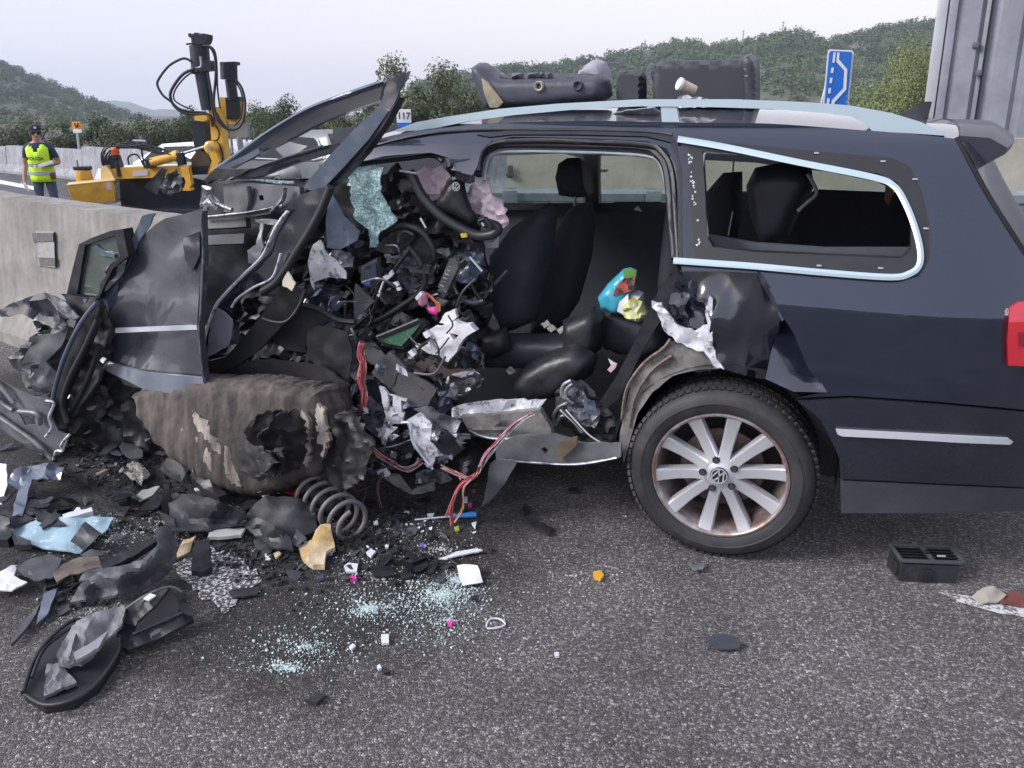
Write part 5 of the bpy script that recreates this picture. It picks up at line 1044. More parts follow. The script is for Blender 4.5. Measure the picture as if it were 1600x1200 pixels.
for (u, v, s) in ((300, 465, 20), (265, 480, 16), (110, 300 + 360, 22), (350, 370, 14), (460, 640, 14), (430, 620, 12), (140, 830, 16)): w('wing_scrap', Z4([(u - s, v), (u, v - s), (u + s, v - s * .3), (u + s * .5, v + s)]), rnd.choice([bare, whitem, greymetal]), 1.1, amp=.02, fr=20, step=5, jag=1)
# ================================================================ THINGS ROUND THE CAR
def text(name, body, size, m, parent, loc, rot=(R(90), 0, 0), ext=.002, bold=0):
    # letters become plain mesh
    c = bpy.data.curves.new(name, 'FONT'); c.body = body; c.size = size; c.align_x = 'CENTER'; c.align_y = 'CENTER'; c.extrude = ext; c.offset = bold; c.materials.append(m)
    t_ = bpy.data.objects.new(name, c); COL.objects.link(t_); bpy.context.view_layer.update()
    me = bpy.data.meshes.new_from_object(t_.evaluated_get(bpy.context.evaluated_depsgraph_get())); bpy.data.objects.remove(t_)
    o = bpy.data.objects.new(name, me); COL.objects.link(o); o.parent = parent; o.location = loc; o.rotation_euler = rot; return o
yel = mat('machine yellow paint', (.78, .43, .045), .42, 0, .15, 3, coat=.2, col2=(.45, .26, .06), c2s=6, c2t=.62)
yelp = mat('faded yellow paint', (.66, .50, .22), .5, 0, .15, 4)
blk = mat('machine black steel', (.022, .025, .036), .38, .2, .2, 6, rvar=.08)
hose = mat('hydraulic hose', (.016, .018, .024), .5, 0, .1, 6)
MY = 11.0
pm = dp(240, 300, MY)
PD = thing('pile_driver', 'yellow guardrail pile driver with tall black mast beyond the barrier', 'machine', (pm.x, MY, -.65))
def mt(name, px, m, y=MY, th=.1, **k): return sheet(name, px, m, k.pop('par', PD), y=y, frame='dist', th=th, step=k.pop('step', 8), **k)
def mw(name, pts, r, m=None, y=MY, n=7, par=None): return wire(name, pts, r, m or hose, par or PD, y, n, 6, 'dist')
# chassis and tracks hidden low behind the barrier
PO = Vector((pm.x, MY, -.65))
def L_(p): return Vector(p) - PO
MB().box((.0, .35, .62), (1.7, .9, .34), bev=.04).build('chassis', blk, PD)
mt('engine_housing', [(186, 279), (300, 277), (330, 285), (340, 345), (190, 335)], blk, MY + .25, .6)
for y0 in (-.05, .85):
    tr = MB(); tr.prism([(x, z) for x, z in [(-.85, .10), (-.7, 0), (.7, 0), (.85, .10), (.95, .25), (.85, .40), (-.85, .40), (-.95, .25)]], 0, .28, Matrix.Translation((.0, y0, .02)) @ Matrix.Rotation(R(90), 4, 'X')); tr.build('track', rubber, PD, 0)
b = dp(146, 300, MY - .25); bx = MB().box(L_(b), (.50, .34, .27), (0, R(-4), R(24)), .012, taper=1.12).build('tool_box', yel, PD)
MB().box(L_(b) + Vector((0, 0, .137)), (.58, .40, .012), (0, R(-4), R(24)), .003).build('rim', yelp, bx)
sq = dp(170, 291, MY - .5); MB().box(L_(sq), (.06, .01, .09), (0, 0, R(24))).build('warning_sticker', mat('pale sticker', (.75, .5, .45), .6), bx)
b = dp(131, 272, MY + .1); MB().lathe([(0, 0), (.10, 0), (.11, .04), (.10, .17), (0, .18)], L_(b) - Vector((0, 0, .12)), 14).build('motor_cover', yel, PD)
MB().box(L_(b) + Vector((0, 0, .08)), (.2, .14, .05), bev=.01).build('motor_top', blk, PD); mw('lever', [(122, 262), (120, 250)], .008)
mt('main_beam', [(172, 264), (200, 262), (291, 259), (292, 276), (250, 277), (180, 280)], yel, MY, .30)
mt('side_plate', [(157, 262), (166, 258), (172, 266), (180, 282), (172, 291), (158, 290)], yelp, MY - .05, .12)
mt('name_plate', [(207, 268), (231, 266), (231, 274), (208, 276)], mat('pale plate', (.5, .5, .55), .5), MY - .012, .008)
mt('front_bracket', [(281, 260), (294, 261), (299, 288), (293, 297), (287, 296), (290, 284)], yel, MY - .15, .10); mt('front_foot', [(286, 294), (297, 294), (298, 298), (285, 298)], yel, MY - .18, .14)
bl = dp(180, 236, MY); bc = MB().lathe([(0, .055), (.03, .05), (.052, .02), (.055, -.03), (.045, -.05), (0, -.05)], L_(bl), 16).build('beacon', mat('orange beacon', (.85, .13, .03), .25, coat=.6), PD)
MB().lathe([(.05, -.05), (.05, -.10), (.025, -.12), (.03, -.34), (0, -.34)], L_(bl), 12).build('beacon_base', blk, PD)
mw('arm_cylinder', [(237, 254), (278, 243)], .062, yel, MY - .05, 12); mw('arm_rod', [(276, 243), (322, 229)], .022, galv, MY - .05, 8); mw('cylinder_collar', [(272, 245), (279, 243)], .075, yel, MY - .05, 12)
mw('main_mast', [(310, 60), (314, 104), (320, 140), (326, 172)], .092, blk, MY + .1, 16); mw('mast_sleeve', [(311, 72), (314, 106), (315, 112)], .125, blk, MY + .1, 14)
mt('mast_head', [(294, 52), (298, 52), (300, 55), (304, 51), (309, 51), (312, 55), (317, 52), (323, 53), (323, 60), (320, 68), (302, 70), (299, 60), (294, 57)], blk, MY, .22)
mw('head_lug', [(291, 69), (302, 68)], .012, blk); mw('head_tube', [(313, 88), (314, 104), (306, 106)], .014, galv, MY - .12)
mt('mast_block', [(303, 96), (326, 94), (328, 110), (304, 113)], blk, MY - .02, .22)
mt('mast_frame', [(326, 174), (332, 168), (341, 167), (347, 210), (352, 252), (347, 262), (325, 268), (331, 250), (330, 214)], yel, MY + .05, .24)
mt('mast_foot', [(326, 262), (348, 258), (352, 270), (330, 285), (322, 285)], yel, MY + .05, .24)
pv = dp(329, 231, MY - .1); MB().lathe([(0, .02), (.06, .02), (.09, 0), (.092, -.12)], L_(pv), 22, Matrix.Rotation(R(90), 4, 'X')).build('pivot', yel, PD)
MB().lathe([(0, .035), (.03, .035), (.03, 0)], L_(pv), 12, Matrix.Rotation(R(90), 4, 'X')).build('pivot_pin', galv, PD)
mt('curved_arm', [(326, 240), (336, 236), (342, 252), (338, 266), (326, 268), (332, 254)], yel, MY - .12, .1)
mt('side_bracket', [(304, 181), (322, 180), (324, 187), (318, 190), (304, 188)], yel, MY - .1, .14); mt('slide_block', [(303, 190), (320, 188), (322, 222), (312, 236), (302, 226)], blk, MY + .05, .2)
mt('slide_base', [(306, 236), (326, 226), (328, 262), (300, 262), (298, 248)], mat('brown greasy steel', (.10, .07, .05), .5, .3, .3, 8), MY + .12, .2); mt('counter_beam', [(290, 262), (330, 258), (332, 272), (292, 274)], blk, MY + .1, .3)
# hammer unit behind the mast
HY = MY + .5
mw('hammer_barrel', [(357, 98), (358, 125)], .115, blk, HY, 14); mw('hammer_shaft', [(360, 125), (364, 156)], .075, blk, HY, 12); mt('hammer_flange', [(345, 97), (367, 96), (367, 101), (346, 102)], blk, HY - .1, .22)
mt('hammer_block', [(352, 153), (373, 151), (375, 182), (368, 187), (354, 186)], blk, HY - .05, .25); mt('hammer_side', [(343, 152), (352, 152), (354, 182), (347, 186)], yel, HY, .2); mt('hammer_side', [(374, 158), (381, 162), (380, 182), (375, 186)], yel, HY, .1)
mt('hammer_plate', [(357, 194), (386, 192), (387, 214), (378, 217), (360, 216)], galv, HY, .12); mt('hammer_lower', [(354, 184), (375, 184), (372, 200), (358, 198)], yel, HY + .02, .16)
mw('steel_post', [(374, 214), (378, 250)], .045, galv, HY, 8); mw('steel_post', [(361, 216), (363, 240)], .02, galv, HY, 6)
for pts, r in (([(302, 99), (294, 93), (284, 92), (264, 103), (249, 122), (246, 133), (254, 148), (265, 157), (285, 172), (322, 176)], .016), ([(303, 108), (286, 116), (271, 135), (266, 150), (273, 166), (290, 177), (322, 179)], .020), ([(302, 112), (288, 122), (274, 140), (272, 155), (285, 165), (303, 172)], .011),
               ([(316, 72), (328, 74), (336, 90), (337, 120), (334, 160), (340, 185), (352, 200), (366, 203)], .018), ([(318, 70), (332, 75), (338, 92), (340, 140), (344, 170)], .012), ([(322, 110), (328, 130), (331, 165), (336, 190)], .012),
               ([(368, 124), (378, 138), (383, 160), (381, 185), (372, 200), (358, 202), (346, 190), (338, 176)], .016), ([(368, 128), (376, 142), (379, 160), (376, 184), (366, 196)], .011), ([(332, 190), (342, 205), (340, 218), (330, 220)], .012), ([(326, 222), (342, 225), (348, 245), (345, 256)], .012), ([(318, 176), (330, 182), (332, 198)], .014)): mw('hose', pts, r)
for k in range(9):
    s = k * 1.3; j = rnd.uniform; mw('hose', [(160 + s, 258 + k % 3), (158 + k * 2.6, 242 + j(-3, 3)), (168 + k * 3.4, 226 + j(-3, 6)), (198 + j(-6, 8), 220 + j(0, 12)), (226 + j(-5, 5), 221 + j(0, 14)), (252 + j(-6, 6), 230 + j(-2, 12)), (276, 244 + k % 4)], .008 + .002 * (k % 2), y=MY - .1 + .03 * k)
mw('hose_ring', [(202, 258), (200, 248), (205, 242), (214, 242), (220, 250), (224, 258)], .012); mw('hose_post', [(219, 219), (222, 240), (226, 262)], .014, blk); mw('hose_clamp', [(208, 220), (228, 221)], .02, galv); mt('valve_block', [(226, 250), (238, 248), (240, 262), (228, 264)], blk, MY - .1, .12); mt('valve_block', [(274, 240), (284, 238), (288, 258), (278, 260)], blk, MY - .12, .1)
mt('rear_guard', [(168, 244), (182, 243), (188, 262), (174, 264)], blk, MY, .12)

# plastic from the wreck thrown onto the machine
o = sheet('wheel_arch_shell', [(224, 292), (236, 280), (254, 262), (261, 265), (254, 282), (246, 304), (234, 299)], blackp, None, y=7.2, frame='dist', th=.02, amp=.03, fr=6, step=6); tag(o, 'curved black plastic wheel arch shell stuck up before the pile driver', 'car debris')
o = sheet('crumpled_sheet', [(250, 290), (262, 274), (277, 264), (287, 284), (280, 300), (268, 305), (256, 300)], mat('crumpled dark grey sheet', (.06, .065, .075), .45, .1, .3, 9), None, y=7.0, frame='dist', th=.02, amp=.07, fr=7, step=4, jag=2, smooth=20); tag(o, 'crumpled dark grey sheet sticking up beside the black wheel arch shell', 'car debris')

# ---------------------------------------------------------------- the man in the vest
def police():
    pl = dp(73, 300, 14.4); root = thing('person', 'man in neon yellow police vest and dark cap holding white papers', 'person', (pl.x, 14.4, -.65), R(8))
    J = {}; V = []; E = []; RR = []
    def j(n, p, r, par=None):
        J[n] = len(V); V.append(Vector(p)); RR.append(r)
        if par: E.append((J[par], J[n]))
    j('pelvis', (0, 0, .95), (.155, .11)); j('waist', (0, 0, 1.10), (.15, .105), 'pelvis'); j('chest', (0, .01, 1.32), (.175, .115), 'waist'); j('neckb', (0, .015, 1.47), (.075, .075), 'chest'); j('neck', (.005, -.005, 1.53), (.056, .058), 'neckb')
    j('skull', (.015, -.02, 1.60), (.072, .082), 'neck'); j('skull2', (.015, -.015, 1.68), (.078, .092), 'skull'); j('skull3', (.015, -.01, 1.745), (.055, .065), 'skull2')
    for s in (-1, 1):
        k = 'LR'[s > 0]
        j('hip' + k, (s * .10, 0, .90), (.10, .10), 'pelvis'); j('knee' + k, (s * .12, -.02 if s > 0 else -.06, .50), (.068, .07), 'hip' + k); j('ankle' + k, (s * .125, .03, .10), (.05, .05), 'knee' + k); j('toe' + k, (s * .15, -.14, .045), (.045, .04), 'ankle' + k)
        j('sho' + k, (s * .20, .015, 1.42), (.075, .075), 'neckb')
    j('elL', (-.285, .05, 1.13), (.048, .048), 'shoL'); j('wrL', (-.30, -.06, .90), (.034, .034), 'elL'); j('haL', (-.295, -.10, .82), (.038, .026), 'wrL')
    j('elR', (.285, .06, 1.15), (.048, .048), 'shoR'); j('wrR', (.17, -.17, 1.13), (.034, .034), 'elR'); j('haR', (.09, -.20, 1.12), (.03, .036), 'wrR')
    for k, (bx, by, bz), (dx, dy, dz) in (('L', (-.295, -.10, .82), (0, -.3, -1)), ('R', (.09, -.20, 1.12), (-1, -.25, .05))):
        for f in range(4):
            o_ = (f - 1.5) * .017; q = Vector((bx, by, bz)) + (Vector((0, o_, 0)) if k == 'L' else Vector((0, 0, o_)))
            d = Vector((dx, dy, dz)).normalized(); cu = Vector((.5, -.2, .1)) if k == 'L' else Vector((0, -.5, -.1))
            j(f'f{k}{f}a', q + d * .045, (.010, .010), 'ha' + k); j(f'f{k}{f}b', q + d * (.075 - .004 * abs(f - 1)) + cu * .02, (.0085, .0085), f'f{k}{f}a'); j(f'f{k}{f}c', q + d * (.092 - .006 * abs(f - 1)) + cu * .05, (.007, .007), f'f{k}{f}b')
        q = Vector((bx, by, bz)); s_ = Vector((.03, -.02, -.01)) if k == 'L' else Vector((-.01, -.02, .035)); j('t' + k, q + s_, (.011, .011), 'ha' + k); j('u' + k, q + s_ * 1.3 + Vector((dx, dy, dz)) * .03, (.008, .008), 't' + k)
    me = bpy.data.meshes.new('tmp'); me.from_pydata(V, E, []); o = bpy.data.objects.new('tmp', me); COL.objects.link(o)
    sm = o.modifiers.new('s', 'SKIN'); sm.use_smooth_shade = True
    for i, r in enumerate(RR): me.skin_vertices[0].data[i].radius = r; me.skin_vertices[0].data[i].use_root = i == 0
    su = o.modifiers.new('b', 'SUBSURF'); su.levels = 2; su.render_levels = 2
    bpy.context.view_layer.update(); dg = bpy.context.evaluated_depsgraph_get(); nm = bpy.data.meshes.new_from_object(o.evaluated_get(dg)); bpy.data.objects.remove(o); nm.name = 'body'
    skin = mat('tanned skin', (.40, .22, .16), .55, 0, .08, 20); navy = mat('navy uniform cloth', (.028, .036, .075), .85, 0, .2, 12, bump=.2, bs=60); blue = mat('grey blue trousers', (.07, .085, .14), .85, 0, .15, 10, bump=.2, bs=50); boot = mat('black boot', (.012, .012, .014), .4)
    nm.materials.clear()
    for m in (skin, navy, blue, boot): nm.materials.append(m)
    for p in nm.polygons:
        c = p.center; mi = 1
        if c.z > 1.50: mi = 0
        elif c.z < .12: mi = 3
        elif abs(c.x) > .215 and c.z < 1.24 or (c.y < -.11 and c.z > .98 and c.z < 1.3) or (abs(c.x) > .24 and c.z < 1.0): mi = 0
        elif c.z < .97: mi = 2
        p.material_index = mi
    nm.polygons.foreach_set('use_smooth', [True] * len(nm.polygons))
    b = bpy.data.objects.new('body', nm); COL.objects.link(b); b.parent = root
    # face: turned to the viewer's right
    fr = Matrix.Translation((.015, -.02, 1.655)) @ Matrix.Rotation(R(28), 4, 'Z')
    fm = MB(); fm.V = []; fm.add([fr @ Vector(p) for p in ((-.016, -.082, .012), (.016, -.082, .012), (.0, -.118, -.022), (-.02, -.085, -.03), (.02, -.085, -.03), (0, -.082, .05))], [(0, 2, 3), (1, 4, 2), (0, 5, 2), (5, 1, 2), (3, 2, 4)]); fm.build('nose', skin, b)
    for s in (-1, 1):
        MB().lathe([(0, .01), (.009, .006), (.012, 0)], fr @ Vector((s * .033, -.080, .022)), 8, Matrix.Rotation(R(90), 4, 'X')).build('eye', mat('dark eye', (.03, .02, .02), .3), b); MB().box(fr @ Vector((s * .085, .01, 0)), (.02, .035, .06), bev=.008).build('ear', skin, b)
    MB().box(fr @ Vector((0, -.083, -.055)), (.05, .012, .01), bev=.004).build('mouth', mat('lips', (.30, .12, .10), .5), b); MB().box(fr @ Vector((0, -.045, -.085)), (.07, .06, .04), bev=.015).build('chin', skin, b)
    hm = MB(); hm.lathe([(.094, -.05), (.098, .0), (.094, .03)], fr @ Vector((0, .02, .03)), 18); hm.build('hair', mat('short dark hair', (.03, .024, .02), .8), b)
    cm_ = MB(); cm_.lathe([(.102, 0), (.106, .03), (.098, .07), (.07, .098), (0, .106)], fr @ Vector((0, .012, .055)), 24); cm_.prism([(-.085, -.05), (-.075, -.13), (-.04, -.165), (0, -.175), (.04, -.165), (.075, -.13), (.085, -.05)], .0, .008, fr @ Matrix.Translation((0, 0, .058)) @ Matrix.Rotation(R(8), 4, 'X')); cm_.build('cap', mat('dark navy cap', (.02, .025, .045), .8), root)
    MB().box(fr @ Vector((0, -.096, .10)), (.04, .01, .035), bev=.004).build('cap_badge', mat('pale badge', (.55, .6, .7), .5), root)
    # vest shell
    neon = mat('neon yellow vest', (.56, .86, .02), .7, 0, .08, 10, bump=.15, bs=30); V = []; F = []; n = 36; zs = [.83, .90, .97, 1.04, 1.12, 1.20, 1.28, 1.35, 1.41, 1.45, 1.475]
    for i, z in enumerate(zs):
        a = float(np.interp(z, [.83, 1.0, 1.12, 1.30, 1.41, 1.475], [.215, .205, .20, .222, .215, .14])); bb = float(np.interp(z, [.83, 1.1, 1.32, 1.475], [.165, .152, .16, .09]))
        for k in range(n):
            t = 2 * math.pi * k / n; fl = .008 * math.sin(t * 7 + z * 9)
            V.append(((a + fl) * math.cos(t), (bb + fl) * math.sin(t) + .005, z))
    for i in range(len(zs) - 1):
        for k in range(n):
            t = 2 * math.pi * (k + .5) / n; ft = abs(((t - 1.5 * math.pi) + math.pi) % (2 * math.pi) - math.pi); zc = (zs[i] + zs[i + 1]) / 2
            if ft < (zc - 1.29) * 2.6: continue           # neck opening
            if zc > 1.22 and abs(math.cos(t)) > .90: continue   # arm holes
            F.append((i * n + k, i * n + (k + 1) % n, (i + 1) * n + (k + 1) % n, (i + 1) * n + k))
    vest = obj('vest', V, F, neon, root, 60); sol = vest.modifiers.new('t', 'SOLIDIFY'); sol.thickness = .01
    sil = mat('silver reflective band', (.45, .48, .52), .35, .4, .1, 10)
    for z in (.955, 1.10):
        B = []; BF = []
        for dz in (0, .05):
            for k in range(n):
                t = 2 * math.pi * k / n; zz_1 = z + dz; a = float(np.interp(zz_1, [.83, 1.0, 1.12, 1.30], [.215, .205, .20, .222])) + .009; bb = float(np.interp(zz_1, [.83, 1.1, 1.32], [.165, .152, .16])) + .009; fl = .008 * math.sin(t * 7 + zz_1 * 9); B.append(((a + fl) * math.cos(t), (bb + fl) * math.sin(t) + .005, zz_1))
        for k in range(n): BF.append((k, (k + 1) % n, n + (k + 1) % n, n + k))
        obj('reflective_band', B, BF, sil, vest, 60)
    text('lettering', 'POLIZIA', .075, mat('dark green print', (.03, .09, .05), .7), vest, (0, -.185, 1.235), (R(92), 0, 0), .004, .002)
    wp_ = mat('white paper', (.80, .80, .78), .8, 0, .05, 10)
    obj('belt_pouch', *(lambda m_: (m_.V, m_.F))(MB().box((.2, -.08, .93), (.07, .07, .11), bev=.01)), mat('wine red pouch', (.16, .04, .07), .6), root)
    pp = thing('paper_sheet', 'long white folded paper held across the chest of the man in the vest', 'paper', (pl.x, 14.4, -.65), R(8)); MB().box((.13, -.225, 1.135), (.34, .012, .062), (0, R(-16), 0), .002).build('sheet', wp_, pp)
    pq = thing('paper_slip', 'small white slip hanging from the lowered hand of the man', 'paper', (pl.x, 14.4, -.65), R(8)); MB().box((-.26, -.14, .75), (.035, .01, .16), (0, R(-18), 0), .001).box((-.31, -.13, .80), (.10, .01, .02), (0, R(30), 0), .001).build('slip', wp_, pq)
police()

# ---------------------------------------------------------------- parked cars beyond the barrier
def parked_car(name, label, loc, rz, m, hs=1.0):
    t = thing(name, label, 'car', loc, rz); t.scale = (1, 1, hs)
    def loft(nm, secs, mm, par=t, sm=35):
        V = []; F = []; k = len(secs[0])
        for s in secs: V += s
        for i in range(len(secs) - 1):
            for q in range(k): F.append((i * k + q, i * k + (q + 1) % k, (i + 1) * k + (q + 1) % k, (i + 1) * k + q))
        F.append(tuple(range(k))[::-1]); F.append(tuple((len(secs) - 1) * k + q for q in range(k))); return obj(nm, V, F, mm, par, sm)
    def ring(x, w_, z0, z1, tl=.0, c=.08): return [(x, -w_ + c, z0), (x, w_ - c, z0), (x, w_, z0 + c), (x, w_ - tl * .4, (z0 + z1) / 2 + .05), (x, w_ - tl - c * .6, z1), (x, -w_ + tl + c * .6, z1), (x, -w_ + tl * .4, (z0 + z1) / 2 + .05), (x, -w_, z0 + c)]
    loft('body', [ring(2.15, .72, .40, .74, .06), ring(1.95, .86, .28, .90, .06), ring(1.2, .91, .24, 1.0, .05), ring(.4, .92, .24, 1.06, .05), ring(-1.2, .92, .24, 1.10, .05), ring(-1.95, .90, .26, 1.08, .05), ring(-2.2, .80, .34, .98, .05)], m)
    gh = loft('cabin', [ring(.95, .76, 1.0, 1.06, .02, .03), ring(.25, .80, 1.02, 1.56, .17, .05), ring(-.8, .82, 1.04, 1.64, .18, .05), ring(-1.75, .80, 1.04, 1.60, .18, .05), ring(-2.12, .77, 1.04, 1.12, .05, .03)], m)
    g = mat('car window dark', (.025, .03, .035), .35, 0, .05, 4, spec=.08)
    for s in (-1, 1):
        for a, b_ in (((.72, 1.10, .805), (.30, 1.50, .665)), ): pass
        for px in ([(.70, 1.12), (.22, 1.12), (.22, 1.49), (.34, 1.49)], [(.16, 1.12), (-.72, 1.13), (-.72, 1.54), (.14, 1.50)], [(-.78, 1.13), (-1.62, 1.17), (-1.66, 1.35), (-1.50, 1.52), (-.78, 1.54)]):
            P = [(x, s * (.835 - (z - 1.04) * .29), z) for x, z in px]; obj('side_window', P, [tuple(range(len(P)))], g, gh, 0)
    obj('rear_window', [(-2.10, -.62, 1.16), (-2.10, .62, 1.16), (-1.845, .56, 1.52), (-1.845, -.56, 1.52)], [(0, 1, 2, 3)], g, gh, 0); obj('windscreen_glass', [(.93, -.66, 1.09), (.93, .66, 1.09), (.335, .58, 1.52), (.335, -.58, 1.52)], [(0, 3, 2, 1)], g, gh, 0)
    for s in (-1, 1): wire('window_trim', [(.75, s * .83, 1.105), (-1.62, s * .825, 1.15), (-1.72, s * .765, 1.35), (-1.52, s * .70, 1.545)], .012, trimm, gh, 0, 5, 3, 'own'); MB().box((-2.06, s * .70, .98), (.2, .24, .14), bev=.03).build('tail_lamp', redl, t)
    for x in (1.35, -1.35):
        for s in (-1, 1): wl_ = MB().lathe([(0, .02), (.20, .02), (.22, 0), (.32, .0), (.335, -.06), (.335, -.16), (.30, -.2), (0, -.2)], (x, s * .93, .335), 24, Matrix.Rotation(R(-90 * s), 4, 'X')).build('wheel', rubber, t)
    MB().lathe([(0, .10), (.01, .1), (.035, 0)], (-1.5, 0, 1.62), 6).build('antenna', blackp, t)
    return t
suvp = mat('grey blue metallic paint', (.05, .066, .078), .4, .1, .06, 5, coat=.2); silp = mat('silver paint', (.55, .57, .6), .3, .3, .05, 5, coat=.7)
p = dp(478, 260, 16.5); parked_car('parked_car', 'grey blue parked estate car seen between the bent pillars of the wreck', (p.x - .2, 16.5, -.65), R(143), suvp, 1.02)
p = dp(246, 260, 16.0); parked_car('parked_car', 'silver parked car half hidden behind the hoses of the pile driver', (p.x - .3, 18.5, -.65), R(165), silp, .84)

# ---------------------------------------------------------------- signs
def sgn(px, name, m, par, y, off=0, th=.02, **k): return sheet(name, px, m, par, y=y - off, frame='dist', th=th, step=30, **k)
sgm = mat('sign post steel', (.5, .52, .54), .45, .5, .1, 5); white_s = mat('white sign sheet', (.78, .79, .80), .5, 0, .04, 6); org_s = mat('orange sign sheet', (.80, .33, .03), .5, 0, .05, 6); blk_s = mat('black sign print', (.02, .02, .02), .6); blue_s = mat('blue sign sheet', (.015, .16, .62), .35, 0, .04, 6, coat=.3)
p = dp(124, 260, 24); sv = thing('road_sign', 'small orange V sign on a leaning post above the far barrier', 'sign', (p.x, 24, -.65))
sgn([(112, 190), (125.5, 190), (127, 201.5), (113.5, 202)], 'sign_panel', org_s, sv, 24); sgn([(113.5, 202), (127, 201.5), (127.6, 207), (114.5, 207.5)], 'lower_panel', white_s, sv, 24)
wire('post', [(120.5, 205), (124, 236), (127, 258)], .035, sgm, sv, 24.04, 8, 2, 'dist')
for a, b_ in (((116.5, 192.5), (119.4, 199.8)), ((122.4, 192.2), (119.6, 199.8))): wire('lettering', [a, b_], .022, blk_s, sv, 23.96, 4, 1, 'dist')
p = dp(631, 230, 22); sk_ = thing('kilometre_sign', 'white kilometre sign reading 117 beside the bent pillar', 'sign', (p.x, 22, -.65))
sgn([(619.5, 170.5), (641.5, 170.5), (642.5, 191.5), (620, 191.5)], 'sign_panel', white_s, sk_, 22, bm := 0); sgn([(620, 191.8), (642.5, 191.8), (643, 201), (620.4, 201)], 'blue_panel', blue_s, sk_, 22)
q = dp(631, 181.5, 21.95) - Vector((p.x, 22, -.65)); text('lettering', '117', .235, blk_s, sk_, q, (R(90), 0, 0), .004, .006); wire('post', [(631, 200), (632, 260)], .035, sgm, sk_, 22.05, 8, 1, 'dist')
p = dp(1308, 230, 19); sb = thing('lane_sign', 'blue motorway lane sign with white bent arrow lines above the roof', 'sign', (p.x, 19, -1.0))
sgn([(1297, 77), (1331, 78.5), (1334, 82), (1324, 186), (1284, 186), (1294, 80)], 'sign_border', white_s, sb, 19)
sgn([(1298.5, 79.5), (1330.5, 81), (1331.5, 84), (1321.6, 184), (1286.5, 184), (1296, 82)], 'sign_panel', blue_s, sb, 19, .03, .01)
for px in ([(1302.8, 82), (1306, 82), (1304, 98), (1300.8, 98)], [(1308.5, 82), (1312, 82), (1311, 92.5), (1307.5, 92)]): sgn(px, 'white_dash', white_s, sb, 19, .045, .008)
sgn([(1307.5, 91), (1311.2, 93), (1324, 108.5), (1322.3, 140), (1304, 160), (1301, 184), (1298, 184), (1299.5, 160), (1300, 157), (1318, 138), (1319.5, 110.5), (1307, 97)], 'white_arrow', white_s, sb, 19, .045, .008)
for k in range(4): v = 105.5 + 16 * k; du = -.135 * (v - 105.5); sgn([(1299.5 + du, v), (1303 + du, v), (1301.9 + du, v + 8.5), (1298.4 + du, v + 8.5)], 'white_dash', white_s, sb, 19, .045, .008)
wire('post', [(1306, 120), (1301, 210), (1299, 250)], .04, sgm, sb, 19.05, 8, 1, 'dist'); wire('brace', [(1293, 120), (1282, 165), (1276, 200)], .02, sgm, sb, 19.1, 6, 1, 'dist')

# ---------------------------------------------------------------- lorry behind the tail
tx = dp(1468, 90, 11).x
TR_ = thing('lorry_trailer', 'tall grey ribbed lorry trailer behind the tail of the wreck', 'lorry', (tx, 11, -.65), R(-3)); TR_.rotation_euler = (R(-1.5), R(-2.2), R(-29))
tm_ = mat('grey trailer skin', (.25, .265, .31), .5, .2, .12, 2, col2=(.17, .18, .205), c2s=1.5, c2t=.55); tdm = mat('darker trailer steel', (.10, .105, .12), .5, .2, .1, 3); tlm = mat('pale trailer post', (.36, .37, .40), .45, .3, .1, 4)
MB().box((3.3, 1.25, 2.35), (6.6, 2.44, 2.5), bev=.02).build('box_body', tm_, TR_)
MB().box((.06, -.012, 2.3), (.13, .06, 2.7), bev=.01).build('corner_post', tlm, TR_); MB().box((.19, -.002, 2.3), (.10, .05, 2.6), bev=.008).build('corner_post', tm_, TR_)
MB().box((.62, -.0, 2.35), (.025, .075, 2.5)).build('door_gap', mat('gap black', (.006, .006, .007), .8), TR_)
for k, x in enumerate((.42, .88, 1.20, 1.62, 2.04, 2.46, 2.9, 3.4)): MB().prism([(-.14, 0), (-.09, -.045), (.09, -.045), (.14, 0)], 1.15, 3.55, Matrix.Translation((x, .03, 0))).build('rib', tm_, TR_, 0)
for x, z in ((.52, 3.0), (.60, 2.66), (.52, 2.0), (.72, 1.6)): MB().box((x - .02, -.03, z - .15), (.075, .05, .07), bev=.008).build('latch', tdm, TR_)
MB().box((3.3, .1, 1.02), (6.5, .2, .16)).build('side_beam', tdm, TR_)
for x in (1.2, 4.4, 5.5):
    MB().lathe([(0, .05), (.25, .05), (.28, 0), (.46, 0), (.48, -.05), (.48, -.25), (0, -.25)], (x, .15, .48), 28, Matrix.Rotation(R(90), 4, 'X')).build('wheel', rubber, TR_)

# ---------------------------------------------------------------- things on the roof and in the cabin
roofw = []
seatb = mat('black seat back shell', (.055, .06, .08), .42, 0, .12, 6, rvar=.08, bump=.08, bs=60)
rs = sheet('car_seat', [(742, 107), (750, 98), (760, 98), (772, 105), (786, 117), (800, 120), (850, 119), (910, 117), (945, 117), (954, 126), (956, 150), (944, 160), (860, 168), (790, 172), (764, 174), (754, 150)], seatb, None, y=.05, puff=.20, PR=16, step=7, smooth=80, th=.02)
tag(rs, 'torn out black seat with pale foam patch lying on roof', 'car seat')
def on_seat(nm, px, m, y, par, **k): o = sheet(nm, px, m, par, y=y, step=6, **k); return o
on_seat('foam_patch', [(752, 122), (762, 128), (776, 146), (786, 160), (778, 168), (766, 168), (757, 148)], mat('yellowed seat foam', (.34, .30, .20), .9, 0, .25, 20, col2=(.08, .08, .08), c2s=12, c2t=.58), .17, rs, th=.01, amp=.01, fr=12)
on_seat('seat_trim', [(780, 118), (800, 114), (850, 113), (906, 115), (908, 121), (850, 122), (800, 124)], mat('grey quilted cloth', (.12, .125, .14), .8, 0, .2, 20), .10, rs, puff=.05, PR=6, th=.01)
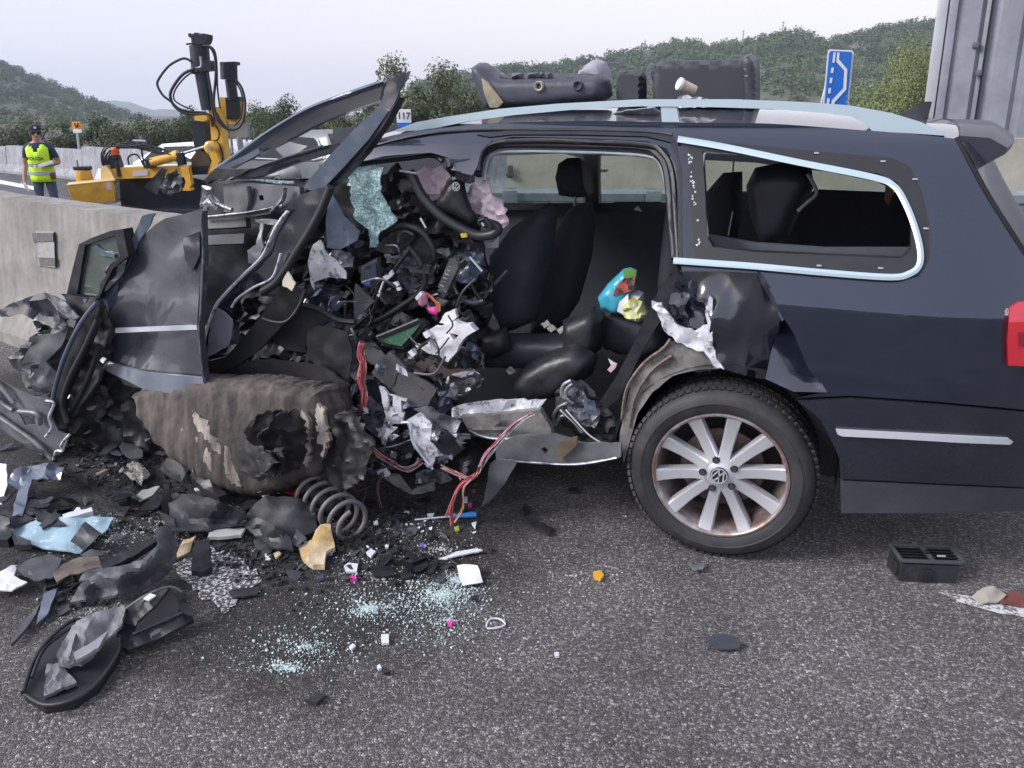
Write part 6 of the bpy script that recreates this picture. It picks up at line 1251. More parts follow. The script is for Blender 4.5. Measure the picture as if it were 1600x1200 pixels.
on_seat('grey_bolster', [(900, 118), (914, 103), (926, 94), (938, 93), (948, 98), (954, 112), (956, 128), (940, 130), (915, 124)], mat('silver grey cloth', (.30, .31, .35), .7, 0, .2, 9, bump=.4, bs=14), -.05, rs, puff=.16, PR=14, th=.01)
for u, m_ in ((842, mat('pale hole rim', (.4, .36, .28), .7)), (903, MATS['painted hollow shade'])):
    c = cy(u, 135 if u < 850 else 134, .165); MB().lathe([(.010, .0), (.017, .008), (.021, 0), (.021, -.02)], c, 18, Matrix(((1, 0, 0, 0), (0, 0, 1, 0), (0, -1, 0, 0), (0, 0, 0, 1)))).build('bolt_ring', seatb if u > 850 else m_, None)
    o = bpy.context.scene.objects[-1] if False else None
def fix_last():   # rings built in car space belong to the seat
    Mi = wm(rs).inverted() @ CM
    for o in list(COL.objects):
        if o.name.startswith('bolt_ring') and o.parent is None:
            o.data.transform(Mi); o.parent = rs
fix_last()
sb2 = sheet('seat_back', [(1024, 106), (1030, 97), (1050, 94), (1120, 94), (1158, 92), (1166, 86), (1180, 86), (1187, 98), (1186, 172), (1150, 172), (1026, 172), (1020, 140)], mat('dark seat back panel', (.032, .035, .046), .55, 0, .12, 8), None, y=.0, puff=.16, PR=9, step=8, smooth=60, th=.03)
tag(sb2, 'upright black seat back on the roof behind the white lidded cup', 'car seat')
on_seat('side_bolster', [(1158, 100), (1164, 86), (1174, 84), (1186, 92), (1188, 120), (1187, 172), (1162, 172)], leather, .06, sb2, puff=.16, PR=10, th=.01)
on_seat('head_rest', [(966, 112), (972, 110), (1006, 112), (1010, 120), (1010, 172), (968, 172), (964, 150)], MATS['dark seat back panel'], .02, sb2, puff=.10, PR=6, th=.02)
on_seat('hinge_bracket', [(1008, 102), (1016, 98), (1028, 104), (1026, 116), (1018, 120), (1020, 132), (1010, 128), (1012, 114)], bare, .05, sb2, th=.02, amp=.01, fr=20)
cu = CM @ cy(1086, 141, .30); cpt = thing('paper_cup', 'small paper cup with white lid lying on the roof', 'cup', cu, math.pi - PSI)
cpm = Matrix.Rotation(R(68), 4, 'Y') @ Matrix.Rotation(R(-30), 4, 'X')
MB().lathe([(0, .0), (.016, .0), (.0205, .066), (.0, .066)], (0, 0, 0), 22, cpm).build('cup_body', mat('printed orange brown cup', (.48, .30, .14), .6, 0, .1, 20, col2=(.6, .55, .48), c2s=40, c2t=.5), cpt); MB().lathe([(.0, .071), (.019, .071), (.0225, .068), (.0225, .058), (.021, .056)], (0, 0, 0), 22, cpm).build('cup_lid', mat('white cup lid', (.78, .78, .76), .4), cpt)
o = sheet('plastic_wrap', [(1056, 158), (1062, 150), (1074, 148), (1082, 152), (1098, 152), (1112, 156), (1122, 164), (1100, 168), (1060, 168)], mat('grey clear wrap', (.40, .41, .42), .2, 0, .3, 20, coat=.4), None, y=.34, amp=.025, fr=22, step=5, jag=1); tag(o, 'crumpled clear plastic wrap under the cup on the roof', 'plastic wrap')
o = sheet('cloth_rag', [(958, 176), (985, 170), (1020, 168), (1032, 176), (1030, 186), (990, 188), (962, 187)], mat('grey rag', (.26, .27, .30), .8, 0, .3, 12), None, y=.40, az=1.2, amp=.012, fr=16, step=6, jag=1); tag(o, 'grey crumpled rag on the roof under the near rail', 'rag')
bg = sheet('shopping_bag', Z3([(530, 722), (570, 665), (640, 600), (668, 594), (696, 604), (694, 690), (660, 740), (640, 796), (590, 786), (545, 772)]), mat('turquoise bag plastic', (.05, .36, .50), .4, 0, .15, 12, coat=.2), None, y=.42, puff=.09, PR=14, amp=.016, fr=14, step=6, smooth=70); tag(bg, 'turquoise printed shopping bag on the rear seat', 'bag')
for nm, px, m_ in (('green_print', [(640, 604), (668, 597), (695, 606), (692, 632), (655, 640), (640, 632)], mat('green print', (.12, .30, .06), .5)), ('red_print', [(595, 716), (612, 672), (645, 638), (690, 630), (684, 690), (650, 700), (622, 706)], mat('red brown print', (.42, .07, .05), .5, col2=(.02, .015, .015), c2s=40, c2t=.5, c2w=.04)), ('white_print', [(612, 780), (622, 740), (660, 706), (662, 740), (640, 796)], mat('white print', (.68, .72, .75), .5))): sheet(nm, Z3(px), m_, bg, y=.475, amp=.016, fr=14, step=6, th=.004)
yb = sheet('carrier_bag', Z3([(638, 742), (670, 720), (722, 735), (735, 760), (752, 790), (735, 815), (700, 826), (655, 812), (636, 790)]), mat('yellow green bag', (.48, .50, .12), .5, 0, .3, 14, col2=(.7, .7, .62), c2s=14, c2t=.6), None, y=.46, puff=.08, PR=10, amp=.03, fr=20, step=5); tag(yb, 'crumpled yellow carrier bag beside the turquoise bag', 'bag')
wb_ = sheet('carrier_bag', Z3([(640, 735), (660, 695), (705, 690), (728, 700), (730, 745), (690, 735)]), mat('white translucent bag', (.6, .62, .63), .5, 0, .2, 14), None, y=.42, puff=.06, PR=8, amp=.03, fr=22, step=5); tag(wb_, 'white bag between the turquoise bag and the rear seat', 'bag')
o = sheet('paper_scrap', Z3([(570, 1030), (590, 1005), (612, 1002), (605, 1022), (585, 1042)]), mat('pink paper', (.6, .42, .48), .7), None, y=.60, amp=.006, step=4); tag(o, 'pink paper scrap on the cabin floor before the rear seat', 'paper')
# ================================================================ WRECKAGE ON THE ROAD
def g(name, px, m, label, cat='car debris', z=.012, amp=.008, fr=14, step=8, jag=1, th=.005, **k):
    o = sheet(name, px, m, k.pop('par', None), y=z, frame='ground', amp=amp, fr=fr, step=step, jag=jag, th=th, **k)
    if label: tag(o, label, cat)
    return o
arch_m = mat('dusty grey arch liner', (.062, .066, .075), .55, 0, .3, 8, bump=.15, bs=60, col2=(.15, .155, .165), c2s=9, c2t=.60, c2w=.1)
glassb = mat('pale blue cracked glass', (.28, .42, .50), .12, 0, .2, 10, coat=.5, col2=(.55, .72, .74), c2s=30, c2t=.6, c2w=.04)
whitep = mat('white plastic', (.66, .69, .72), .5, 0, .1, 14); stainp = mat('brown stained foam', (.60, .52, .40), .85, 0, .15, 10, col2=(.42, .28, .10), c2s=9, c2t=.5, c2w=.12, bump=.3, bs=50)
g('glass_sheet', ZA([(35, 402, .0), (160, 392, .02), (300, 388, .03), (400, 386, .03), (465, 392, .02), (440, 435), (380, 470), (330, 532), (200, 520), (60, 472)]), glassb, 'large pale blue sheet of cracked glass on the road', 'glass', z=.02, amp=.012, fr=6)
g('square_plate', ZA([(288, 482), (348, 404, .05), (412, 452, .03), (345, 522)]), blackp, 'black square plastic plate lying on the pale blue glass', z=.04, amp=.004)
g('plastic_rod', ZA([(254, 376), (300, 362), (312, 346), (325, 346), (330, 356), (372, 345), (378, 362), (320, 378), (260, 392)]), whitep, 'pale blue white plastic bar behind the cracked glass', z=.05, th=.02, amp=.002)
o = g('arch_liner', ZA([(284, 732, .0), (330, 655, .05), (420, 596, .09), (500, 582, .10), (580, 560, .11), (640, 500, .12), (634, 440, .12), (655, 424, .12), (690, 430, .10), (722, 484, .06), (718, 560, .03), (660, 632, .0), (560, 690), (400, 715)]), arch_m, 'long curved grey wheel arch liner in front of the glass sheet', z=.02, amp=.002, fr=5, th=.008, step=6)
MB().lathe([(0, .004), (.008, .003), (.008, 0)], gp(130, 935, .02), 10).build('painted_hole', MATS['painted hollow shade'], None)  # near-black disc painted in for the shade of a hole
_h = COL.objects[-1]; _h.data.transform(Matrix.Translation(-wm(o).translation)); _h.parent = o
g('liner_edge', ZA([(412, 582), (470, 545), (540, 508), (620, 466), (640, 486), (560, 535), (500, 565), (420, 602)]), blackp, 'black ribbed plastic edge strip behind the curved grey arch liner', z=.07, th=.02)
g('wooden_splinter', ZA([(214, 622), (250, 585), (300, 556), (400, 548), (418, 588), (350, 605), (290, 618), (232, 648)]), mat('brown splintered board', (.20, .16, .13), .8, 0, .4, 14, col2=(.10, .08, .07), c2s=14), 'brown splintered strip at the left end of the curved arch liner', z=.045, amp=.014)
blkl = mat('matt black bumper plastic', (.014, .015, .019), .5, 0, .25, 10, bump=.15, bs=70)
ins = mat('grey moulded insert', (.17, .18, .19), .55, 0, .25, 12, col2=(.09, .095, .1), c2s=16, c2t=.55, bump=.2, bs=40)
bc_ = g('bumper_corner', ZA([(94, 1100), (135, 985), (190, 900), (280, 818), (330, 808), (420, 820), (485, 880), (480, 945), (400, 1062), (300, 1132), (180, 1152)]), blkl, 'black bumper corner with grey moulded insert, nearest piece on the road', z=.03, amp=.002, fr=5, th=.03, step=8, jag=.4)
for pts, r in (([(94, 1100, .04), (132, 985, .05), (188, 895, .07), (280, 815, .09), (330, 806, .08)], .006), ([(94, 1102, .03), (180, 1150, .04), (300, 1130, .05), (400, 1060, .05), (480, 945, .05), (490, 880, .05)], .006), ([(130, 1040, .05), (175, 930, .06), (240, 870, .07), (290, 835, .08)], .005)): wire('bumper_lip', [(a, b, p[2]) for (a, b), p in zip([q[:2] for q in ZA(pts)], pts)], r, blkl, bc_, .05, 8, 5, 'ground')
g('insert', ZA([(232, 950), (262, 890), (292, 830, .03), (350, 790, .05), (420, 765, .06), (512, 748, .05), (500, 820, .03), (440, 880), (390, 940), (330, 985), (280, 990), (240, 985)]), ins, None, z=.06, amp=.012, fr=(30, 9, 9), step=5, th=.01, par=bc_, smooth=20)
g('insert', ZA([(190, 990), (245, 985), (290, 1030), (312, 1060), (250, 1090), (178, 1112)]), ins, None, z=.045, amp=.012, fr=(30, 12, 9), step=5, th=.01, par=bc_, smooth=20)
for px in ([(300, 840), (320, 830), (280, 960), (262, 955)], [(350, 805), (440, 780), (430, 800), (350, 830)], [(300, 940), (400, 880), (440, 850), (400, 920), (310, 970)]): g('insert_rib', ZA(px), MATS['pale grey bracket'], None, z=.085, amp=.004, step=6, th=.012, par=bc_)
tr_ = g('plastic_tray', ZA([(470, 902, .0), (488, 800, .06), (512, 760, .09), (600, 702, .12), (692, 670, .12), (640, 740, .10), (560, 810, .07), (540, 870, .02), (520, 926, .0)]), blkl, 'black hollow plastic tray with small white sticker', z=.015, amp=.001, jag=.3, th=.008)
g('painted_tray_shade', ZA([(540, 868), (560, 808), (640, 738), (692, 676), (742, 692), (728, 772), (612, 840)]), MATS['painted hollow shade'], None, z=.02, amp=.001, th=.004, par=tr_)  # inner shade of the tray painted as a near-black sheet
g('tray_floor', ZA([(505, 910, .0), (540, 862, .03), (640, 820, .03), (740, 775, .04), (778, 790, .03), (790, 803, .0), (640, 884, .0), (520, 928, .0)]), blackp, None, z=.02, amp=.001, jag=.3, th=.012, par=tr_)
g('tray_wall', ZA([(692, 672, .11), (742, 690, .10), (772, 752, .05), (786, 792, .03), (740, 776, .03), (728, 740, .06), (716, 700, .09)]), blkl, None, z=.02, amp=.001, jag=.3, th=.006, par=tr_)
for pts in ([(512, 760, .11), (600, 702, .14), (692, 670, .14), (742, 690, .12)], [(505, 912, .02), (640, 884, .02), (790, 803, .02)], [(540, 862, .05), (640, 820, .05), (740, 775, .06)]): wire('tray_rim', [(a, b, c) for (a, b), c in zip([p[:2] for p in ZA(pts)], [p[2] for p in pts])], .004, arch_m, tr_, .05, 6, 4, 'ground')
g('sticker', ZA([(584, 716), (612, 696), (636, 704), (606, 724)]), whitep, None, z=.165, amp=0, jag=0, th=.004, par=tr_); g('clip', ZA([(610, 862), (648, 838), (654, 853), (618, 872)]), arch_m, None, z=.085, amp=0, jag=0, th=.012, par=tr_)
g('foam_sheet', ZA([(-40, 625), (0, 608), (70, 578), (58, 630), (112, 655), (50, 692), (0, 686), (-40, 690)]), foam, 'white torn foam sheet at the left edge of the road', z=.03, amp=.015)
g('plastic_strip', ZA([(64, 592), (130, 560), (200, 542), (252, 560), (215, 640), (140, 650), (80, 612)]), arch_m, 'broad dark plastic strip beside the white foam sheet', z=.025, amp=.016)
g('plastic_sliver', ZA([(42, 905), (75, 835), (110, 788), (165, 740), (122, 822), (80, 870)]), arch_m, 'long thin grey blade left of the black bumper corner', z=.02, th=.01)
g('plastic_sliver', ZA([(148, 822), (178, 700), (232, 680), (195, 780)]), bluegrey, 'short blue grey blade between the strip and bumper corner', z=.02, th=.01)
g('wing_strip', ZA([(30, 252, .02), (60, 196, .06), (180, 164, .08), (262, 190, .06), (245, 240, .02), (130, 232, .03), (112, 320, .0), (92, 385), (50, 388), (76, 275)]), bluegrey, 'bent pale blue grey wing strip near the left edge', z=.05, amp=.02, fr=9)
g('wing_strip', ZA([(-30, 190), (0, 172), (26, 170, .04), (30, 255, .03), (6, 332), (-30, 330)]), whitep, 'pale curved strip cut off at the left edge of the picture', z=.05, amp=.01)
g('black_block', ZA([(-40, 395), (0, 380, .04), (38, 392, .05), (48, 462), (30, 480), (-40, 475)]), blkl, 'black block left of the pale blue glass', z=.03, th=.04)
g('black_block', ZA([(40, 455), (125, 480, .02), (128, 500), (60, 495)]), blkl, 'thin black wedge under the near corner of the glass', z=.03, th=.02)
g('oval_plate', ZA([(455, 302), (480, 276), (505, 268), (530, 285), (515, 318), (470, 332)]), mat('blue grey oval plastic', (.075, .085, .11), .4, 0, .15, 8), 'dark oval plastic plate behind the cracked glass', z=.02, amp=.004)
g('beige_chip', ZA([(550, 302), (582, 275), (652, 260, .02), (622, 298), (570, 320)]), mat('grey green chip', (.28, .30, .27), .6, 0, .15, 10), 'grey green pointed chip left of the black fin', z=.03, amp=.006)
g('crumbled_foam', ZA([(484, 206), (520, 165), (585, 175), (612, 212), (575, 252), (530, 225)]), mat('dirty pale rubble', (.26, .25, .22), .8, 0, .4, 30, col2=(.05, .05, .05), c2s=40, c2t=.52, c2w=.04), 'pale crumbled insulation lump on the dark stained road', z=.03, amp=.03, fr=22, step=5)
g('paint_flake', ZA([(556, 80), (580, 68), (600, 78), (585, 92), (560, 92)]), foam, 'small white flake behind the crumbled insulation', z=.02, step=5)
g('red_strip', ZA([(390, 205), (425, 190), (440, 196), (400, 214)]), mat('brown metal flake', (.25, .2, .17), .5), 'thin brown flake left of the crumbled insulation', z=.02, step=6)
o = sheet('black_fin', ZA([(655, 432), (662, 340), (668, 252), (690, 256), (700, 340), (712, 425)]), blackp, None, y=2.62, frame='dist', th=.012, amp=.01, fr=10, step=7); tag(o, 'upright black plastic fin standing beside the long arch liner', 'car debris')
g('undertray', ZA([(690, 290, .05), (780, 292, .10), (880, 318, .12), (1000, 365, .06), (1012, 390), (900, 432), (790, 445), (700, 445), (688, 390, .02)]), blackd, 'large black undertray sheet left of the stained foam', z=.03, amp=.007, fr=7, th=.006, smooth=22)
g('undertray', ZA([(1000, 382), (1040, 330, .05), (1080, 300, .08), (1200, 305, .08), (1282, 330, .05), (1292, 440), (1200, 478), (1090, 455)]), blackd, 'flat black undertray sheet behind the coil spring', z=.03, amp=.006, fr=7, th=.006, smooth=22)
g('undertray', ZA([(985, 412), (1045, 388, .06), (1120, 420, .07), (1185, 470, .03), (1196, 522), (1100, 505), (1040, 460)]), blackp, 'folded black sheet just left of the stained foam', z=.03, amp=.006, fr=9, th=.006, smooth=22)
g('grey_wedge', ZB([(412, 402), (436, 342, .04), (478, 375, .02), (440, 412)]), arch_m, 'small grey wedge touching the stained foam', z=.03)
g('plastic_bar', ZA([(760, 205), (800, 180, .05), (850, 225, .05), (925, 292), (890, 304), (830, 270)]), blackp, 'black slotted bar leaning at the foot of the concrete end', z=.05, th=.03)
g('plastic_bar', ZA([(650, 190), (700, 130, .06), (740, 150, .06), (770, 195, .03), (740, 240), (690, 220)]), blackd, 'black lump of plastic left of the concrete end', z=.05, amp=.01)
g('plastic_bar', ZA([(770, 160), (790, 135, .03), (802, 160, .03), (785, 185)]), bare, 'grey metal clip against the concrete end', z=.12, th=.03)
g('white_clip', ZA([(790, 268), (812, 262), (820, 276), (798, 280)]), whitep, 'tiny white clip before the concrete end', z=.03, step=5)
g('ridged_strip', ZA([(846, 468), (856, 440), (925, 432), (1000, 430), (982, 458), (915, 464)]), mat('ribbed grey white plastic', (.42, .43, .42), .5, 0, .1, 12), 'pale ribbed plastic strip before the large undertray', z=.03, amp=.002, th=.012)
g('clip_housing', ZA([(778, 602), (784, 540, .05), (796, 490, .07), (852, 470, .06), (862, 590), (822, 612)]), blackp, 'black clip housing on the flaking white road marking', z=.02, th=.04)
g('amber_chip', ZA([(714, 558), (730, 510, .03), (748, 480, .05), (798, 464, .04), (772, 530)]), stainp, 'tan torn chip at the end of the arch liner', z=.02)
g('flat_patch', ZB([(150, 598), (200, 582), (285, 575), (272, 612), (170, 625)]), blackd, 'flat black rubber scrap at the right of the flaking marking', z=.012)
g('stained_foam', ZB([(444, 416), (470, 395), (500, 380, .03), (515, 345, .05), (535, 322, .06), (578, 320, .05), (596, 415, .01), (560, 432), (552, 490), (505, 490), (465, 462)]), stainp, 'cream and brown stained foam piece before the coil spring', 'foam', z=.02, amp=.008, th=.02)
# coil spring with its black bellows
A = gp(488, 768, .085); B = gp(556, 820, .065); ax = (B - A); Ls = ax.length; ax.normalize(); a1 = ax.cross(Vector((0, 0, 1))).normalized(); a2 = a1.cross(ax)
spr = thing('coil_spring', 'rusty dark suspension coil spring lying on the road', 'spring', A - Vector((0, 0, .075)))
pts = []; nt = 5.2
for k in range(150):
    t = k / 149; wv = 2 * math.pi * nt * t; r = .066 + .004 * math.sin(t * 3); pts.append(A + ax * (Ls * t) + (a1 * math.cos(wv) + a2 * math.sin(wv)) * r - spr.location)
MB().tube(pts, .0092, 8).build('coil', mat('dusty spring steel', (.15, .15, .155), .55, .2, .25, 14, col2=(.22, .17, .15), c2s=9, c2t=.62), spr, 70)
pf = []; nbw = 9
for k in range(nbw * 4 + 1): pf.append((.028 + .007 * math.sin(k / 4 * 2 * math.pi), Ls * (-.05 + .62 * k / (nbw * 4))))
Mx = Matrix((( a1.x, a2.x, ax.x, 0), (a1.y, a2.y, ax.y, 0), (a1.z, a2.z, ax.z, 0), (0, 0, 0, 1)))
MB().lathe([(0, pf[0][1])] + pf + [(0, pf[-1][1])], A - spr.location, 20, Mx).build('bellows', blackp, spr, 60)
g('red_cloth', ZB([(362, 162), (400, 150), (440, 142, .02), (472, 150, .03), (466, 192), (420, 188), (380, 192)]), mat('red cloth', (.42, .02, .05), .8, 0, .25, 14), 'crumpled red rag behind the coil spring', 'rag', z=.05, amp=.025, fr=20, step=5)
g('white_cloth', ZB([(290, 198), (306, 165, .02), (335, 155, .02), (372, 162, .02), (362, 190), (330, 188), (300, 204)]), foam, 'crumpled white scrap joined to the red rag', 'rag', z=.05, amp=.025, fr=20, step=5)
# screwdriver
s0 = gp(648, 812, .012); s1 = gp(702, 807, .014); s2 = gp(744, 804, .014); sd_ = thing('screwdriver', 'blue handled screwdriver on the road under the hanging wires', 'screwdriver', s1 * Vector((1, 1, 0)) if False else Vector((s1.x, s1.y, 0)))
o0 = sd_.location; MB().tube([s0 - o0, s1 - o0], .0035, 8).build('shaft', chrome, sd_); MB().tube([s1 - o0, s1.lerp(s2, .2) - o0, s1.lerp(s2, .45) - o0, s1.lerp(s2, .8) - o0, s2 - o0], [.008, .012, .009, .0125, .011], 10, sub=3).build('handle', mat('blue handle', (.03, .22, .58), .35, coat=.3), sd_)
g('paper_card', ZB([(1104, 490), (1130, 486, .015), (1190, 490, .02), (1212, 560), (1130, 572), (1112, 540)]), mat('white card with grey print', (.72, .74, .76), .7, 0, .06, 16, col2=(.5, .52, .55), c2s=22, c2t=.62), 'white card lying on the green glass crumbs', 'paper', z=.014, amp=.006, th=.002)
g('white_strip', ZB([(1028, 458), (1100, 432), (1180, 418, .01), (1212, 424, .01), (1190, 432), (1110, 448), (1060, 462)]), whitep, 'long thin white strip right of the dark chips', z=.012, amp=.002)
for px, lab, m_ in (([(744, 492), (830, 480), (846, 530), (760, 536)], 'dark square chip before the glass crumbs', blackp), ([(862, 522), (900, 500), (925, 530), (880, 545)], 'black pointed chip right of the dark square chip', blackp), ([(974, 482), (1032, 465), (1004, 520), (975, 516)], 'dark triangular chip left of the white strip', blackp), ([(1018, 545), (1050, 530), (1056, 552), (1030, 560)], 'grey chip half buried in the glass crumbs', arch_m), ([(820, 550), (850, 545), (866, 556), (840, 566)], 'narrow black chip before the dark square chip', blackd), ([(515, 535), (545, 530), (548, 542), (522, 546)], 'blue grey flake below the stained foam', bluegrey),
                    ([(255, 385), (300, 378), (326, 408), (280, 422), (262, 405)], 'grey lump right of the black clip housing', arch_m), ([(340, 440), (362, 430), (372, 440), (350, 460)], 'tan pebble like chip beside the white cube', stainp), ([(1375, 262), (1384, 228), (1396, 232), (1400, 262), (1388, 280)], 'thin black prong behind the long black chip', blackp), ([(1376, 290), (1402, 280, .02), (1450, 310, .02), (1504, 332), (1490, 358), (1430, 332)], 'long bent black chip on clean asphalt right of the flap', blackp), ([(790, 920), (820, 915), (828, 932), (800, 938)], 'small dark chip alone on the near asphalt', blackd), ([(470, 1050), (520, 1020), (560, 1030), (520, 1062)], 'flat dark scrap near the bottom edge', blackd), ([(1160, 616), (1190, 610), (1192, 628), (1165, 630)], 'dark chip at the right edge of the glass crumbs', blackd), ([(1565, 170), (1610, 165), (1606, 178), (1570, 180)], 'black sliver on asphalt left of the rear wheel', blackp)):
    g('plastic_chip', ZB(px), m_, lab, z=.014, amp=.005, step=6, th=.008)
for px, lab in (([(788, 776), (820, 774), (821, 811), (790, 814)], 'white rectangular tile alone on the near asphalt'), ([(304, 438), (326, 437), (326, 465), (304, 466)], 'white cube left of the stained foam'), ([(724, 436), (744, 419), (766, 431), (746, 452)], 'white diamond shaped chip with dark dot'), ([(634, 492), (650, 478), (692, 482), (686, 512), (642, 514)], 'white ribbed chip below the diamond shaped chip'), ([(804, 404), (822, 396), (818, 412), (806, 414)], 'tiny white chip right of the coil spring'), ([(654, 826), (670, 814), (682, 822), (664, 838)], 'pale grey chip left of the white tile'), ([(756, 306), (772, 298), (776, 316), (760, 318)], 'white sliver near the spring and hanging wires'), ([(1130, 202), (1148, 202), (1148, 222), (1130, 222)], 'white cube under the hanging wires'), ([(1165, 312), (1186, 306), (1180, 334)], 'white pointed chip right of the screwdriver'), ([(770, 908), (785, 904), (790, 918), (776, 922)], 'white flake on the near asphalt before the tile'), ([(1510, 852), (1528, 850), (1530, 866), (1514, 868)], 'white flake on clean asphalt at the right'), ([(980, 275), (1010, 272), (1004, 282), (984, 282)], 'white slip at the tip of the screwdriver')):
    g('white_chip', ZB(px), whitep, lab, z=.012, amp=.003, step=6, jag=.4, th=.008)
for px, lab in (([(657, 538), (685, 535), (684, 546), (660, 550)], 'magenta chip below the white ribbed chip'), ([(1068, 728), (1080, 714), (1092, 724), (1080, 736)], 'magenta chip alone before the glass crumbs'), ([(1150, 232), (1162, 226), (1166, 238), (1154, 244)], 'magenta connector under the hanging wires')): g('connector_chip', ZB(px), w_mag, lab, z=.012, amp=.003, step=5, th=.01)
g('connector_chip', ZB([(1092, 330), (1110, 325), (1114, 342), (1098, 346)]), plasticm('dull yellow green', (.38, .40, .06)), 'yellow green chip below the screwdriver', z=.012, step=5); g('connector_chip', ZB([(948, 400), (964, 396), (966, 412), (952, 414)]), plasticm('violet chip', (.18, .12, .55)), 'violet chip left of the long white strip', z=.012, step=5)
g('connector_chip', ZB([(1165, 175), (1182, 173), (1182, 181), (1166, 182)]), w_red, 'red chip under the sill right of the hanging wires', z=.012, step=5)
g('orange_nut', [(927, 893), (938, 891), (944, 898), (938, 905), (928, 903)], plasticm('orange plastic', (.75, .38, .05)), 'small orange plastic nut on clean asphalt', z=.012, amp=.004, step=4, th=.01)
g('grey_bracket', [(1074, 881), (1088, 884), (1106, 875), (1098, 890), (1086, 892)], ins, 'small grey bent bracket before the rear wheel', z=.016, amp=.006, step=5)
g('oval_cover', [(1104, 997), (1116, 991), (1136, 992), (1160, 1004), (1154, 1014), (1128, 1014), (1110, 1008)], mat('slate oval cover', (.05, .055, .07), .4, 0, .15, 20), 'dark oval cover alone on the near asphalt', z=.014, amp=.003, step=6)
wire_l = wire('clear_loop', ZB([(1225, 745), (1240, 715), (1280, 712), (1305, 735), (1270, 750), (1228, 752)]), .003, foam, None, .006, 6, 5, 'ground'); tag(wire_l, 'thin pale plastic loop on asphalt right of magenta chip', 'car debris')
# air vent unit
vc = gp(1448, 905, 0); vz = math.radians(-4); VU = thing('air_vent', 'black dashboard air vent unit lying on the road behind the wheel', 'air vent', (vc.x, vc.y + .03, 0), vz)
VU.scale = (.88, .9, .9)
q = MB(); q.prism([(-.11, -.055), (.10, -.055), (.115, .05), (-.115, .05)], 0, .075).build('casing', blackd, VU, 0)
rim_ = MB()
for c, s in (((0, -.052, .088), (.225, .012, .012)), ((0, .058, .088), (.235, .012, .012)), ((-.112, .003, .088), (.012, .11, .012)), ((.115, .003, .088), (.012, .11, .012)), ((.005, .003, .088), (.014, .11, .012))): rim_.box(c, s, bev=.003)
rim_.build('front_frame', MATS['grey dash plastic'], VU)
for s in (-1, 1):
    for k in range(5): MB().box((s * .058 + .003, -.035 + .019 * k, .083), (.098, .003, .012), (R(30), 0, 0)).build('slat', blackp, VU)
MB().box((.045, -.02, .094), (.03, .006, .004), (0, 0, 0)).build('slider', chrome, VU); MB().box((0, 0, .097), (.012, .02, .012), bev=.003).build('slider_knob', blackp, VU)
MB().box((-.02, -.061, .035), (.04, .014, .05), bev=.003).build('clip_tower', blackp, VU); MB().box((-.115, -.02, .04), (.012, .04, .05), bev=.003).build('clip_tower', blackp, VU)
g('dry_leaf', [(1518, 932), (1535, 918, .03), (1552, 916, .04), (1572, 930, .01), (1560, 940), (1535, 942)], mat('grey tan paper', (.34, .31, .27), .8, 0, .2, 14), 'folded grey tan paper beside the right white line', 'paper', z=.012, amp=.008, step=5)
g('red_rag', [(1556, 932), (1580, 924, .01), (1640, 936), (1640, 952), (1590, 946), (1566, 944)], mat('dark red brown rag', (.16, .05, .045), .8, 0, .3, 14), 'dark red scrap at the right edge before the bumper', 'rag', z=.012, amp=.01, step=5)
# crumbs nobody could count
def crumbs(name, regions, m, sd, smin, smax, cube=True):
    rg = random.Random(sd); V = []; F = []
    for (u, v, ru, rv, n) in regions:
        for _ in range(n):
            a = rg.random() * 6.28; q = rg.gauss(0, .5); p = gp(u + math.cos(a) * ru * q, v + math.sin(a) * rv * q, 0); s = rg.uniform(smin, smax) * (.6 + .8 * rg.random() ** 3); b = len(V)
            M = Matrix.Rotation(rg.random() * 6.28, 3, 'Z') @ Matrix.Rotation(rg.uniform(-.5, .5), 3, 'X'); e = [rg.uniform(.5, 1.4) for _ in range(3)]
            for (x, y, z) in ((-1, -1, 0), (1, -1, 0), (1, 1, 0), (-1, 1, 0), (-.7, -.8, 1), (.8, -.6, 1), (.6, .8, 1), (-.8, .6, 1)): V.append(p + M @ Vector((x * s * e[0], y * s * e[1], z * s * e[2] * 1.2)) + Vector((0, 0, .001)))
            F += [(b, b + 1, b + 5, b + 4), (b + 1, b + 2, b + 6, b + 5), (b + 2, b + 3, b + 7, b + 6), (b + 3, b, b + 4, b + 7), (b + 4, b + 5, b + 6, b + 7)]
    o = obj(name, V, F, m, None, 0); tag(o, kind='stuff')
teal = mat('pale green glass crumbs', (.58, .70, .69), .15, 0, .4, 120, coat=.6)
crumbs('glass_crumbs', [(690, 930, 75, 34, 1500), (715, 908, 36, 14, 420), (575, 953, 36, 16, 380), (450, 1045, 34, 8, 260), (440, 1040, 60, 16, 160), (165, 815, 30, 12, 200), (180, 840, 60, 30, 340), (580, 950, 150, 50, 800), (480, 1010, 170, 60, 700), (700, 970, 160, 70, 700)], teal, 3, .0008, .0027)
crumbs('white_crumbs', [(560, 870, 70, 30, 260), (690, 860, 60, 20, 200), (640, 830, 90, 25, 220), (250, 820, 60, 40, 260), (590, 900, 160, 60, 420), (350, 890, 70, 60, 240), (150, 960, 130, 70, 260), (900, 900, 220, 90, 220), (200, 700, 120, 50, 160), (450, 840, 90, 40, 200)], mat('pale crumbs', (.55, .55, .53), .7, 0, .2, 90), 5, .0009, .0028)
crumbs('black_crumbs', [(200, 740, 150, 50, 420), (330, 830, 130, 50, 420), (560, 850, 160, 50, 520), (130, 900, 120, 60, 320), (620, 800, 120, 30, 300), (230, 690, 90, 30, 260), (420, 880, 140, 60, 300)], mat('black crumbs', (.02, .02, .023), .5, 0, .3, 90), 7, .003, .010)
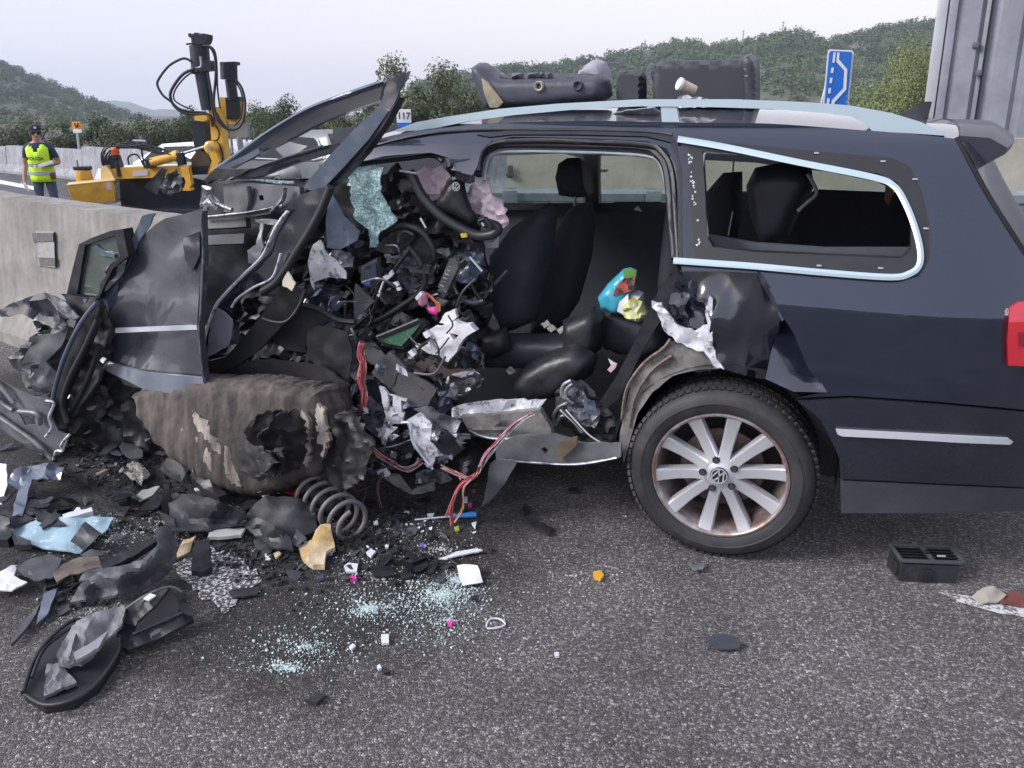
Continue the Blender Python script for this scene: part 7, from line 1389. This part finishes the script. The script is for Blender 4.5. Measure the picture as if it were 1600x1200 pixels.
def scraps(name, regions, m, sd, smin, smax):
    rg = random.Random(sd); V = []; F = []
    for (u, v, ru, rv, n) in regions:
        for _ in range(n):
            a = rg.random() * 6.28; q = rg.gauss(0, .5); p = gp(u + math.cos(a) * ru * q, v + math.sin(a) * rv * q, 0); s = rg.uniform(smin, smax); b = len(V); k = rg.randint(4, 6)
            M = Matrix.Rotation(rg.random() * 6.28, 3, 'Z') @ Matrix.Rotation(rg.uniform(-.5, .5), 3, 'X') @ Matrix.Rotation(rg.uniform(-.4, .4), 3, 'Y'); el = rg.uniform(.3, 1)
            P = [M @ Vector((math.cos(6.28 * i / k) * s * rg.uniform(.6, 1.2), math.sin(6.28 * i / k) * s * el * rg.uniform(.6, 1.2), rg.uniform(-.1, .1) * s)) for i in range(k)]; mz = min(x.z for x in P)
            for x in P: V.append(p + x + Vector((0, 0, .004 - mz)))
            for x in P: V.append(p + x + Vector((0, 0, .001 - mz)))
            F.append(tuple(b + i for i in range(k))); F += [(b + i, b + k + i, b + k + (i + 1) % k, b + (i + 1) % k) for i in range(k)]
    o = obj(name, V, F, m, None, 0); tag(o, kind='stuff')
scraps('plastic_scraps', [(170, 710, 130, 40, 60), (240, 790, 110, 40, 46), (420, 830, 120, 35, 40), (90, 800, 80, 60, 26), (600, 800, 110, 28, 36), (620, 880, 120, 30, 22), (90, 930, 80, 50, 16), (60, 620, 60, 40, 20)], blackp, 15, .010, .045)
scraps('grey_scraps', [(170, 720, 130, 40, 40), (420, 820, 150, 45, 34), (100, 850, 90, 60, 16), (620, 830, 110, 30, 22), (500, 880, 160, 40, 18)], arch_m, 16, .008, .035)
scraps('pale_scraps', [(200, 720, 120, 40, 16), (480, 850, 150, 40, 22), (640, 820, 110, 40, 18), (100, 870, 90, 60, 8)], whitep, 17, .004, .014)
scraps('bright_scraps', [(150, 700, 120, 40, 14), (420, 800, 150, 30, 14)], bare, 18, .01, .03)

# broken black pieces lying over one another between the barrier and the spring; nothing tells one from the next
rg = random.Random(44)
for k in range(46):
    u, v, ru, rv, where = rg.choice([(150, 720, 110, 35, 'on the stained road beyond the glass sheet'), (230, 770, 80, 25, 'beside the pale crumbled insulation'), (60, 790, 60, 30, 'around the cracked glass sheet'), (330, 800, 70, 25, 'by the ribbed pale strip'), (60, 640, 60, 25, 'under the torn wing panels'), (430, 800, 60, 25, 'between the undertray and the coil spring'), (160, 890, 80, 25, 'around the long curved arch liner')])
    u += rg.uniform(-ru, ru); v += rg.uniform(-rv, rv); s = rg.uniform(10, 34); el = rg.uniform(.2, .55); ro = rg.uniform(-.7, .7); q = []
    for a in (0.1, .7, 1.5, 2.2, 3.0, 3.7, 4.5, 5.4): x_ = s * rg.uniform(.5, 1.2) * math.cos(a); y_ = s * el * rg.uniform(.4, 1.2) * math.sin(a); q.append((u + x_ * math.cos(ro) - y_ * math.sin(ro), v + x_ * math.sin(ro) + y_ * math.cos(ro), rg.uniform(0, .05)))
    o = g('plastic_fragment', q, rg.choice([blackp, blackd, blkl, arch_m, blackp]), ('short ' if s < 18 else 'long ' if el < .35 else 'broad ') + 'jagged dark fragment ' + where, z=.02, amp=.005, fr=14, step=6, th=.006); o['group'] = 'dark fragments ' + where
